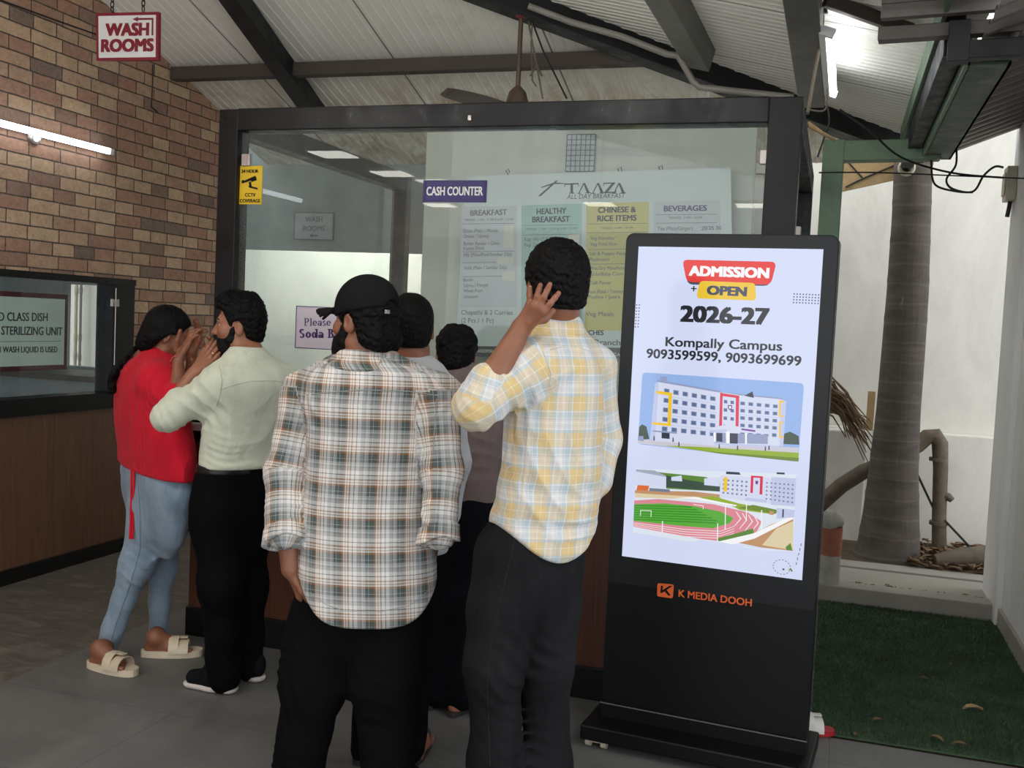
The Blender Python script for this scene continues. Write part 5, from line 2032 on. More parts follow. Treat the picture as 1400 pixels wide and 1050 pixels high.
it += [('wall', [(985, 650), (1088.5, 655), (1087, 693), (984, 680)]), ('wall2', [(1055, 652), (1088.6, 654), (1087, 692), (1054, 690)])]
it += facade([(987, 653), (1024, 656), (1023, 680), (986, 676)], 6, 4, 'grey', .4, .4)
it += facade([(1046, 657), (1087, 660), (1086, 690), (1045, 684)], 7, 5, 'grey', .4, .35)
it += [('ylw', [(990, 652), (995, 652.4), (994, 672), (989.5, 671.6)]), ('crim', [(1027, 650), (1043, 651), (1043, 653.5), (1027, 652.5)]), ('crim', [(1027, 650), (1030.5, 650.2), (1029.5, 674), (1026, 673.6)]), ('crim', [(1039.6, 651), (1043.4, 651.2), (1042.4, 676), (1038.6, 675.6)]),
       ('purple', [(1033, 657), (1037, 657.3), (1036.5, 661), (1034.6, 662.4), (1033, 660.6)]), ('glassd', [(993, 644.5), (1011, 645.5), (1013, 649), (993, 648)]), ('glassd', [(1062, 645.5), (1073, 646), (1073, 648.6), (1062, 648)]), ('wall2', [(1020, 680), (1048, 683), (1048, 687), (1018, 684)])]
it += [('track', [(867.6, 684), (900, 682), (975, 689), (1022, 700), (1042, 713), (1033, 730), (1000, 741), (960, 737), (866.2, 720)]), ('lawn', [(948, 681), (975, 678), (1010, 688), (1064, 698), (1058, 703), (1012, 697), (1000, 691)]),
       ('lawn2', [(1008, 694), (1030, 690), (1066, 697.5), (1060, 702.5)]), ('white', [(921, 681), (950, 679), (1008, 690.5), (1006, 692), (950, 682.2)])]
PQ = [(867.4, 689), (910, 688), (950, 692), (985, 699), (1003, 708), (998, 715), (975, 722), (935, 719), (866.6, 712)]
it.append(('pitch', PQ))
for j in range(7):
    a, b = j / 7, (j + .5) / 7
    l0, l1 = L2((867.4, 690), (866.7, 712), a), L2((867.4, 690), (866.7, 712), b)
    r0, r1 = L2((945, 692), (992, 718), a), L2((945, 692), (992, 718), b)
    r0 = L2(l0, r0, 1.0 if j < 6 else .92)
    it.append(('pitch2', [l0, r0, r1, l1]))
for o in (0, 3.2, 6.4, 9.6):
    it.append(('trackl', [(1006 + o * 2.6, 699 + o * .7), (1007.4 + o * 2.6, 699 + o * .7), (1014 + o * 2.5, 709 + o * .6), (1005 + o * 2.2, 719 + o * 1.1), (1003.6 + o * 2.2, 719 + o * 1.1), (1012 + o * 2.5, 709 + o * .6)]))
    it.append(('trackl', [(866.6, 714 + o * .6), (936, 723 + o), (985, 725.6 + o), (1004, 719 + o), (1004, 719.8 + o), (985, 726.6 + o), (936, 724 + o), (866.6, 714.8 + o * .6)]))
for q in ([(876, 697), (891, 697.6), (891, 698.4), (876, 697.8)], [(876, 697), (876.8, 697), (876.4, 705), (875.6, 705)], [(890.4, 697.6), (891.2, 697.6), (890.8, 706.6), (890, 706.6)], [(948, 689), (962, 691), (962, 691.8), (948, 689.8)], [(961.4, 691), (962.2, 691), (962, 696), (961.2, 696)]):
    it.append(('white', q))
it += [('earth', [(1006, 741), (1056, 716), (1084.8, 706), (1084.5, 753), (1040, 748)]), ('sand', [(1042, 745), (1062, 722), (1085, 712), (1084.5, 752)]), ('bush', [(1074, 748), (1081, 742), (1083.5, 752), (1076, 752)]), ('bush', [(980, 736), (1010, 728), (1030, 722), (1031, 728), (1000, 742), (981, 739)]),
       ('white', [(983, 740), (1030, 729), (1084, 704), (1085, 709), (1032, 736), (1002, 744)]), ('wall2', [(1062, 694), (1087, 697), (1086, 707), (1062, 709)]), ('glassd', [(1070, 696), (1072, 696), (1071.6, 707), (1069.6, 707)]), ('earth', [(1052, 698), (1058, 699), (1057.6, 704), (1051.6, 703)])]
for x, y0, y1 in ((991.6, 691, 724), (1020.4, 686, 712), (1041, 697, 728), (905.6, 712, 728), (981, 715, 740)):
    it.append(('white', [(x, y0), (x + 1.2, y0), (x + .8, y1), (x - .4, y1)]))
it += [('pale', [(866, 727.4), (866.4, 720), (900, 727), (960, 737), (945, 741)]), ('pale', [(1000, 745), (1040, 749), (1084.5, 753.4), (1040, 752)])]
scr('track_picture', it)
# small dashed flourish
it = []
for k in range(16):
    a0, a1 = 2 * math.pi * k / 16, 2 * math.pi * (k + .55) / 16
    P4 = lambda a, r_: (1069 + 12.2 * r_ * math.cos(a), 775 + 10.2 * r_ * math.sin(a) + .12 * 12 * math.cos(a))
    it.append(('ink2', [P4(a0, 1), P4(a1, 1), P4(a1, .93), P4(a0, .93)]))
for k in range(5):
    y = 772 - k * 6.4
    x = 1088 + k * 1.6
    it.append(('ink2', [(x, y), (x + 1, y), (x + 1.8, y - 3.6), (x + .8, y - 3.6)]))
it += [('bush', [(1077, 780), (1080.5, 779), (1082.6, 782), (1084, 780), (1081, 776)]), ('ink2', [(1070, 777), (1072.6, 777), (1072.6, 779.4), (1070, 779.4)])]
scr('dashed_flourish', it)
# maker's mark under the screen
mb = MB()
quadpx(mb, kp, rrect([(899, 797), (921.5, 799), (920, 818), (898.5, 815)], .14), .001, .002)
mb.build('logo_plate', M['orange'], kiosk)
mb = MB()
for q in ([(904, 800.5), (906.8, 800.8), (906, 806.5), (916, 800.5), (919.4, 801), (906, 810.2), (903, 810.6)], [(908.5, 807.8), (911.4, 806), (917.2, 813.8), (914, 814)], [(919, 800.6), (921, 799.6), (910, 806.4), (909, 806)]):
    quadpx(mb, kp, q, .0006, .0028)
mb.build('logo_mark', M['kiosk'], kiosk)
lettering(kp, kiosk, 'K MEDIA DOOH', (928, 815.5), (1027.5, 828.8), 9.4, M['orange'], .02, .002)


# ------------------------------------------------------------------ people
SKIN = {k: skin_mat('skin_' + k, c) for k, c in (('brown', (138, 88, 64)), ('dark', (112, 70, 52)), ('warm', (150, 98, 72)), ('deep', (118, 74, 56)))}
HAIR = hair_mat('black_hair')
BEARD = hair_mat('black_beard', (16, 14, 13))


def basis(a, nod=0.0, tilt=0.0):
    """columns right, forward, up for a figure facing a degrees left of straight ahead"""
    a, nod, tilt = R(a), R(nod), R(tilt)
    rt = np.array([math.cos(a), math.sin(a), 0])
    fw = np.array([-math.sin(a), math.cos(a), 0])
    up = np.array([0, 0, 1.0])
    fw, up = math.cos(nod) * fw - math.sin(nod) * up, math.sin(nod) * fw + math.cos(nod) * up
    rt, up = math.cos(tilt) * rt - math.sin(tilt) * up, math.sin(tilt) * rt + math.cos(tilt) * up
    return np.stack([rt, fw, up], 1)


def head_skin(F, c, M, s=1.0, ear=True):
    def p(x, y, z):
        return c + M @ (np.array([x, y, z]) * s)

    def e(x, y, z, rx, ry, rz, k=0.02, op='u', MM=None):
        F.ell(p(x, y, z), np.array([rx, ry, rz]) * s, M if MM is None else MM, k, op)

    e(0, -.012, .035, .073, .094, .083)
    e(0, .028, -.030, .060, .062, .088, .03)
    F.cap(p(-.022, .062, -.092), p(.022, .062, -.092), .02 * s, k=.03)
    F.cap(p(-.05, .0, -.065), p(.05, .0, -.065), .02 * s, k=.03)
    F.cap(p(-.045, .055, -.02), p(.045, .055, -.02), .024 * s, k=.02)        # cheeks
    F.cap(p(-.035, .077, .032), p(.035, .077, .032), .011 * s, k=.014)        # brow
    for sx in (-1, 1):
        e(sx * .031, .088, .012, .013, .008, .008, .01, 's')                 # eye hollow
    F.cap(p(0, .087, .016), p(0, .106, -.020), .008 * s, .011 * s, k=.010)     # nose
    for sx in (-1, 1):
        e(sx * .012, .097, -.025, .009, .009, .008, .006)
    F.cap(p(-.018, .086, -.052), p(.018, .086, -.052), .006 * s, k=.005)
    F.cap(p(-.016, .086, -.064), p(.016, .086, -.064), .0075 * s, k=.005)
    if ear:
        for sx in (-1, 1):
            ca, sa = math.cos(R(22)), math.sin(R(22))
            EM = M @ np.array([[ca, -sx * -sa, 0], [sx * -sa, ca, 0], [0, 0, 1]])
            e(sx * .079, -.012, -.004, .009, .019, .031, .006, 'u', EM)
            e(sx * .089, -.006, .002, .007, .010, .018, .005, 's', EM)
    return p


def hair_noise(F, c, r, amp=.004, f=240.0):
    def fn(x, y, z):
        x, y, z = x - c[0], y - c[1], z - c[2]
        return -amp * (np.sin(f * x + 3 * np.sin(.6 * f * z)) * np.sin(f * y + 2 * np.sin(.5 * f * x + 1)) +
                       .6 * np.sin(.45 * f * (x + z) + 2) * np.sin(.5 * f * (y - z)))
    F.disp(fn, c - r, c + r)


HL_SHORT = ([-.13, -.07, -.045, -.034, -.012, .018, .022, .03, .05, .075, .1], [-.078, -.07, -.055, -.02, .028, .02, -.02, -.02, .04, .07, .075])


def hair_cap(c, M, s=1.0, th=.012, top=.02, hl=HL_SHORT, h=.005, amp=.004, extra=None, drop=0.0, vol=(0, 0, 0)):
    """short hair: a shell over the skull ending at the hairline"""
    F = Soft(h)

    def p(x, y, z):
        return c + M @ (np.array([x, y, z]) * s)
    F.ell(p(vol[0], -.014 + vol[1], .036 + top * .5), np.array([.073 + th, .094 + th, .083 + top * .5 + .004]) * s, M, .02)
    F.ell(p(0, -.045, -.02), np.array([.062 + th * .7, .055 + th * .7, .075]) * s, M, .03)
    if extra:
        extra(F, p)
    hair_noise(F, c, .17, amp * .6)
    Y, Z = hl

    def fn(x, y, z):
        px, py, pz = x - c[0], y - c[1], z - c[2]
        ly = (px * M[0, 1] + py * M[1, 1] + pz * M[2, 1]) / s
        lz = (px * M[0, 2] + py * M[1, 2] + pz * M[2, 2]) / s
        return (np.interp(ly, Y, Z) - drop - lz) * .7
    F.cut(fn, c - .2, c + .2, .006)
    return F


def beard_soft(c, M, s=1.0, th=.008, h=.005, long=0.0, y0=.005):
    F = Soft(h)

    def p(x, y, z):
        return c + M @ (np.array([x, y, z]) * s)
    F.ell(p(0, .030, -.045), np.array([.060 + th, .062 + th, .082 + long]) * s, M, .02)
    F.cap(p(-.024, .066, -.095), p(.024, .066, -.095), .024 * s + long * .6, k=.03)
    for sx in (-1, 1):
        F.cap(p(sx * .064, .014, .0), p(sx * .058, .024, -.06), .007 * s, k=.025)
    hair_noise(F, c, .17, .0018, 150)

    def fn(x, y, z):
        px, py, pz = x - c[0], y - c[1], z - c[2]
        lx, ly, lz = [(px * M[0, i] + py * M[1, i] + pz * M[2, i]) / s for i in range(3)]
        low = np.interp(ly, [0.0, .022, .04, .06, .1], [.03, .01, -.03, -.042, -.044])
        mouth = np.maximum(np.maximum(np.abs(lx) - .018, np.abs(lz + .058) - .009), .07 - ly)
        return np.maximum(np.maximum(lz - low, y0 - ly), -mouth)
    F.cut(fn, c - .2, c + .2, .004)
    return F


def finger(F, k0, tip, bend, r0=.0088, r1=.0066, k=.004):
    """knuckle to tip in three bones bowed by bend"""
    k0, tip, bend = V(k0), V(tip), V(bend)
    q = [k0, k0 + .44 * (tip - k0) + bend * .9, k0 + .74 * (tip - k0) + bend * .75, tip]
    F.chain(q, [r0, r0 * .95, (r0 + r1) / 2, r1], k)
    return q


def palm(F, wrist, kn, r=.0125, wr=.026, back=None):
    """knuckles kn (index..little) to the wrist"""
    wrist = V(wrist)
    mid = np.mean(kn, axis=0)
    side = unit(V(kn[0]) - V(kn[-1]))
    for i, q in enumerate(kn):
        w = wrist + side * (.014 - .0095 * i) + (mid - wrist) * .08
        F.cap(w, q, r * 1.1, r * .92, k=.012)


def auto_hand(F, wrist, d, nrm, side, size=1.0, curl=25, spread=6, rel=None):
    """relaxed hand: d towards the fingers, nrm out of the back of the hand, side towards the thumb"""
    d, nrm = unit(d), V(nrm)
    nrm = unit(nrm - d * (nrm @ d))
    sd = np.cross(d, nrm)
    if sd @ V(side) < 0:
        sd = -sd
    w = V(wrist)
    kn, tips = [], []
    for i, (off, up, ln) in enumerate(((.029, .088, .080), (.010, .093, .090), (-.010, .089, .083), (-.028, .078, .064))):
        k = w + size * (d * up + sd * off + nrm * .004)
        kn.append(k)
        a = R(spread) * (1.2 - .8 * i)
        base = math.cos(a) * d + math.sin(a) * sd
        q = [k]
        ang = 0
        for j, (f, c) in enumerate(((.46, .6), (.30, 1.0), (.24, .7))):
            ang += R(curl * c * (1 + .12 * i))
            q.append(q[-1] + size * ln * f * (math.cos(ang) * base - math.sin(ang) * nrm))
        F.chain(q, [.0090 * size, .0086 * size, .0078 * size, .0066 * size], .003)
        tips.append(q[-1])
    palm(F, w, kn, .0125 * size)
    tb = w + size * (d * .025 + sd * .022 - nrm * .006)
    t1 = tb + size * .045 * unit(d * .75 + sd * .6 - nrm * .25)
    t2 = t1 + size * .032 * unit(d * .95 + sd * .25 - nrm * .25)
    t3 = t2 + size * .026 * unit(d * 1.0 + sd * .05 - nrm * .3)
    F.chain([tb, t1, t2, t3], [.0145 * size, .0115 * size, .0100 * size, .0078 * size], .006)
    return kn, tips


def foot_skin(F, heel, toe, r=.03):
    heel, toe = V(heel), V(toe)
    d = unit(toe - heel)
    sd = np.array([-d[1], d[0], 0])
    L = np.linalg.norm(toe - heel)
    F.cap(heel + (0, 0, .005), heel + d * L * .45 + (0, 0, .012), .028, .03, .02)
    F.cap(heel + d * .02 + (0, 0, .06), heel + d * L * .62 + (0, 0, .008), .032, .022, .03)
    for i in range(5):
        o = (i - 2) * .017
        b = heel + d * L * (.66 - .02 * abs(i - 1)) + sd * o * .9
        F.cap(heel + d * L * .4 + sd * o * .5 + (0, 0, .008), b, .018, .013, .012)
        F.cap(b, b + d * L * (.2 - .035 * i if i else .22), .010 if i else .013, .008 if i else .011, .004)


def ring(c, M, rx, ry, n=18, tilt=0.0):
    return [c + M[:, 0] * rx * math.cos(t) + M[:, 1] * ry * math.sin(t) + np.array([0, 0, tilt * math.sin(t)]) for t in np.linspace(0, 2 * math.pi, n + 1)]


def cloth_noise(F, lo, hi, amp=.003, f=1.0, ph=0.0):
    def fn(x, y, z):
        a = np.sin(19 * f * x + 6 * np.sin(5 * z + ph) + 23 * f * z * .35 + ph)
        b = np.sin(21 * f * y + 4 * np.sin(7 * z + 1 + ph) - 12 * f * z * .5)
        c = np.sin(16 * f * z + 5 * np.sin(6 * x + ph) + 4 * np.sin(7 * y))
        return amp * (a * b + .7 * c * a)
    F.disp(fn, lo, hi)


def folds(F, c, rad, d, wl, amp, ph=0.0, warp=.02, along=None):
    """a patch of parallel creases with wavelength wl along direction d, fading from c"""
    c, d = V(c), unit(d)

    def fn(x, y, z):
        px, py, pz = x - c[0], y - c[1], z - c[2]
        r2 = (px * px + py * py + pz * pz) / rad ** 2
        w = np.exp(-1.6 * r2)
        q = px * d[0] + py * d[1] + pz * d[2]
        q = q + 1.6 * warp * np.sin(9 * (px - pz) + ph) + 1.3 * warp * np.sin(17 * (py + .6 * pz - px) + 2 * ph)
        s = np.sin(2 * math.pi * q / (wl * 1.45) + ph)
        m = .55 + .45 * np.sin(13 * (px + .7 * py - .4 * pz) + 3 * ph)
        return 1.7 * amp * w * m * (np.abs(s) ** .8 - .6)
    F.disp(fn, c - rad * 1.6, c + rad * 1.6)


def shirt_uv(stations, arms, Rm=.19):
    st = sorted(stations, key=lambda q: q[2])
    A = np.array(st, float)

    def fn(v):
        z = np.clip(v[:, 2], A[0, 2], A[-1, 2])
        cx, cy, rx, ry, an = [np.interp(z, A[:, 2], A[:, i]) for i in (0, 1, 3, 4, 5)]
        px, py = v[:, 0] - cx, v[:, 1] - cy
        u = px * np.cos(an) + py * np.sin(an)
        w = -px * np.sin(an) + py * np.cos(an)
        q = np.sqrt((u / rx) ** 2 + (w / ry) ** 2)
        best = (q - 1) * np.minimum(rx, ry) + .012
        flat = np.clip(np.abs(u) / rx, 0, 1)
        uu = np.where(flat < 1, np.arcsin(np.clip(u / np.maximum(rx, 1e-3), -1, 1)) * rx * 1.02, u) * 1.0
        uu = np.where(w > 0, .9 - uu, uu)
        uv = np.stack([uu, v[:, 2]], 1)
        for pts, rs in arms:
            acc = 0.0
            for i in range(len(pts) - 1):
                a, b = V(pts[i]), V(pts[i + 1])
                ab = b - a
                L = np.linalg.norm(ab)
                tu = ((v - a) @ ab) / L ** 2
                t = np.clip(tu, 0, 1)
                qv = v - a - t[:, None] * ab
                d = np.linalg.norm(qv, axis=1) - (rs[i] + t * (rs[i + 1] - rs[i]))
                ref = unit(np.cross(ab, (0, 1, .2)))
                r2 = unit(np.cross(ab, ref))
                ang = np.arctan2(qv @ r2, qv @ ref)
                cand = np.stack([ang * .058 + .03, acc + (tu if i == len(pts) - 2 else t) * L], 1)
                mk = (d < best) & ((tu > -.02) if i == 0 else True)
                best = np.where(mk, d, best)
                uv = np.where(mk[:, None], cand, uv)
                acc += L
        return uv
    return fn


def hemcut(F, c, M, z0, rise, rx, lo=-.6, power=2.0, fb=0.0):
    c = V(c)

    def fn(x, y, z):
        px, py = x - c[0], y - c[1]
        u = (px * M[0, 0] + py * M[1, 0]) / rx
        w = (px * M[0, 1] + py * M[1, 1])
        return (z0 + rise * np.abs(np.clip(u, -1, 1)) ** power + fb * w) - z
    F.cut(fn, c - (.45, .45, .75), c + (.45, .45, .25), .01)


def surface_points(ob, pix):
    from mathutils.bvhtree import BVHTree
    me = ob.o.data
    org = ob.org
    n = len(me.vertices)
    co = np.zeros(n * 3, np.float32)
    me.vertices.foreach_get('co', co)
    vs = [Vector(v) for v in (co.reshape(-1, 3) + org)]
    t = BVHTree.FromPolygons(vs, [tuple(f.vertices) for f in me.polygons])
    out = []
    for x, y in pix:
        d = Vector(unit(ray(x, y)))
        h = t.ray_cast(Vector(CC), d)
        if h[0] is not None:
            out.append(V(h[0]) + V(h[1]) * .0004)
    return out


def seam(ob, pix, root, mat, r=.0016, step=6.0, name='seam'):
    """a stitched seam following the cloth along measured points"""
    q = []
    for (a, b) in zip(pix[:-1], pix[1:]):
        k = max(1, int(math.hypot(b[0] - a[0], b[1] - a[1]) / step))
        q += [(a[0] + (b[0] - a[0]) * i / k, a[1] + (b[1] - a[1]) * i / k) for i in range(k)]
    pts = surface_points(ob, q + [pix[-1]])
    keep = pts[:1]
    for p_ in pts[1:]:
        if np.linalg.norm(p_ - keep[-1]) < .08:
            keep.append(p_)
    if len(keep) > 2:
        MB().tube(keep, r, 6).build(name, mat, root)


def eyes(root, c, M, s=1.0, sides=(-1, 1)):
    for sx in sides:
        mb = MB()
        p = c + M @ (np.array([sx * .031, .0695, .012]) * s)
        bm = bmesh.new()
        bmesh.ops.create_uvsphere(bm, u_segments=16, v_segments=10, radius=.0118 * s)
        rot = Matrix([[*M[:, 0]], [*M[:, 1]], [*M[:, 2]]]).transposed()
        q = Matrix.Rotation(-math.pi / 2, 3, 'X')
        bm.verts.ensure_lookup_table()
        vs = [p + np.array(rot @ (q @ v.co)) for v in bm.verts]
        fs, mi = [], []
        for f in bm.faces:
            fs.append([v.index for v in f.verts])
            mi.append(1 if (f.calc_center_median().normalized().z > .86) else 0)
        o = len(mb.v)
        for f, m in zip(fs, mi):
            mb.f.append(tuple(f))
            mb.mi.append(m)
            mb.sm.append(True)
        mb.v = [tuple(x) for x in vs]
        bm.free()
        raw(mb, 'eye', [M_EYE, M_IRIS], root)
        b = Soft(.004)
        b.cap(c + M @ (np.array([sx * .016, .091, .034]) * s), c + M @ (np.array([sx * .047, .078, .036]) * s), .0055, .004)
        b.build('eyebrow', BEARD, root)


M_EYE = plain('eye_white', (205, 196, 188), 0.2, 0, 0.02)
M_IRIS = plain('eye_dark_iris', (30, 20, 16), 0.15, 0, 0.02)


def legs_soft(h, waist, hips, legs, k=.03):
    """waist station list for the seat of the trousers and leg chains"""
    F = Soft(h)
    F.loft(waist, .03, 2.2)
    for pts, rs in legs:
        F.chain(pts, rs, k)
    return F


def shoe(root, heel, toe, ups, sol, name='shoe', h=.0055):
    heel, toe = V(heel), V(toe)
    d = unit(toe - heel)
    sd = np.array([-d[1], d[0], 0])
    L = np.linalg.norm(toe - heel)
    F = Soft(h)
    z = np.array([0, 0, 1.0])
    F.cap(heel + z * .05, heel + d * L * .35 + z * .055, .036, .040, .02)
    F.cap(heel + d * L * .3 + z * .055, heel + d * L * .86 + z * .042, .042, .034, .03)
    F.cap(heel - d * .002 + z * .085, heel + d * .07 + z * .09, .034, .036, .03)

    def fn(x, y, zz):
        return .022 - zz
    F.cut(fn, np.minimum(heel, toe) - (.1, .1, .05), np.maximum(heel, toe) + (.1, .1, .2), .002)
    u = F.build(name, ups, root)
    G = Soft(h)
    fl = (z, .55)
    G.cap(heel + z * .018, heel + d * L * .4 + z * .016, .040, .038, .02, fl)
    G.cap(heel + d * L * .4 + z * .016, heel + d * L * .9 + z * .018, .040, .038, .02, fl)

    def fn2(x, y, zz):
        return np.maximum(zz - .026, -zz + .0015)
    G.cut(fn2, np.minimum(heel, toe) - (.1, .1, .05), np.maximum(heel, toe) + (.1, .1, .2), .003)
    G.build('sole', sol, u)
    return u


def flipflop(root, heel, toe, sole_mat, strap_mat, wide=.046, th=.022, style='thong', lay=True):
    heel, toe = V(heel), V(toe)
    d = unit(toe - heel)
    sd = np.array([-d[1], d[0], 0])
    L = np.linalg.norm(toe - heel)
    z = np.array([0, 0, 1.0])
    n = 28
    out = []
    for i in range(n):
        t = 2 * math.pi * i / n
        a = math.cos(t)
        w = wide * (0.86 + .14 * a) * math.sin(t)
        w = wide * (0.84 + .16 * a) * np.sign(math.sin(t)) * abs(math.sin(t)) ** .75
        out.append(heel + d * (L * .5 + (L * .5 + .022) * np.sign(a) * abs(a) ** .9) + sd * w)
    mb = MB()
    mb.slab([p + z * th for p in out], z, th - .002)
    so = mb.build('sandal', sole_mat, root)
    st = MB()
    b = heel + d * L * .60 + z * th
    if style == 'thong':
        toe0 = heel + d * L * .84 + z * (th + .004)
        for s in (-1, 1):
            a = heel + d * L * .5 + sd * s * wide * .86 + z * (th - .004)
            m = heel + d * L * .66 + sd * s * wide * .5 + z * (th + .045)
            st.tube([a, (a + m) / 2 + z * .012, m, (m + toe0) / 2 + z * .004, toe0], [.006, .007, .007, .006, .005], 8)
    else:
        for off, hh in ((.55, .072), (.74, .056)):
            ax = heel + d * L * off
            vs, k = [], 12
            for i in range(k + 1):
                t = math.pi * i / k
                for dd in (-.021, .021):
                    for e in (0, .004):
                        vs.append(ax + d * dd + sd * (wide + e) * .98 * math.cos(t) + z * (th - .006 + (hh - .01 + e) * math.sin(t) ** .8))
            fs = []
            for i in range(k):
                q, r = 4 * i, 4 * i + 4
                fs += [(q, q + 2, r + 2, r), (q + 1, r + 1, r + 3, q + 3), (q, r, r + 1, q + 1), (q + 2, q + 3, r + 3, r + 2)]
            st.add(vs, fs, 0, True)
        for s in (-.55, .0, .55):
            mm = heel + d * L * .645 + sd * wide * s + z * (th + .06 - .03 * abs(s))
            if s == 0:
                st.frame_box(mm - z * .006, d, sd, z, .036, .012, .002)
    st.build('strap', strap_mat, so)
    return so


def az_left(px):
    return 17.65 + math.degrees(math.atan((700 - px) / FPX))


def torso(rows, Y, a):
    """rows (pixel height, left, right, half depth) of the outline at distance Y -> loft stations for a body facing a"""
    st = []
    for (py, x0, x1, ry, *dy) in rows:
        yy = Y + (dy[0] if dy else 0)
        c = at((x0 + x1) / 2, py, yy)
        d = np.linalg.norm(c - CC)
        sil = (x1 - x0) / 2 / FPX * d
        th = R(a - az_left((x0 + x1) / 2))
        rx2 = max((sil ** 2 - (ry * math.sin(th)) ** 2) / math.cos(th) ** 2, .0016)
        st.append((c[0], c[1], c[2], math.sqrt(rx2), ry, R(a)))
    return st


def bounds(*pts, m=.25):
    A = np.array([V(p) for p in pts])
    return A.min(0) - m, A.max(0) + m


CLOTH = {}
CLOTH['black_trousers'] = fabric('black_trousers', (10, 10, 12), .85, .15, .3)
CLOTH['black_trousers2'] = fabric('soft_black_trousers', (12, 12, 14), .9, .15, .35)
CLOTH['washed_jeans'] = fabric('washed_black_jeans', (22, 22, 24), .85, .1, .35, denim=(40, 40, 42))
CLOTH['navy_jeans'] = fabric('dark_navy_jeans', (12, 13, 18), .85, .1, .3)
CLOTH['blue_jeans'] = fabric('light_blue_jeans', (112, 132, 150), .85, .1, .4, denim=(150, 166, 180))
CLOTH['red_cotton'] = fabric('red_cotton', (198, 22, 44), .85, .1, .5, sheen=.05)
CLOTH['sage_cotton'] = fabric('sage_cotton', (206, 210, 190), .85, .06, .5)
CLOTH['grey_cotton'] = fabric('grey_cotton', (176, 178, 180), .85, .06, .45)
CLOTH['brown_cotton'] = fabric('brown_cotton', (108, 94, 92), .9, .08, .4)
CLOTH['cap_cloth'] = fabric('black_cap_cloth', (26, 25, 26), .85, .1, .1)
WH, CR_, GG, BR_, NV, TN, LG = (240, 236, 234), (226, 218, 210), (84, 96, 96), (156, 108, 70), (54, 58, 70), (190, 164, 138), (176, 178, 180)
st1 = [(0, GG), (.09, (206, 210, 208)), (.105, GG), (.22, (66, 78, 78)), (.25, BR_), (.32, WH), (.36, TN), (.40, WH), (.45, BR_), (.475, TN), (.50, WH), (.60, NV), (.622, WH), (.74, LG), (.84, NV), (.855, LG), (.90, (236, 236, 234)), (.915, LG)]
CLOTH['plaid_grey'] = plaid('grey_brown_plaid', st1, st1, .101, .101)
YW, YL, BL, PL, LW, PK = (244, 240, 236), (230, 202, 148), (190, 206, 216), (246, 244, 240), (226, 226, 228), (214, 190, 180)
st2 = [(0, YL), (.16, PL), (.175, YL), (.34, BL), (.42, YW), (.46, LW), (.52, PK), (.53, LW), (.60, YW), (.64, LW), (.70, (164, 176, 200)), (.715, LW), (.76, BL), (.90, YW), (.93, BL), (.96, YL)]
CLOTH['plaid_yellow'] = plaid('yellow_blue_plaid', st2, st2, .102, .102)

SEAM_GREY = fabric('grey_thread', (150, 150, 148))
SEAM_SAGE = fabric('sage_thread', (176, 180, 160))
SEAM_CREAM = fabric('cream_thread', (206, 198, 180))
SEAM_BLUE = fabric('blue_thread', (92, 110, 128))
SEAM_DARK = fabric('dark_thread', (40, 40, 42))
SHOE_BLACK = fabric('black_knit', (20, 21, 24), .8, .1, .2)
SOLE_WHITE = plain('white_sole', (206, 196, 190), .6)
SANDAL = plain('cream_sandal', (214, 198, 174), .55, 0, .06)
SANDAL_STRAP = plain('glossy_cream_strap', (206, 190, 164), .25, 0, .05)
FLOP_DARK = plain('dark_rubber', (42, 36, 34), .6)
FLOP_GREY = plain('grey_brown_rubber', (88, 80, 76), .6)


def arm_skin(F, sh, el, wr, r=(.042, .036, .030, .024)):
    F.chain([sh, el], [r[0], r[1]], .02)
    m = V(el) + .35 * (V(wr) - V(el))
    F.chain([el, m, wr], [r[1], r[2] * 1.12, r[3]], .02)


def trunk_skin(F, st):
    """slim trunk inside the clothes"""
    F.loft([(x, y, z, rx * .72, ry * .72, an) for (x, y, z, rx, ry, an) in sorted(st, key=lambda q: q[2])[3:]], .03)


def leg_skin(F, pts, r):
    F.chain(pts, [q * .7 for q in r], .02)


# ================= man in the grey and brown plaid shirt and black cap
Y = 2.86
a = 24
gz = lambda p: V((p[0], p[1], 0))
root = thing('person', gz(at(500, 800, Y)), 'person in a grey brown plaid shirt and black cap with a hand in the pocket', 'person')
M0 = basis(a)
rows = [(858, 410, 596, .136), (800, 409, 595, .138), (740, 413, 590, .125), (690, 417, 587, .112), (640, 421, 588, .108), (590, 421, 594, .112), (550, 416, 601, .115), (525, 418, 604, .108), (507, 434, 588, .09), (496, 454, 552, .072), (487, 474, 528, .05)]
st = torso(rows, Y, a)
hc = at(497, 441, 2.87)
HM = basis(74, 2)
shL, elL, cuL, wrL = at(413, 538, 2.87), at(389, 645, 2.80), at(388, 728, 2.72), at(397, 778, 2.74)
shR, elR, cuR, wrR = at(600, 540, 2.90), at(606, 645, 2.86), at(600, 728, 2.80), at(582, 772, 2.97)
hipL, hipR = at(450, 835, 2.90), at(532, 835, 2.92)
legL = [hipL, at(430, 930, 2.84), at(401, 1085, 2.84)]
legR = [hipR, at(526, 930, 2.86), at(531, 1085, 2.86)]
rl = [.098, .074, .070]
F = Soft(.0045)
head_skin(F, hc, HM)
F.cap(hc + HM @ V((0, -.03, -.05)), at(500, 492, 2.87), .058, .062, k=.03)
trunk_skin(F, st)
for s, e, w in ((shL, elL, wrL), (shR, elR, wrR)):
    arm_skin(F, s, e, w, (.045, .038, .036, .029))
auto_hand(F, wrL, at(436, 850, 2.86) - wrL, at(380, 800, 2.70) - at(400, 800, 2.72), CF * -1, 1.0, 12)
auto_hand(F, wrR, at(555, 850, 2.98) - wrR, at(620, 800, 2.7) - at(600, 800, 2.74), CF * -1, 1.0, 18)
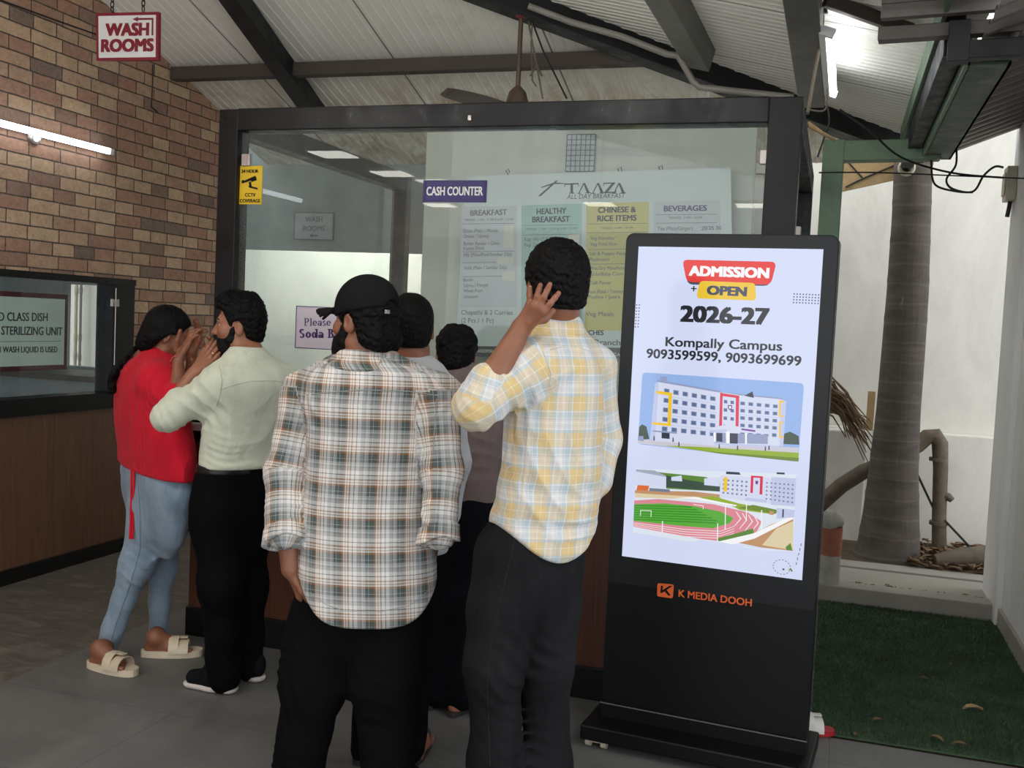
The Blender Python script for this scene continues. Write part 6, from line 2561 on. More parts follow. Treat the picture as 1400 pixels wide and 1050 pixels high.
leg_skin(F, legL, rl)
leg_skin(F, legR, rl)
F.build('body', SKIN['brown'], root)
F = Soft(.006)
F.loft(st, .02, 2.25)
for sg, s, e, c in ((-1, shL, elL, cuL), (1, shR, elR, cuR)):
    nk = at(500 + sg * 38, 505, Y)
    F.cap(nk, s, .05, .062, k=.06)
    F.chain([s, e, c], [.064, .058, .055], .035)
    folds(F, e, .14, unit(V(c) - s), .05, .0055, sg + .5, .012)
    folds(F, (V(e) + c) / 2, .1, unit(V(c) - s + (0.03, 0, 0)), .04, .004, sg + 2, .012)
folds(F, at(560, 750, 2.75), .2, (.35, 0, 1), .055, .006, .4, .02)
folds(F, at(440, 760, 2.75), .17, (-.4, 0, 1), .05, .005, 1.4, .02)
folds(F, at(500, 660, 2.74), .2, (.15, 0, 1), .09, .003, 2.1, .03)
folds(F, at(430, 560, 2.76), .12, (.9, 0, .5), .05, .004, .9, .02)
folds(F, at(585, 560, 2.78), .12, (-.9, 0, .5), .05, .004, 2.0, .02)
cloth_noise(F, *bounds(*[s[:3] for s in st], m=.3), .0022)
cb = V(st[0][:3])
hemcut(F, cb, M0, at(500, 843, Y)[2], .13, .215, power=4.5)
sleeves = [([shL, elL, cuL], [.064, .058, .055]), ([shR, elR, cuR], [.064, .058, .055])]
uvf = shirt_uv(st, sleeves)
sh = F.build('shirt', CLOTH['plaid_grey'], root, uvf)
seam(sh, [(414, 541), (440, 537), (500, 533), (560, 535), (600, 541)], root, SEAM_GREY)
seam(sh, [(421, 545), (424, 590), (421, 630)], root, SEAM_GREY)
seam(sh, [(597, 545), (594, 590), (592, 620)], root, SEAM_GREY)
seam(sh, [(424, 810), (445, 826), (470, 835), (520, 836), (560, 828), (585, 808)], root, SEAM_GREY, .0012)
F = Soft(.005)          # collar with a turned down edge
for (z0, r0, r1) in ((482, .068, .070),):
    cN = at(500, 489, 2.87)
    F.loft([(cN[0], cN[1] - .012, cN[2] - .040, .118, .098, R(a)), (cN[0], cN[1] - .012, cN[2] - .032, .122, .102, R(a)), (cN[0], cN[1] + .0, cN[2] + .018, .084, .080, R(a)), (cN[0], cN[1] + .0, cN[2] + .025, .076, .073, R(a))], .005, 2.1)
F.build('collar', CLOTH['plaid_grey'], root, lambda v: uvf(v)[:, ::-1] + (.03, .02))
for w, e in ((cuL, elL), (cuR, elR)):          # turned up cuffs
    F = Soft(.005)
    d = unit(V(w) - e)
    F.cap(V(w) - d * .06, V(w) + d * .06, .058, .070, k=.01)
    F.cap(V(w) + d * .05, V(w) + d * .10, .052, .052, k=.01, op='s')
    folds(F, w, .09, (.8, .3, .5), .045, .006, 1, .015)
    F.cut(lambda x, y, z, w=w, d=d: np.abs((x - w[0]) * d[0] + (y - w[1]) * d[1] + (z - w[2]) * d[2] + .012 * np.sin(40 * (x - w[0])) - .006) - .026, V(w) - .15, V(w) + .15)
    F.build('cuff', CLOTH['plaid_grey'], root, uvf)
F = Soft(.006)
wst = torso([(920, 455, 532, .03), (880, 415, 572, .085), (845, 404, 586, .106), (800, 412, 586, .108), (760, 420, 580, .10)], Y + .03, a)
F.loft(wst, .03, 2.2)
for L_ in (legL, legR):
    F.chain([L_[0], (L_[0] + L_[1]) / 2, L_[1], L_[2]], [.105, .103, .098, .080], .06)
    folds(F, L_[1], .2, (.5, .2, 1), .08, .006, L_[0][0] * 9, .03)
    folds(F, L_[2], .2, (.2, .2, 1), .07, .006, L_[0][0] * 5, .03)
cloth_noise(F, *bounds(*legL, *legR), .003, .8)
F.build('trousers', CLOTH['black_trousers2'], root)


def cap_extra(F, p):
    F.ell(p(0, -.05, -.045), (.070, .062, .062), HM, .03)
    F.cap(p(-.04, -.088, -.055), p(.04, -.088, -.055), .028, k=.03)


HLC = ([-.16, -.09, -.06, -.04, -.034, -.012, .018, .022, .03, .05, .075, .1], [-.098, -.095, -.08, -.06, -.02, .028, .02, -.02, -.02, .04, .07, .075])
hair_cap(hc, HM, 1.0, .012, .004, HLC, .0045, .006, cap_extra).build('hair', HAIR, root)
beard_soft(hc, HM, 1.0, .012, .0045, .012).build('beard', BEARD, root)
F = Soft(.0045)
P_c = lambda x, y, z: hc + HM @ V((x, y, z))
F.ell(P_c(0, -.014, .040), (.090, .111, .098), HM, .02)
F.ell(P_c(0, -.02, .075), (.074, .09, .072), HM, .03)
Lz = lambda x, y, z, i: (x - hc[0]) * HM[0, i] + (y - hc[1]) * HM[1, i] + (z - hc[2]) * HM[2, i]
F.cut(lambda x, y, z: (.030 - .16 * (Lz(x, y, z, 1))) - Lz(x, y, z, 2), hc - .2, hc + .2, .004)
ba = P_c(0, -.125, .030)
F.ell(ba, (.036, .05, .040), HM, .004, 's')
cap_o = F.build('cap', CLOTH['cap_cloth'], root)
F = Soft(.004)
for i in range(13):
    t_ = (i - 6) / 6
    F.cap(P_c(.066 * t_, .078 - .015 * t_ * t_, .042), P_c(.062 * t_, .188 - .075 * t_ * t_, .040 - .03 * t_ * t_), .0055, .005, k=.012)
F.build('brim', CLOTH['cap_cloth'], cap_o)
MB().lathe(P_c(0, -.014, .142), [(.011, -.003), (.010, .004), (.004, .008)], 14).build('button', CLOTH['cap_cloth'], cap_o)
mb = MB()
mb.tube([P_c(.062 * math.sin(t_), -.04 - .086 * math.cos(t_), .026) for t_ in np.linspace(-.75, .75, 12)], .006, 6)
mb.build('strap', CLOTH['cap_cloth'], cap_o)
c = P_c(-.035, -.127, .032)
MB().frame_box(c, HM[:, 0], HM[:, 1], HM[:, 2], .008, .004, .006, 0, .001).build('buckle', M['steel'], cap_o)
eyes(root, hc, HM)
for L_, dd in ((legL, (-.06, .2)), (legR, (.0, .2))):
    q = L_[2]
    shoe(root, (q[0] + .01, q[1] - .06, 0), (q[0] + .01 + dd[0], q[1] + dd[1], 0), SHOE_BLACK, SOLE_WHITE)

# ================= man in the yellow plaid shirt holding the back of his head
Y = 2.80
a = 46
root = thing('person.001', gz(at(742, 800, Y)), 'person in a pale yellow and blue plaid shirt holding the back of the head', 'person')
M0 = basis(a)
rows = [(770, 672, 806, .125), (740, 668, 812, .13), (690, 676, 818, .125), (640, 686, 822, .12), (590, 690, 824, .118), (540, 694, 824, .12), (505, 702, 820, .115), (480, 712, 808, .10), (460, 722, 797, .08), (446, 728, 790, .066), (434, 733, 787, .06)]
st = torso(rows, Y, a)
hc = at(760, 397, 2.80)
HM = basis(32, 4, 0)
shL, elL, cuL, wrL = at(732, 502, 2.70), at(652, 556, 2.58), at(664, 522, 2.585), at(712, 450, 2.64)
shR, elR, cuR = at(812, 500, 2.93), at(822, 600, 2.98), at(815, 655, 2.90)
wrR = at(800, 690, 2.93)
hipL, hipR = at(700, 760, 2.74), at(752, 765, 2.86)
legL = [hipL, at(677, 905, 2.70), at(677, 1040, 2.74), at(680, 1180, 2.80)]
legR = [hipR, at(746, 905, 2.86), at(746, 1040, 2.88), at(748, 1180, 2.90)]
F = Soft(.0042)
head_skin(F, hc, HM)
F.cap(hc + HM @ V((0, -.03, -.05)), at(760, 442, 2.80), .056, .062, k=.03)
trunk_skin(F, st)
arm_skin(F, shL, elL, wrL, (.045, .040, .037, .028))
arm_skin(F, shR, elR, wrR)
hd = unit(hc - wrL)
fd = 2.632
kn = [at(743, 426, fd - .012), at(737, 420, fd - .016), at(730.5, 418, fd - .012), at(724.5, 417, fd)]
tips = [at(764, 400.5, fd + .005), at(752, 388.5, fd - .005), at(739, 389.5, fd - .004), at(724.5, 392.5, fd + .01)]
bend = at(740, 400, fd - .014) - at(740, 400, fd)
for q, t_, r_ in zip(kn, tips, (.0090, .0092, .0090, .0080)):
    finger(F, q, t_, bend * .8, r_, r_ * .78)
palm(F, wrL, kn, .0122)
F.chain([at(724, 440, fd), at(744, 436, fd + .03), at(756, 425, fd + .045)], [.015, .012, .009], .008)
auto_hand(F, wrR, (-.1, .02, -1), (.5, .5, 0), (-.5, .5, 0), 1, 25)
leg_skin(F, legL, [.1, .08, .07, .06])
leg_skin(F, legR, [.1, .08, .07, .06])
F.build('body', SKIN['brown'], root)
F = Soft(.006)
F.loft(st, .02, 2.2)
F.cap(at(742, 470, 2.76), shL, .055, .068, k=.06)
F.chain([shL, elL], [.072, .064], .04)
F.cap(elL, cuL, .062, .053, k=.03)
F.cap(at(785, 470, 2.86), shR, .05, .062, k=.05)
F.chain([shR, elR, cuR], [.064, .058, .05], .03)
folds(F, (V(shL) + elL) / 2, .16, unit(V(elL) - shL) + V((0, 0, .5)), .06, .006, .4, .02)
folds(F, elL, .11, (.6, 0, .8), .04, .006, 1.2, .015)
folds(F, shL, .14, (.75, .1, -.65), .055, .006, 2.2, .02)
folds(F, at(745, 640, 2.68), .24, (.85, 0, .5), .085, .007, .2, .03)
folds(F, at(720, 580, 2.68), .2, (.8, 0, .65), .08, .006, 1.1, .03)
folds(F, at(770, 720, 2.7), .17, (.4, 0, .9), .07, .005, 2.2, .03)
cloth_noise(F, *bounds(*[s[:3] for s in st], m=.35), .0028, .9, 1.3)


def hemF(x, y, z):
    px, py = x - st[0][0], y - st[0][1]
    u = (px * M0[0, 0] + py * M0[1, 0]) / .2
    w = (px * M0[0, 1] + py * M0[1, 1]) / .13
    zb = at(780, 763, Y)[2]
    return (zb + .155 * np.clip(np.abs(u), 0, 1) ** 1.8 + .0 * w) - z


F.cut(hemF, V(st[0][:3]) - (.45, .45, .5), V(st[0][:3]) + (.45, .45, .3), .01)
sleeves = [([shL, elL, cuL], [.072, .064, .053]), ([shR, elR, cuR], [.064, .058, .05])]
uvf = shirt_uv(st, sleeves)
sh = F.build('shirt', CLOTH['plaid_yellow'], root, uvf)
seam(sh, [(738, 468), (746, 490), (753, 510), (752, 528)], root, SEAM_CREAM)
seam(sh, [(752, 478), (780, 472), (806, 480)], root, SEAM_CREAM)
seam(sh, [(722, 590), (718, 640), (712, 690), (706, 712)], root, SEAM_CREAM)
F = Soft(.005)
cN = at(760, 446, 2.80)
F.loft([(cN[0], cN[1], cN[2] - .026, .082, .078, R(a)), (cN[0], cN[1], cN[2] - .016, .085, .081, R(a)), (cN[0], cN[1], cN[2] + .028, .068, .067, R(a)), (cN[0], cN[1], cN[2] + .033, .062, .061, R(a))], .005, 2.1)
F.build('collar', CLOTH['plaid_yellow'], root, uvf)
F = Soft(.0065)
F.loft(torso([(860, 694, 748, .03), (820, 668, 772, .09), (775, 664, 784, .112), (715, 678, 786, .11)], Y, 40), .03, 2.3)
F.chain([legL[0], (legL[0] + legL[1]) / 2, legL[1], legL[2], legL[3]], [.105, .094, .080, .070, .074], .06)
F.chain([legR[0], (legR[0] + legR[1]) / 2, legR[1], legR[2], legR[3]], [.10, .088, .074, .070, .074], .06)
folds(F, legL[1], .17, (.45, .2, 1), .06, .007, .2, .03)
folds(F, legR[1], .2, (.5, .2, 1), .07, .006, 1.2, .03)
folds(F, legL[2], .17, (.3, .2, 1), .06, .007, 2.2, .03)
folds(F, at(700, 800, 2.68), .12, (.9, 0, .5), .05, .003, 1.2, .02)
cloth_noise(F, *bounds(*legL, *legR), .003, .8)
tr = F.build('trousers', CLOTH['washed_jeans'], root)
seam(tr, [(704, 735), (694, 780), (682, 830), (671, 880), (666, 930), (668, 990), (670, 1048)], root, SEAM_DARK)
seam(tr, [(737, 768), (734, 792), (751, 805), (768, 788), (772, 770)], root, SEAM_DARK, name='pocket_seam')
seam(tr, [(739, 770), (736, 790), (751, 801), (766, 786)], root, SEAM_DARK, .001, name='pocket_seam')
hair_cap(hc, HM, 1.0, .018, .026, HLC and ([-.16, -.09, -.06, -.04, -.034, -.012, .018, .022, .03, .05, .075, .1], [-.064, -.062, -.055, -.045, -.02, .026, .02, -.02, -.02, .04, .07, .075]), .0045, .006).build('hair', HAIR, root)
beard_soft(hc, HM, 1.0, .004, .0045, .0).build('beard', BEARD, root)
eyes(root, hc, HM)
for L_, dd in ((legL, (-.16, .15)), (legR, (-.14, .16))):
    q = L_[-1]
    shoe(root, (q[0] + .04, q[1] - .05, 0), (q[0] + dd[0], q[1] + dd[1], 0), SHOE_BLACK, SOLE_WHITE)
# nails of the raised hand
for q, t_ in zip(kn, tips):
    d = unit(V(t_) - q)
    n_ = unit(-CF - d * (-CF @ d))
    mb = MB()
    c = V(t_) - d * .004 + n_ * .0062
    mb.frame_box(c, d, np.cross(n_, d), n_, .0055, .0042, .0008, 0, .0007)
    mb.build('nail', plain('nail_pink', (176, 132, 112), .3, 0, .02), root)

# ================= man in the sage shirt, profile to the left
Y = 3.55
a = 64
root = thing('person.002', gz(at(315, 940, 3.55)), 'person in a pale sage shirt and black trousers with a ringed hand at the mouth', 'person')
M0 = basis(a)
rows = [(660, 270, 378, .125), (628, 278, 376, .122), (600, 280, 380, .12), (565, 284, 390, .122), (540, 286, 402, .125), (520, 292, 404, .12), (503, 303, 392, .10), (492, 312, 372, .08), (482, 314, 362, .066), (475, 316, 360, .06)]
st = torso(rows, Y, a)
hc = at(327, 448, 3.56)
hs = .94
HM = basis(114, 2)
shL, elL, cuL, wrL = at(304, 522, 3.43), at(229, 570, 3.37), at(243, 546, 3.40), at(263, 512, 3.46)
shR, elR, wrR = at(388, 522, 3.68), at(330, 590, 3.86), at(292, 505, 3.70)
legN = [at(303, 700, 3.50), at(303, 800, 3.47), at(306, 925, 3.49)]
legR_ = [at(337, 700, 3.62), at(338, 800, 3.64), at(341, 912, 3.66)]
F = Soft(.0042)
head_skin(F, hc, HM, hs)
F.cap(hc + HM @ V((0, -.03, -.05)) * hs, at(338, 486, 3.56), .052, .058, k=.03)
trunk_skin(F, st)
arm_skin(F, shL, elL, wrL, (.043, .037, .034, .026))
arm_skin(F, shR, elR, wrR)
kd = 3.47
kn = [at(288, 478, kd + .045), at(287.5, 484, kd + .028), at(286.5, 490, kd + .012), at(284, 496, kd)]
tips = [at(296, 463, kd + .075), at(297.5, 466.5, kd + .055), at(299, 474, kd + .04), at(299.5, 482, kd + .02)]
kn = [at(281, 481, kd + .03), at(284, 485, kd + .02), at(286.5, 490, kd + .01), at(288, 496, kd)]
tips = [at(291, 465, kd + .075), at(296, 467, kd + .055), at(298.5, 473.5, kd + .035), at(300, 482.5, kd + .015)]
bend = at(280, 470, kd - .012) - at(280, 470, kd)
for q, t_, r_ in zip(kn, tips, (.0092, .0096, .0092, .0082)):
    finger(F, q, t_, bend, r_, r_ * .78)
palm(F, wrL, kn, .0125)
F.chain([at(272, 494, kd + .03), at(281, 478, kd + .07), at(287, 470, kd + .09)], [.014, .011, .008], .006)
auto_hand(F, wrR, at(298, 470, 3.66) - wrR, (.3, .8, .2), (-.2, 0, .9), .95, 22)
leg_skin(F, legN, [.095, .08, .06])
leg_skin(F, legR_, [.095, .08, .06])
F.build('body', SKIN['warm'], root)
mb = MB()
q = kn[2] + .4 * (tips[2] - kn[2]) + bend * .9
d = unit(tips[2] - kn[2])
mb.lathe(q - d * .0025, [(.0098, 0), (.0104, .0012), (.0104, .004), (.0098, .005)], 20, 0, d, False)
mb.build('ring', plain('gold_ring', (214, 180, 110), .25, .9), root)
F = Soft(.006)
F.loft(st, .02, 2.2)
F.cap(at(322, 500, 3.48), shL, .05, .06, k=.06)
F.chain([shL, elL], [.070, .060], .05)
F.cap(elL, cuL, .058, .048, k=.03)
F.cap(at(360, 500, 3.62), shR, .05, .06, k=.05)
F.chain([shR, elR], [.062, .052], .03)
F.cap(elR, elR + .3 * (wrR - elR), .05, .044, k=.02)
folds(F, (V(shL) + elL) / 2, .16, (.55, 0, .8), .07, .006, .4, .03)
folds(F, at(320, 560, 3.43), .16, (.6, 0, .8), .075, .006, 1.3, .03)
folds(F, at(350, 600, 3.44), .18, (-.5, 0, .8), .07, .005, .3, .03)
folds(F, at(300, 620, 3.44), .12, (.2, 0, 1), .04, .004, 2.3, .02)
folds(F, elL, .1, (.8, 0, .5), .04, .005, .3, .02)
cloth_noise(F, *bounds(*[s[:3] for s in st], m=.3), .0025, .9, 2.3)
zb = at(325, 637, Y)[2]
F.cut(lambda x, y, z: zb - z, V(st[0][:3]) - (.4, .4, .3), V(st[0][:3]) + (.4, .4, .3), .012)
sh = F.build('shirt', CLOTH['sage_cotton'], root)
seam(sh, [(301, 533), (322, 526), (344, 521), (376, 521), (398, 524)], root, SEAM_SAGE)
seam(sh, [(300, 500), (304, 520), (301, 540), (296, 556)], root, SEAM_SAGE)
F = Soft(.005)
cN = at(338, 488, 3.555)
F.loft([(cN[0], cN[1], cN[2] - .034, .108, .098, R(80)), (cN[0], cN[1], cN[2] - .024, .111, .100, R(80)), (cN[0], cN[1], cN[2] + .032, .074, .071, R(80)), (cN[0], cN[1], cN[2] + .038, .062, .060, R(80))], .005, 2.1)
F.build('collar', CLOTH['sage_cotton'], root)
F = Soft(.006)
F.loft(torso([(775, 300, 338, .03), (738, 276, 358, .085), (700, 268, 369, .112), (660, 270, 372, .116), (634, 277, 371, .112)], Y, a), .03, 2.3)
F.chain([legN[0], legN[1], legN[2]], [.098, .080, .068], .07)
F.chain([legR_[0], legR_[1], legR_[2]], [.092, .074, .058], .07)
folds(F, legN[1], .2, (.3, .2, 1), .08, .005, .2, .03)
folds(F, legN[2], .14, (.1, .2, 1), .05, .006, 1.2, .02)
cloth_noise(F, *bounds(*legN, *legR_), .003, .8)
F.build('trousers', CLOTH['black_trousers'], root)
F = Soft(.005)
F.loft(torso([(644, 273, 373, .116), (633, 274.5, 373, .116)], Y, a), .01, 2.3)
bt = F.build('belt', plain('black_leather', (24, 23, 23), .35), root)
HLB = ([-.16, -.09, -.06, -.04, -.030, -.012, .016, .020, .03, .05, .062, .1], [-.066, -.064, -.055, -.045, -.01, .030, .024, -.01, .005, .05, .074, .082])


def quiff(F, p):
    F.cap(p(-.03, .055, .112), p(.03, .055, .112), .030, k=.04)
    F.cap(p(0, -.05, .115), p(0, .04, .122), .034, k=.04)


hair_cap(hc, HM, hs, .012, .02, HLB, .0045, .006, quiff).build('hair', HAIR, root)
beard_soft(hc, HM, hs, .0035, .004, .001).build('beard', BEARD, root)
eyes(root, hc, HM, hs)
shoe(root, at(312, 946, 3.50) * (1, 1, 0), at(258, 940, 3.49) * (1, 1, 0), SHOE_BLACK, SOLE_WHITE)
shoe(root, at(350, 930, 3.66) * (1, 1, 0), at(306, 922, 3.68) * (1, 1, 0), SHOE_BLACK, SOLE_WHITE)

# ================= girl in red
Y = 3.74
a = -36
root = thing('person.003', gz(at(205, 890, 3.72)), 'person in a red shirt and light blue jeans shading the eyes by hand', 'person')
M0 = basis(a)
rows = [(665, 168, 262, .115), (635, 166, 262, .118), (600, 163, 258, .118), (565, 161, 252, .118), (535, 163, 250, .12), (510, 170, 250, .12), (495, 180, 244, .10), (484, 192, 238, .078), (474, 200, 236, .062), (468, 203, 234, .056)]
st = torso(rows, Y, a)
hc = at(229, 459, 3.76)
hs = .95
HM = basis(-48, 16)
shR, elR, wrR = at(214, 520, 3.60), at(243, 552, 3.52), at(244, 491, 3.60)
shL, elL, wrL = at(222, 518, 3.88), at(262, 545, 3.88), at(262, 482, 3.84)
legN = [at(203, 695, 3.68), at(186, 775, 3.66), at(147, 882, 3.62)]
legF = [at(226, 695, 3.80), at(221, 770, 3.84), at(216, 866, 3.86)]
F = Soft(.0042)
head_skin(F, hc, HM, hs)
F.cap(hc + HM @ V((0, -.03, -.05)) * hs, at(216, 486, 3.74), .046, .05, k=.03)
trunk_skin(F, st)
arm_skin(F, shR, elR, wrR, (.038, .033, .028, .022))
arm_skin(F, shL, elL, wrL, (.038, .033, .028, .022))
kd = 3.60
kn = [at(262, 454, kd + .04), at(262.5, 459, kd + .025), at(261, 465, kd + .01), at(258, 471, kd)]
tips = [at(282.5, 451.5, kd + .05), at(283, 453.5, kd + .035), at(276, 450, kd + .02), at(271, 458, kd)]
bend = V((0, -.006, .006))
for q, t_, r_ in zip(kn, tips, (.0082, .0084, .0082, .0074)):
    finger(F, q, t_, bend, r_, r_ * .75)
palm(F, wrR, kn, .0115)
F.chain([at(241, 478, kd + .01), at(243.5, 464, kd - .005), at(246.5, 452, kd - .01)], [.0135, .0105, .0082], .006)
auto_hand(F, wrL, at(272, 452, 3.84) - wrL, (.4, .8, .0), (-.6, 0, .5), .9, 16)
leg_skin(F, legN, [.08, .065, .05])
leg_skin(F, legF, [.08, .065, .05])
f1h, f1t = atz(131, 905, .028), atz(181, 915, .028)
f2h, f2t = atz(206, 889, .028), atz(270, 888, .028)
f1h[2] = f1t[2] = f2h[2] = f2t[2] = .034
F.cap(legN[2], f1h + V((.02, 0, .05)), .034, .034, k=.02)
F.cap(legF[2], f2h + V((.02, 0, .05)), .034, .034, k=.02)
foot_skin(F, f1h, f1t)
foot_skin(F, f2h, f2t)
F.build('body', SKIN['brown'], root)
F = Soft(.006)
F.loft(st, .02, 2.2)
F.cap(at(214, 500, 3.68), shR, .045, .055, k=.06)
F.chain([shR, elR], [.066, .056], .05)
F.cap(elR, elR + .22 * (wrR - elR), .054, .050, k=.02)
F.cap(at(222, 500, 3.8), shL, .045, .055, k=.05)
F.chain([shL, elL], [.06, .05], .04)
F.cap(elL, elL + .3 * (wrL - elL), .05, .044, k=.02)
folds(F, at(190, 570, 3.62), .2, (.95, 0, .25), .06, .006, .2, .02)
folds(F, at(222, 540, 3.55), .13, (.5, 0, .85), .05, .006, 1.2, .02)
folds(F, at(205, 620, 3.62), .15, (1, 0, .15), .05, .005, .2, .02)
cloth_noise(F, *bounds(*[s[:3] for s in st], m=.3), .003, .9, 3.3)
zr = at(210, 641, Y)[2]
F.cut(lambda x, y, z: zr - z, V(st[0][:3]) - (.4, .4, .3), V(st[0][:3]) + (.4, .4, .3), .01)
sh = F.build('shirt', CLOTH['red_cotton'], root)
F = Soft(.0045)
cN = at(215, 485, 3.742)
F.loft([(cN[0] - .01, cN[1], cN[2] - .03, .074, .080, R(a)), (cN[0] - .008, cN[1], cN[2] - .02, .074, .08, R(a)), (cN[0], cN[1], cN[2] + .03, .058, .062, R(a)), (cN[0], cN[1], cN[2] + .036, .05, .055, R(a))], .005, 2.1)
F.build('collar', CLOTH['red_cotton'], root)
mb = MB()
for dx in (-1.2, 2.2):
    p = [at(181 + dx, 640, 3.605), at(180.5 + dx, 690, 3.59), at(180 + dx, 715, 3.585), at(178.8 + dx, 737, 3.575)]
    for i in range(3):
        mb.beam(p[i], p[i + 1], .004, .008 if i == 0 else .010, (1, 0, 0))
mb.build('drawstring', CLOTH['red_cotton'], root)
mb = MB().tube([at(226, 492, 3.645), at(236, 512, 3.60), at(243, 530, 3.575)], .004, 6)
for py, px in ((500, 233), (508, 236), (517, 240)):
    c = at(px, py, 3.60)
    mb.lathe(c, [(.006, 0), (.006, .003)], 10, 0, (0, -1, 0))
mb.build('placket', CLOTH['red_cotton'], root)
F = Soft(.006)
F.loft(torso([(755, 200, 232, .03), (724, 181, 247, .08), (690, 174, 254, .10), (655, 169, 258, .11), (634, 172, 256, .105)], Y, a), .03, 2.2)
F.chain(legN, [.085, .060, .046], .07)
F.chain(legF, [.082, .058, .040], .07)
folds(F, legN[1], .16, (.5, .2, 1), .055, .006, .2, .02)
folds(F, legF[1], .16, (-.5, .2, 1), .055, .006, 1.2, .02)
folds(F, legN[2], .12, (-.4, .2, 1), .045, .005, 1.2, .02)
cloth_noise(F, *bounds(*legN, *legF), .003, .9)
F.cut(lambda x, y, z: legF[2][2] - .005 - z, legF[2] - .15, legF[2] + V((.15, .15, .1)), .004)
tr = F.build('trousers', CLOTH['blue_jeans'], root)
seam(tr, [(188, 648), (192, 700), (192, 750), (178, 800), (160, 850), (152, 876)], root, SEAM_BLUE)


def longhair(F, p):
    F.ell(p(0, -.055, -.035), (.066, .062, .07), HM, .03)
    F.cap(p(0, -.09, -.05), p(0, -.10, -.07), .026, .020, k=.03)
    F.cap(p(-.07, .02, .02), p(-.064, -.06, -.02), .026, k=.03)
    F.cap(p(.07, .02, .02), p(.064, -.06, -.02), .026, k=.03)


HLG = ([-.2, -.09, -.06, -.04, -.03, .0, .02, .035, .05, .062, .08, .1], [-.13, -.13, -.09, -.055, -.03, .010, .012, .02, .03, .05, .07, .08])
hair_cap(hc, HM, hs, .012, .018, HLG, .0045, .003, longhair).build('hair', HAIR, root)
F = Soft(.0045)
bp = [hc + HM @ V((0, -.10, -.055)) * hs, at(186, 474, 3.70), at(172, 492, 3.68), at(158, 508, 3.69), at(152, 522, 3.70), at(153, 534, 3.70)]
for i in range(len(bp) - 1):
    for j in range(4):
        q0 = bp[i] + (bp[i + 1] - bp[i]) * j / 4
        q1 = bp[i] + (bp[i + 1] - bp[i]) * (j + 1) / 4
        F.ell((q0 + q1) / 2, V((.012, .012, .013)) * (1.5 if i > 2 else 1), None, .006)
hair_noise(F, bp[3], .25, .003, 140)
F.build('braid', HAIR, root)
eyes(root, hc, HM, hs)
mb = MB()
q = wrR + .0 * (elR - wrR)
d = unit(wrR - elR)
mb.lathe(q - d * .002, [(.0275, 0), (.029, .001), (.029, .004), (.0275, .005)], 22, 0, d, False)
mb.tube([q - V((.03, 0, 0)), q - V((.042, 0, .012))], .002, 5)
mb.build('bracelet', plain('pink_thread', (190, 90, 90), .7), root)
z0 = V((1, 1, 0))
flipflop(root, f1h * z0 - unit((f1t - f1h) * z0) * .02, f1t * z0, SANDAL, SANDAL_STRAP, .05, .032, 'band')
flipflop(root, f2h * z0 - unit((f2t - f2h) * z0) * .02, f2t * z0, SANDAL, SANDAL_STRAP, .05, .032, 'band')

# ================= man in the grey shirt behind the cap
Y = 3.20
a = 18
root = thing('person.004', gz(at(545, 800, 3.2)), 'person in a plain light grey shirt half hidden behind the plaid cap wearer', 'person')
M0 = basis(a)
rows = [(760, 505, 612, .11), (720, 500, 616, .115), (650, 505, 612, .11), (590, 500, 618, .112), (555, 497, 622, .11), (535, 500, 620, .105), (518, 512, 610, .09), (505, 530, 596, .075), (494, 538, 590, .062), (487, 540, 588, .056)]
st = torso(rows, Y, a)
hc = at(560, 451, 3.22)
HM = basis(32, 6)
shL, elL, wrL = at(508, 548, 3.18), at(500, 640, 3.12), at(515, 690, 3.22)
shR, elR, wrR = at(612, 545, 3.24), at(621, 632, 3.24), at(612, 700, 3.26)
legL = [at(535, 760, 3.18), at(515, 890, 3.16), at(500, 1022, 3.14)]
legR = [at(572, 760, 3.22), at(564, 890, 3.2), at(561, 1022, 3.16)]
F = Soft(.0045)
head_skin(F, hc, HM, .97)
F.cap(hc + HM @ V((0, -.03, -.05)), at(564, 497, 3.21), .052, .058, k=.03)
trunk_skin(F, st)
arm_skin(F, shL, elL, wrL)
arm_skin(F, shR, elR, wrR)
auto_hand(F, wrR, (-.05, .08, -1), (.9, .1, 0), (0, 1, 0), .95, 30)
auto_hand(F, wrL, (.1, .1, -1), (-.9, .1, 0), (0, 1, 0), .95, 30)
leg_skin(F, legL, [.09, .075, .055])
leg_skin(F, legR, [.09, .075, .055])
fl = [atz(492, 1041, 0), atz(568, 1042, 0)]
for L_, f_ in ((legL, fl[0]), (legR, fl[1])):
    hl = V((f_[0], f_[1], .022))
    F.cap(L_[2], hl + V((0, .02, .05)), .036, .034, k=.02)
    foot_skin(F, hl, hl + V((-.05, .2, 0)))
F.build('body', SKIN['brown'], root)
F = Soft(.006)
F.loft(st, .02, 2.2)
for sg, s, e, w in ((-1, shL, elL, wrL), (1, shR, elR, wrR)):
    F.cap(at(564 + sg * 26, 515, Y), s, .05, .058, k=.05)
    F.chain([s, e, w], [.060, .053, .045], .035)
    folds(F, e, .13, (.2, 0, 1), .05, .005, sg, .015)
cloth_noise(F, *bounds(*[s[:3] for s in st], m=.3), .003, .9, 5.3)
zr = at(560, 752, Y)[2]
F.cut(lambda x, y, z: zr - z, V(st[0][:3]) - (.3, .4, .3), V(st[0][:3]) + (.3, .4, .06), .01)
F.build('shirt', CLOTH['grey_cotton'], root)
F = Soft(.005)
cN = at(564, 499, 3.21)
F.loft([(cN[0], cN[1], cN[2] - .024, .074, .072, R(a)), (cN[0], cN[1], cN[2] - .014, .078, .075, R(a)), (cN[0], cN[1], cN[2] + .024, .063, .062, R(a)), (cN[0], cN[1], cN[2] + .029, .057, .056, R(a))], .005, 2.1)
F.build('collar', CLOTH['grey_cotton'], root)
F = Soft(.007)
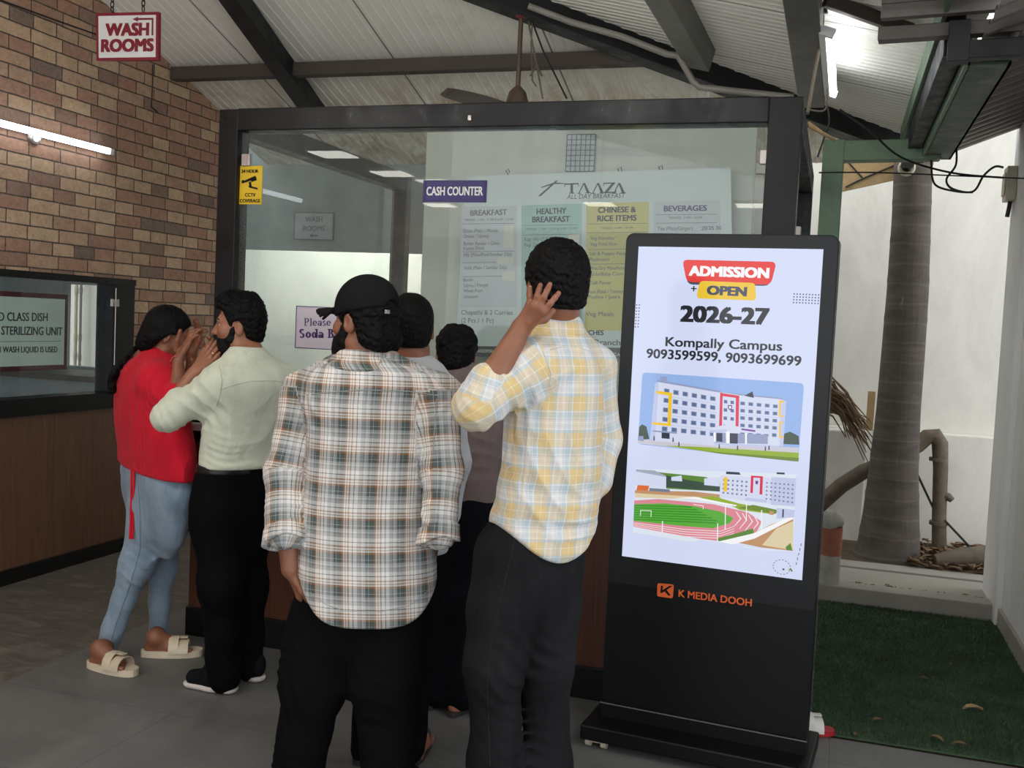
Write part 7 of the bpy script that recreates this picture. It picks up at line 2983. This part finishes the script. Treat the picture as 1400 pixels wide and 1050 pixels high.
F.loft(torso([(850, 540, 580, .03), (805, 516, 600, .08), (760, 510, 606, .10), (735, 514, 602, .1)], Y, a), .03, 2.2)
F.chain(legL, [.085, .07, .054], .06)
F.chain(legR, [.085, .07, .054], .06)
cloth_noise(F, *bounds(*legL, *legR), .003, .8)
F.build('trousers', CLOTH['black_trousers'], root)
hair_cap(hc, HM, .97, .010, .008, HL_SHORT, .005, .003).build('hair', HAIR, root)
for f_ in fl:
    flipflop(root, V((f_[0] + .004, f_[1] - .02, 0)), V((f_[0] - .05, f_[1] + .2, 0)), FLOP_DARK, FLOP_DARK, .045, .02, 'thong')

# ================= man in the brown top leaning to the counter
Y = 3.74
a = 12
root = thing('person.005', gz(at(608, 960, 3.7)), 'person in a dull brown top and dark jeans leaning to the counter between two others', 'person')
rows = [(700, 588, 690, .11), (660, 590, 690, .112), (610, 590, 692, .112), (570, 588, 694, .112, .03), (545, 588, 694, .11, .05), (525, 592, 690, .105, .07), (512, 600, 676, .09, .08), (503, 606, 654, .072, .09), (495, 608, 648, .06, .1)]
st = torso(rows, Y, a)
M0 = basis(a)
hc = at(623, 490, 3.85)
HM = basis(22, 14)
shL, elL, wrL = at(596, 545, 3.80), at(590, 600, 3.86), at(610, 575, 3.97)
shR, elR, wrR = at(686, 543, 3.84), at(700, 600, 3.88), at(680, 575, 3.97)
wrL[1] = wrR[1] = 3.90
legL = [at(612, 705, 3.72), at(603, 820, 3.72), at(597, 945, 3.70)]
legR = [at(655, 705, 3.74), at(642, 820, 3.73), at(632, 950, 3.69)]
F = Soft(.0045)
head_skin(F, hc, HM, .96)
F.cap(hc + HM @ V((0, -.03, -.05)), at(626, 518, 3.82), .05, .056, k=.03)
trunk_skin(F, st)
arm_skin(F, shL, elL, wrL)
arm_skin(F, shR, elR, wrR)
auto_hand(F, wrL, (.2, .35, .9), (-.5, -.4, .2), (.8, 0, 0), .9, 20)
auto_hand(F, wrR, (-.2, .35, .9), (.5, -.4, .2), (-.8, 0, 0), .9, 20)
leg_skin(F, legL, [.09, .075, .055])
leg_skin(F, legR, [.09, .075, .055])
fe = [atz(588, 968, 0), atz(622, 977, 0)]
for L_, f_ in ((legL, fe[0]), (legR, fe[1])):
    hl = V((f_[0], f_[1], .024))
    F.cap(L_[2], hl + V((0, .025, .05)), .036, .034, k=.02)
    foot_skin(F, hl, hl + V((.04, .2, 0)))
F.build('body', SKIN['warm'], root)
F = Soft(.006)
F.loft(st, .02, 2.2)
for sg, s, e, w in ((-1, shL, elL, wrL), (1, shR, elR, wrR)):
    F.cap(at(630 + sg * 22, 518, 3.82), s, .05, .06, k=.05)
    F.chain([s, e], [.062, .053], .035)
    F.cap(e, e + .35 * (w - e), .052, .046, k=.02)
folds(F, at(640, 600, 3.62), .2, (.3, 0, 1), .09, .005, .3, .03)
folds(F, at(640, 540, 3.68), .13, (.4, 0, .8), .06, .005, 1.3, .03)
cloth_noise(F, *bounds(*[s[:3] for s in st], m=.3), .003, .9, 7.3)
zr = at(640, 690, Y)[2]
F.cut(lambda x, y, z: zr - z, V(st[0][:3]) - (.3, .4, .3), V(st[0][:3]) + (.3, .4, .06), .01)
F.build('shirt', CLOTH['brown_cotton'], root)
F = Soft(.005)
cN = at(626, 513, 3.82)
F.loft([(cN[0], cN[1], cN[2] - .03, .085, .078, R(a)), (cN[0], cN[1], cN[2] - .014, .08, .074, R(a)), (cN[0], cN[1], cN[2] + .024, .064, .064, R(a)), (cN[0], cN[1], cN[2] + .03, .057, .057, R(a))], .005, 2.1)
F.build('collar', CLOTH['brown_cotton'], root)
F = Soft(.007)
F.loft(torso([(790, 620, 650, .03), (755, 598, 674, .08), (710, 589, 686, .104), (675, 594, 684, .1)], Y, a), .03, 2.2)
F.chain(legL, [.095, .08, .062], .06)
F.chain(legR, [.095, .08, .062], .06)
cloth_noise(F, *bounds(*legL, *legR), .003, .8)
F.build('trousers', CLOTH['navy_jeans'], root)


def curly(F, p):
    for i in range(26):
        u, w = rng.uniform(-1, 1), rng.uniform(0, 6.28)
        q = V((math.sqrt(1 - u * u) * math.cos(w) * .075, math.sqrt(1 - u * u) * math.sin(w) * .095 - .014, abs(u) * .085 + .045))
        F.ell(p(*q), (.022, .022, .022), None, .01)


hair_cap(hc, HM, .96, .012, .018, HL_SHORT, .005, .005, curly).build('hair', HAIR, root)
mb = MB()
for sx in (-1, 1):
    mb.tube([hc + HM @ V((sx * .078, -.03, .008)), hc + HM @ V((sx * .08, .03, .014)), hc + HM @ V((sx * .07, .1, .012))], .0022, 6)
mb.build('spectacles', M['black'], root)
for f_ in fe:
    flipflop(root, V((f_[0] - .004, f_[1] - .02, 0)), V((f_[0] + .04, f_[1] + .2, 0)), FLOP_DARK, FLOP_GREY, .046, .022, 'thong')

# red slipper
c = atz(1122, 1002, .0)
fs_ = thing('slipper', c, 'red and white slipper on the floor behind the kiosk', 'slipper')
flipflop(fs_, c + (-.16, -.05, 0), c + (.03, .0, 0), M['red_rubber'], M['white_rubber'], .045, .022, 'band')
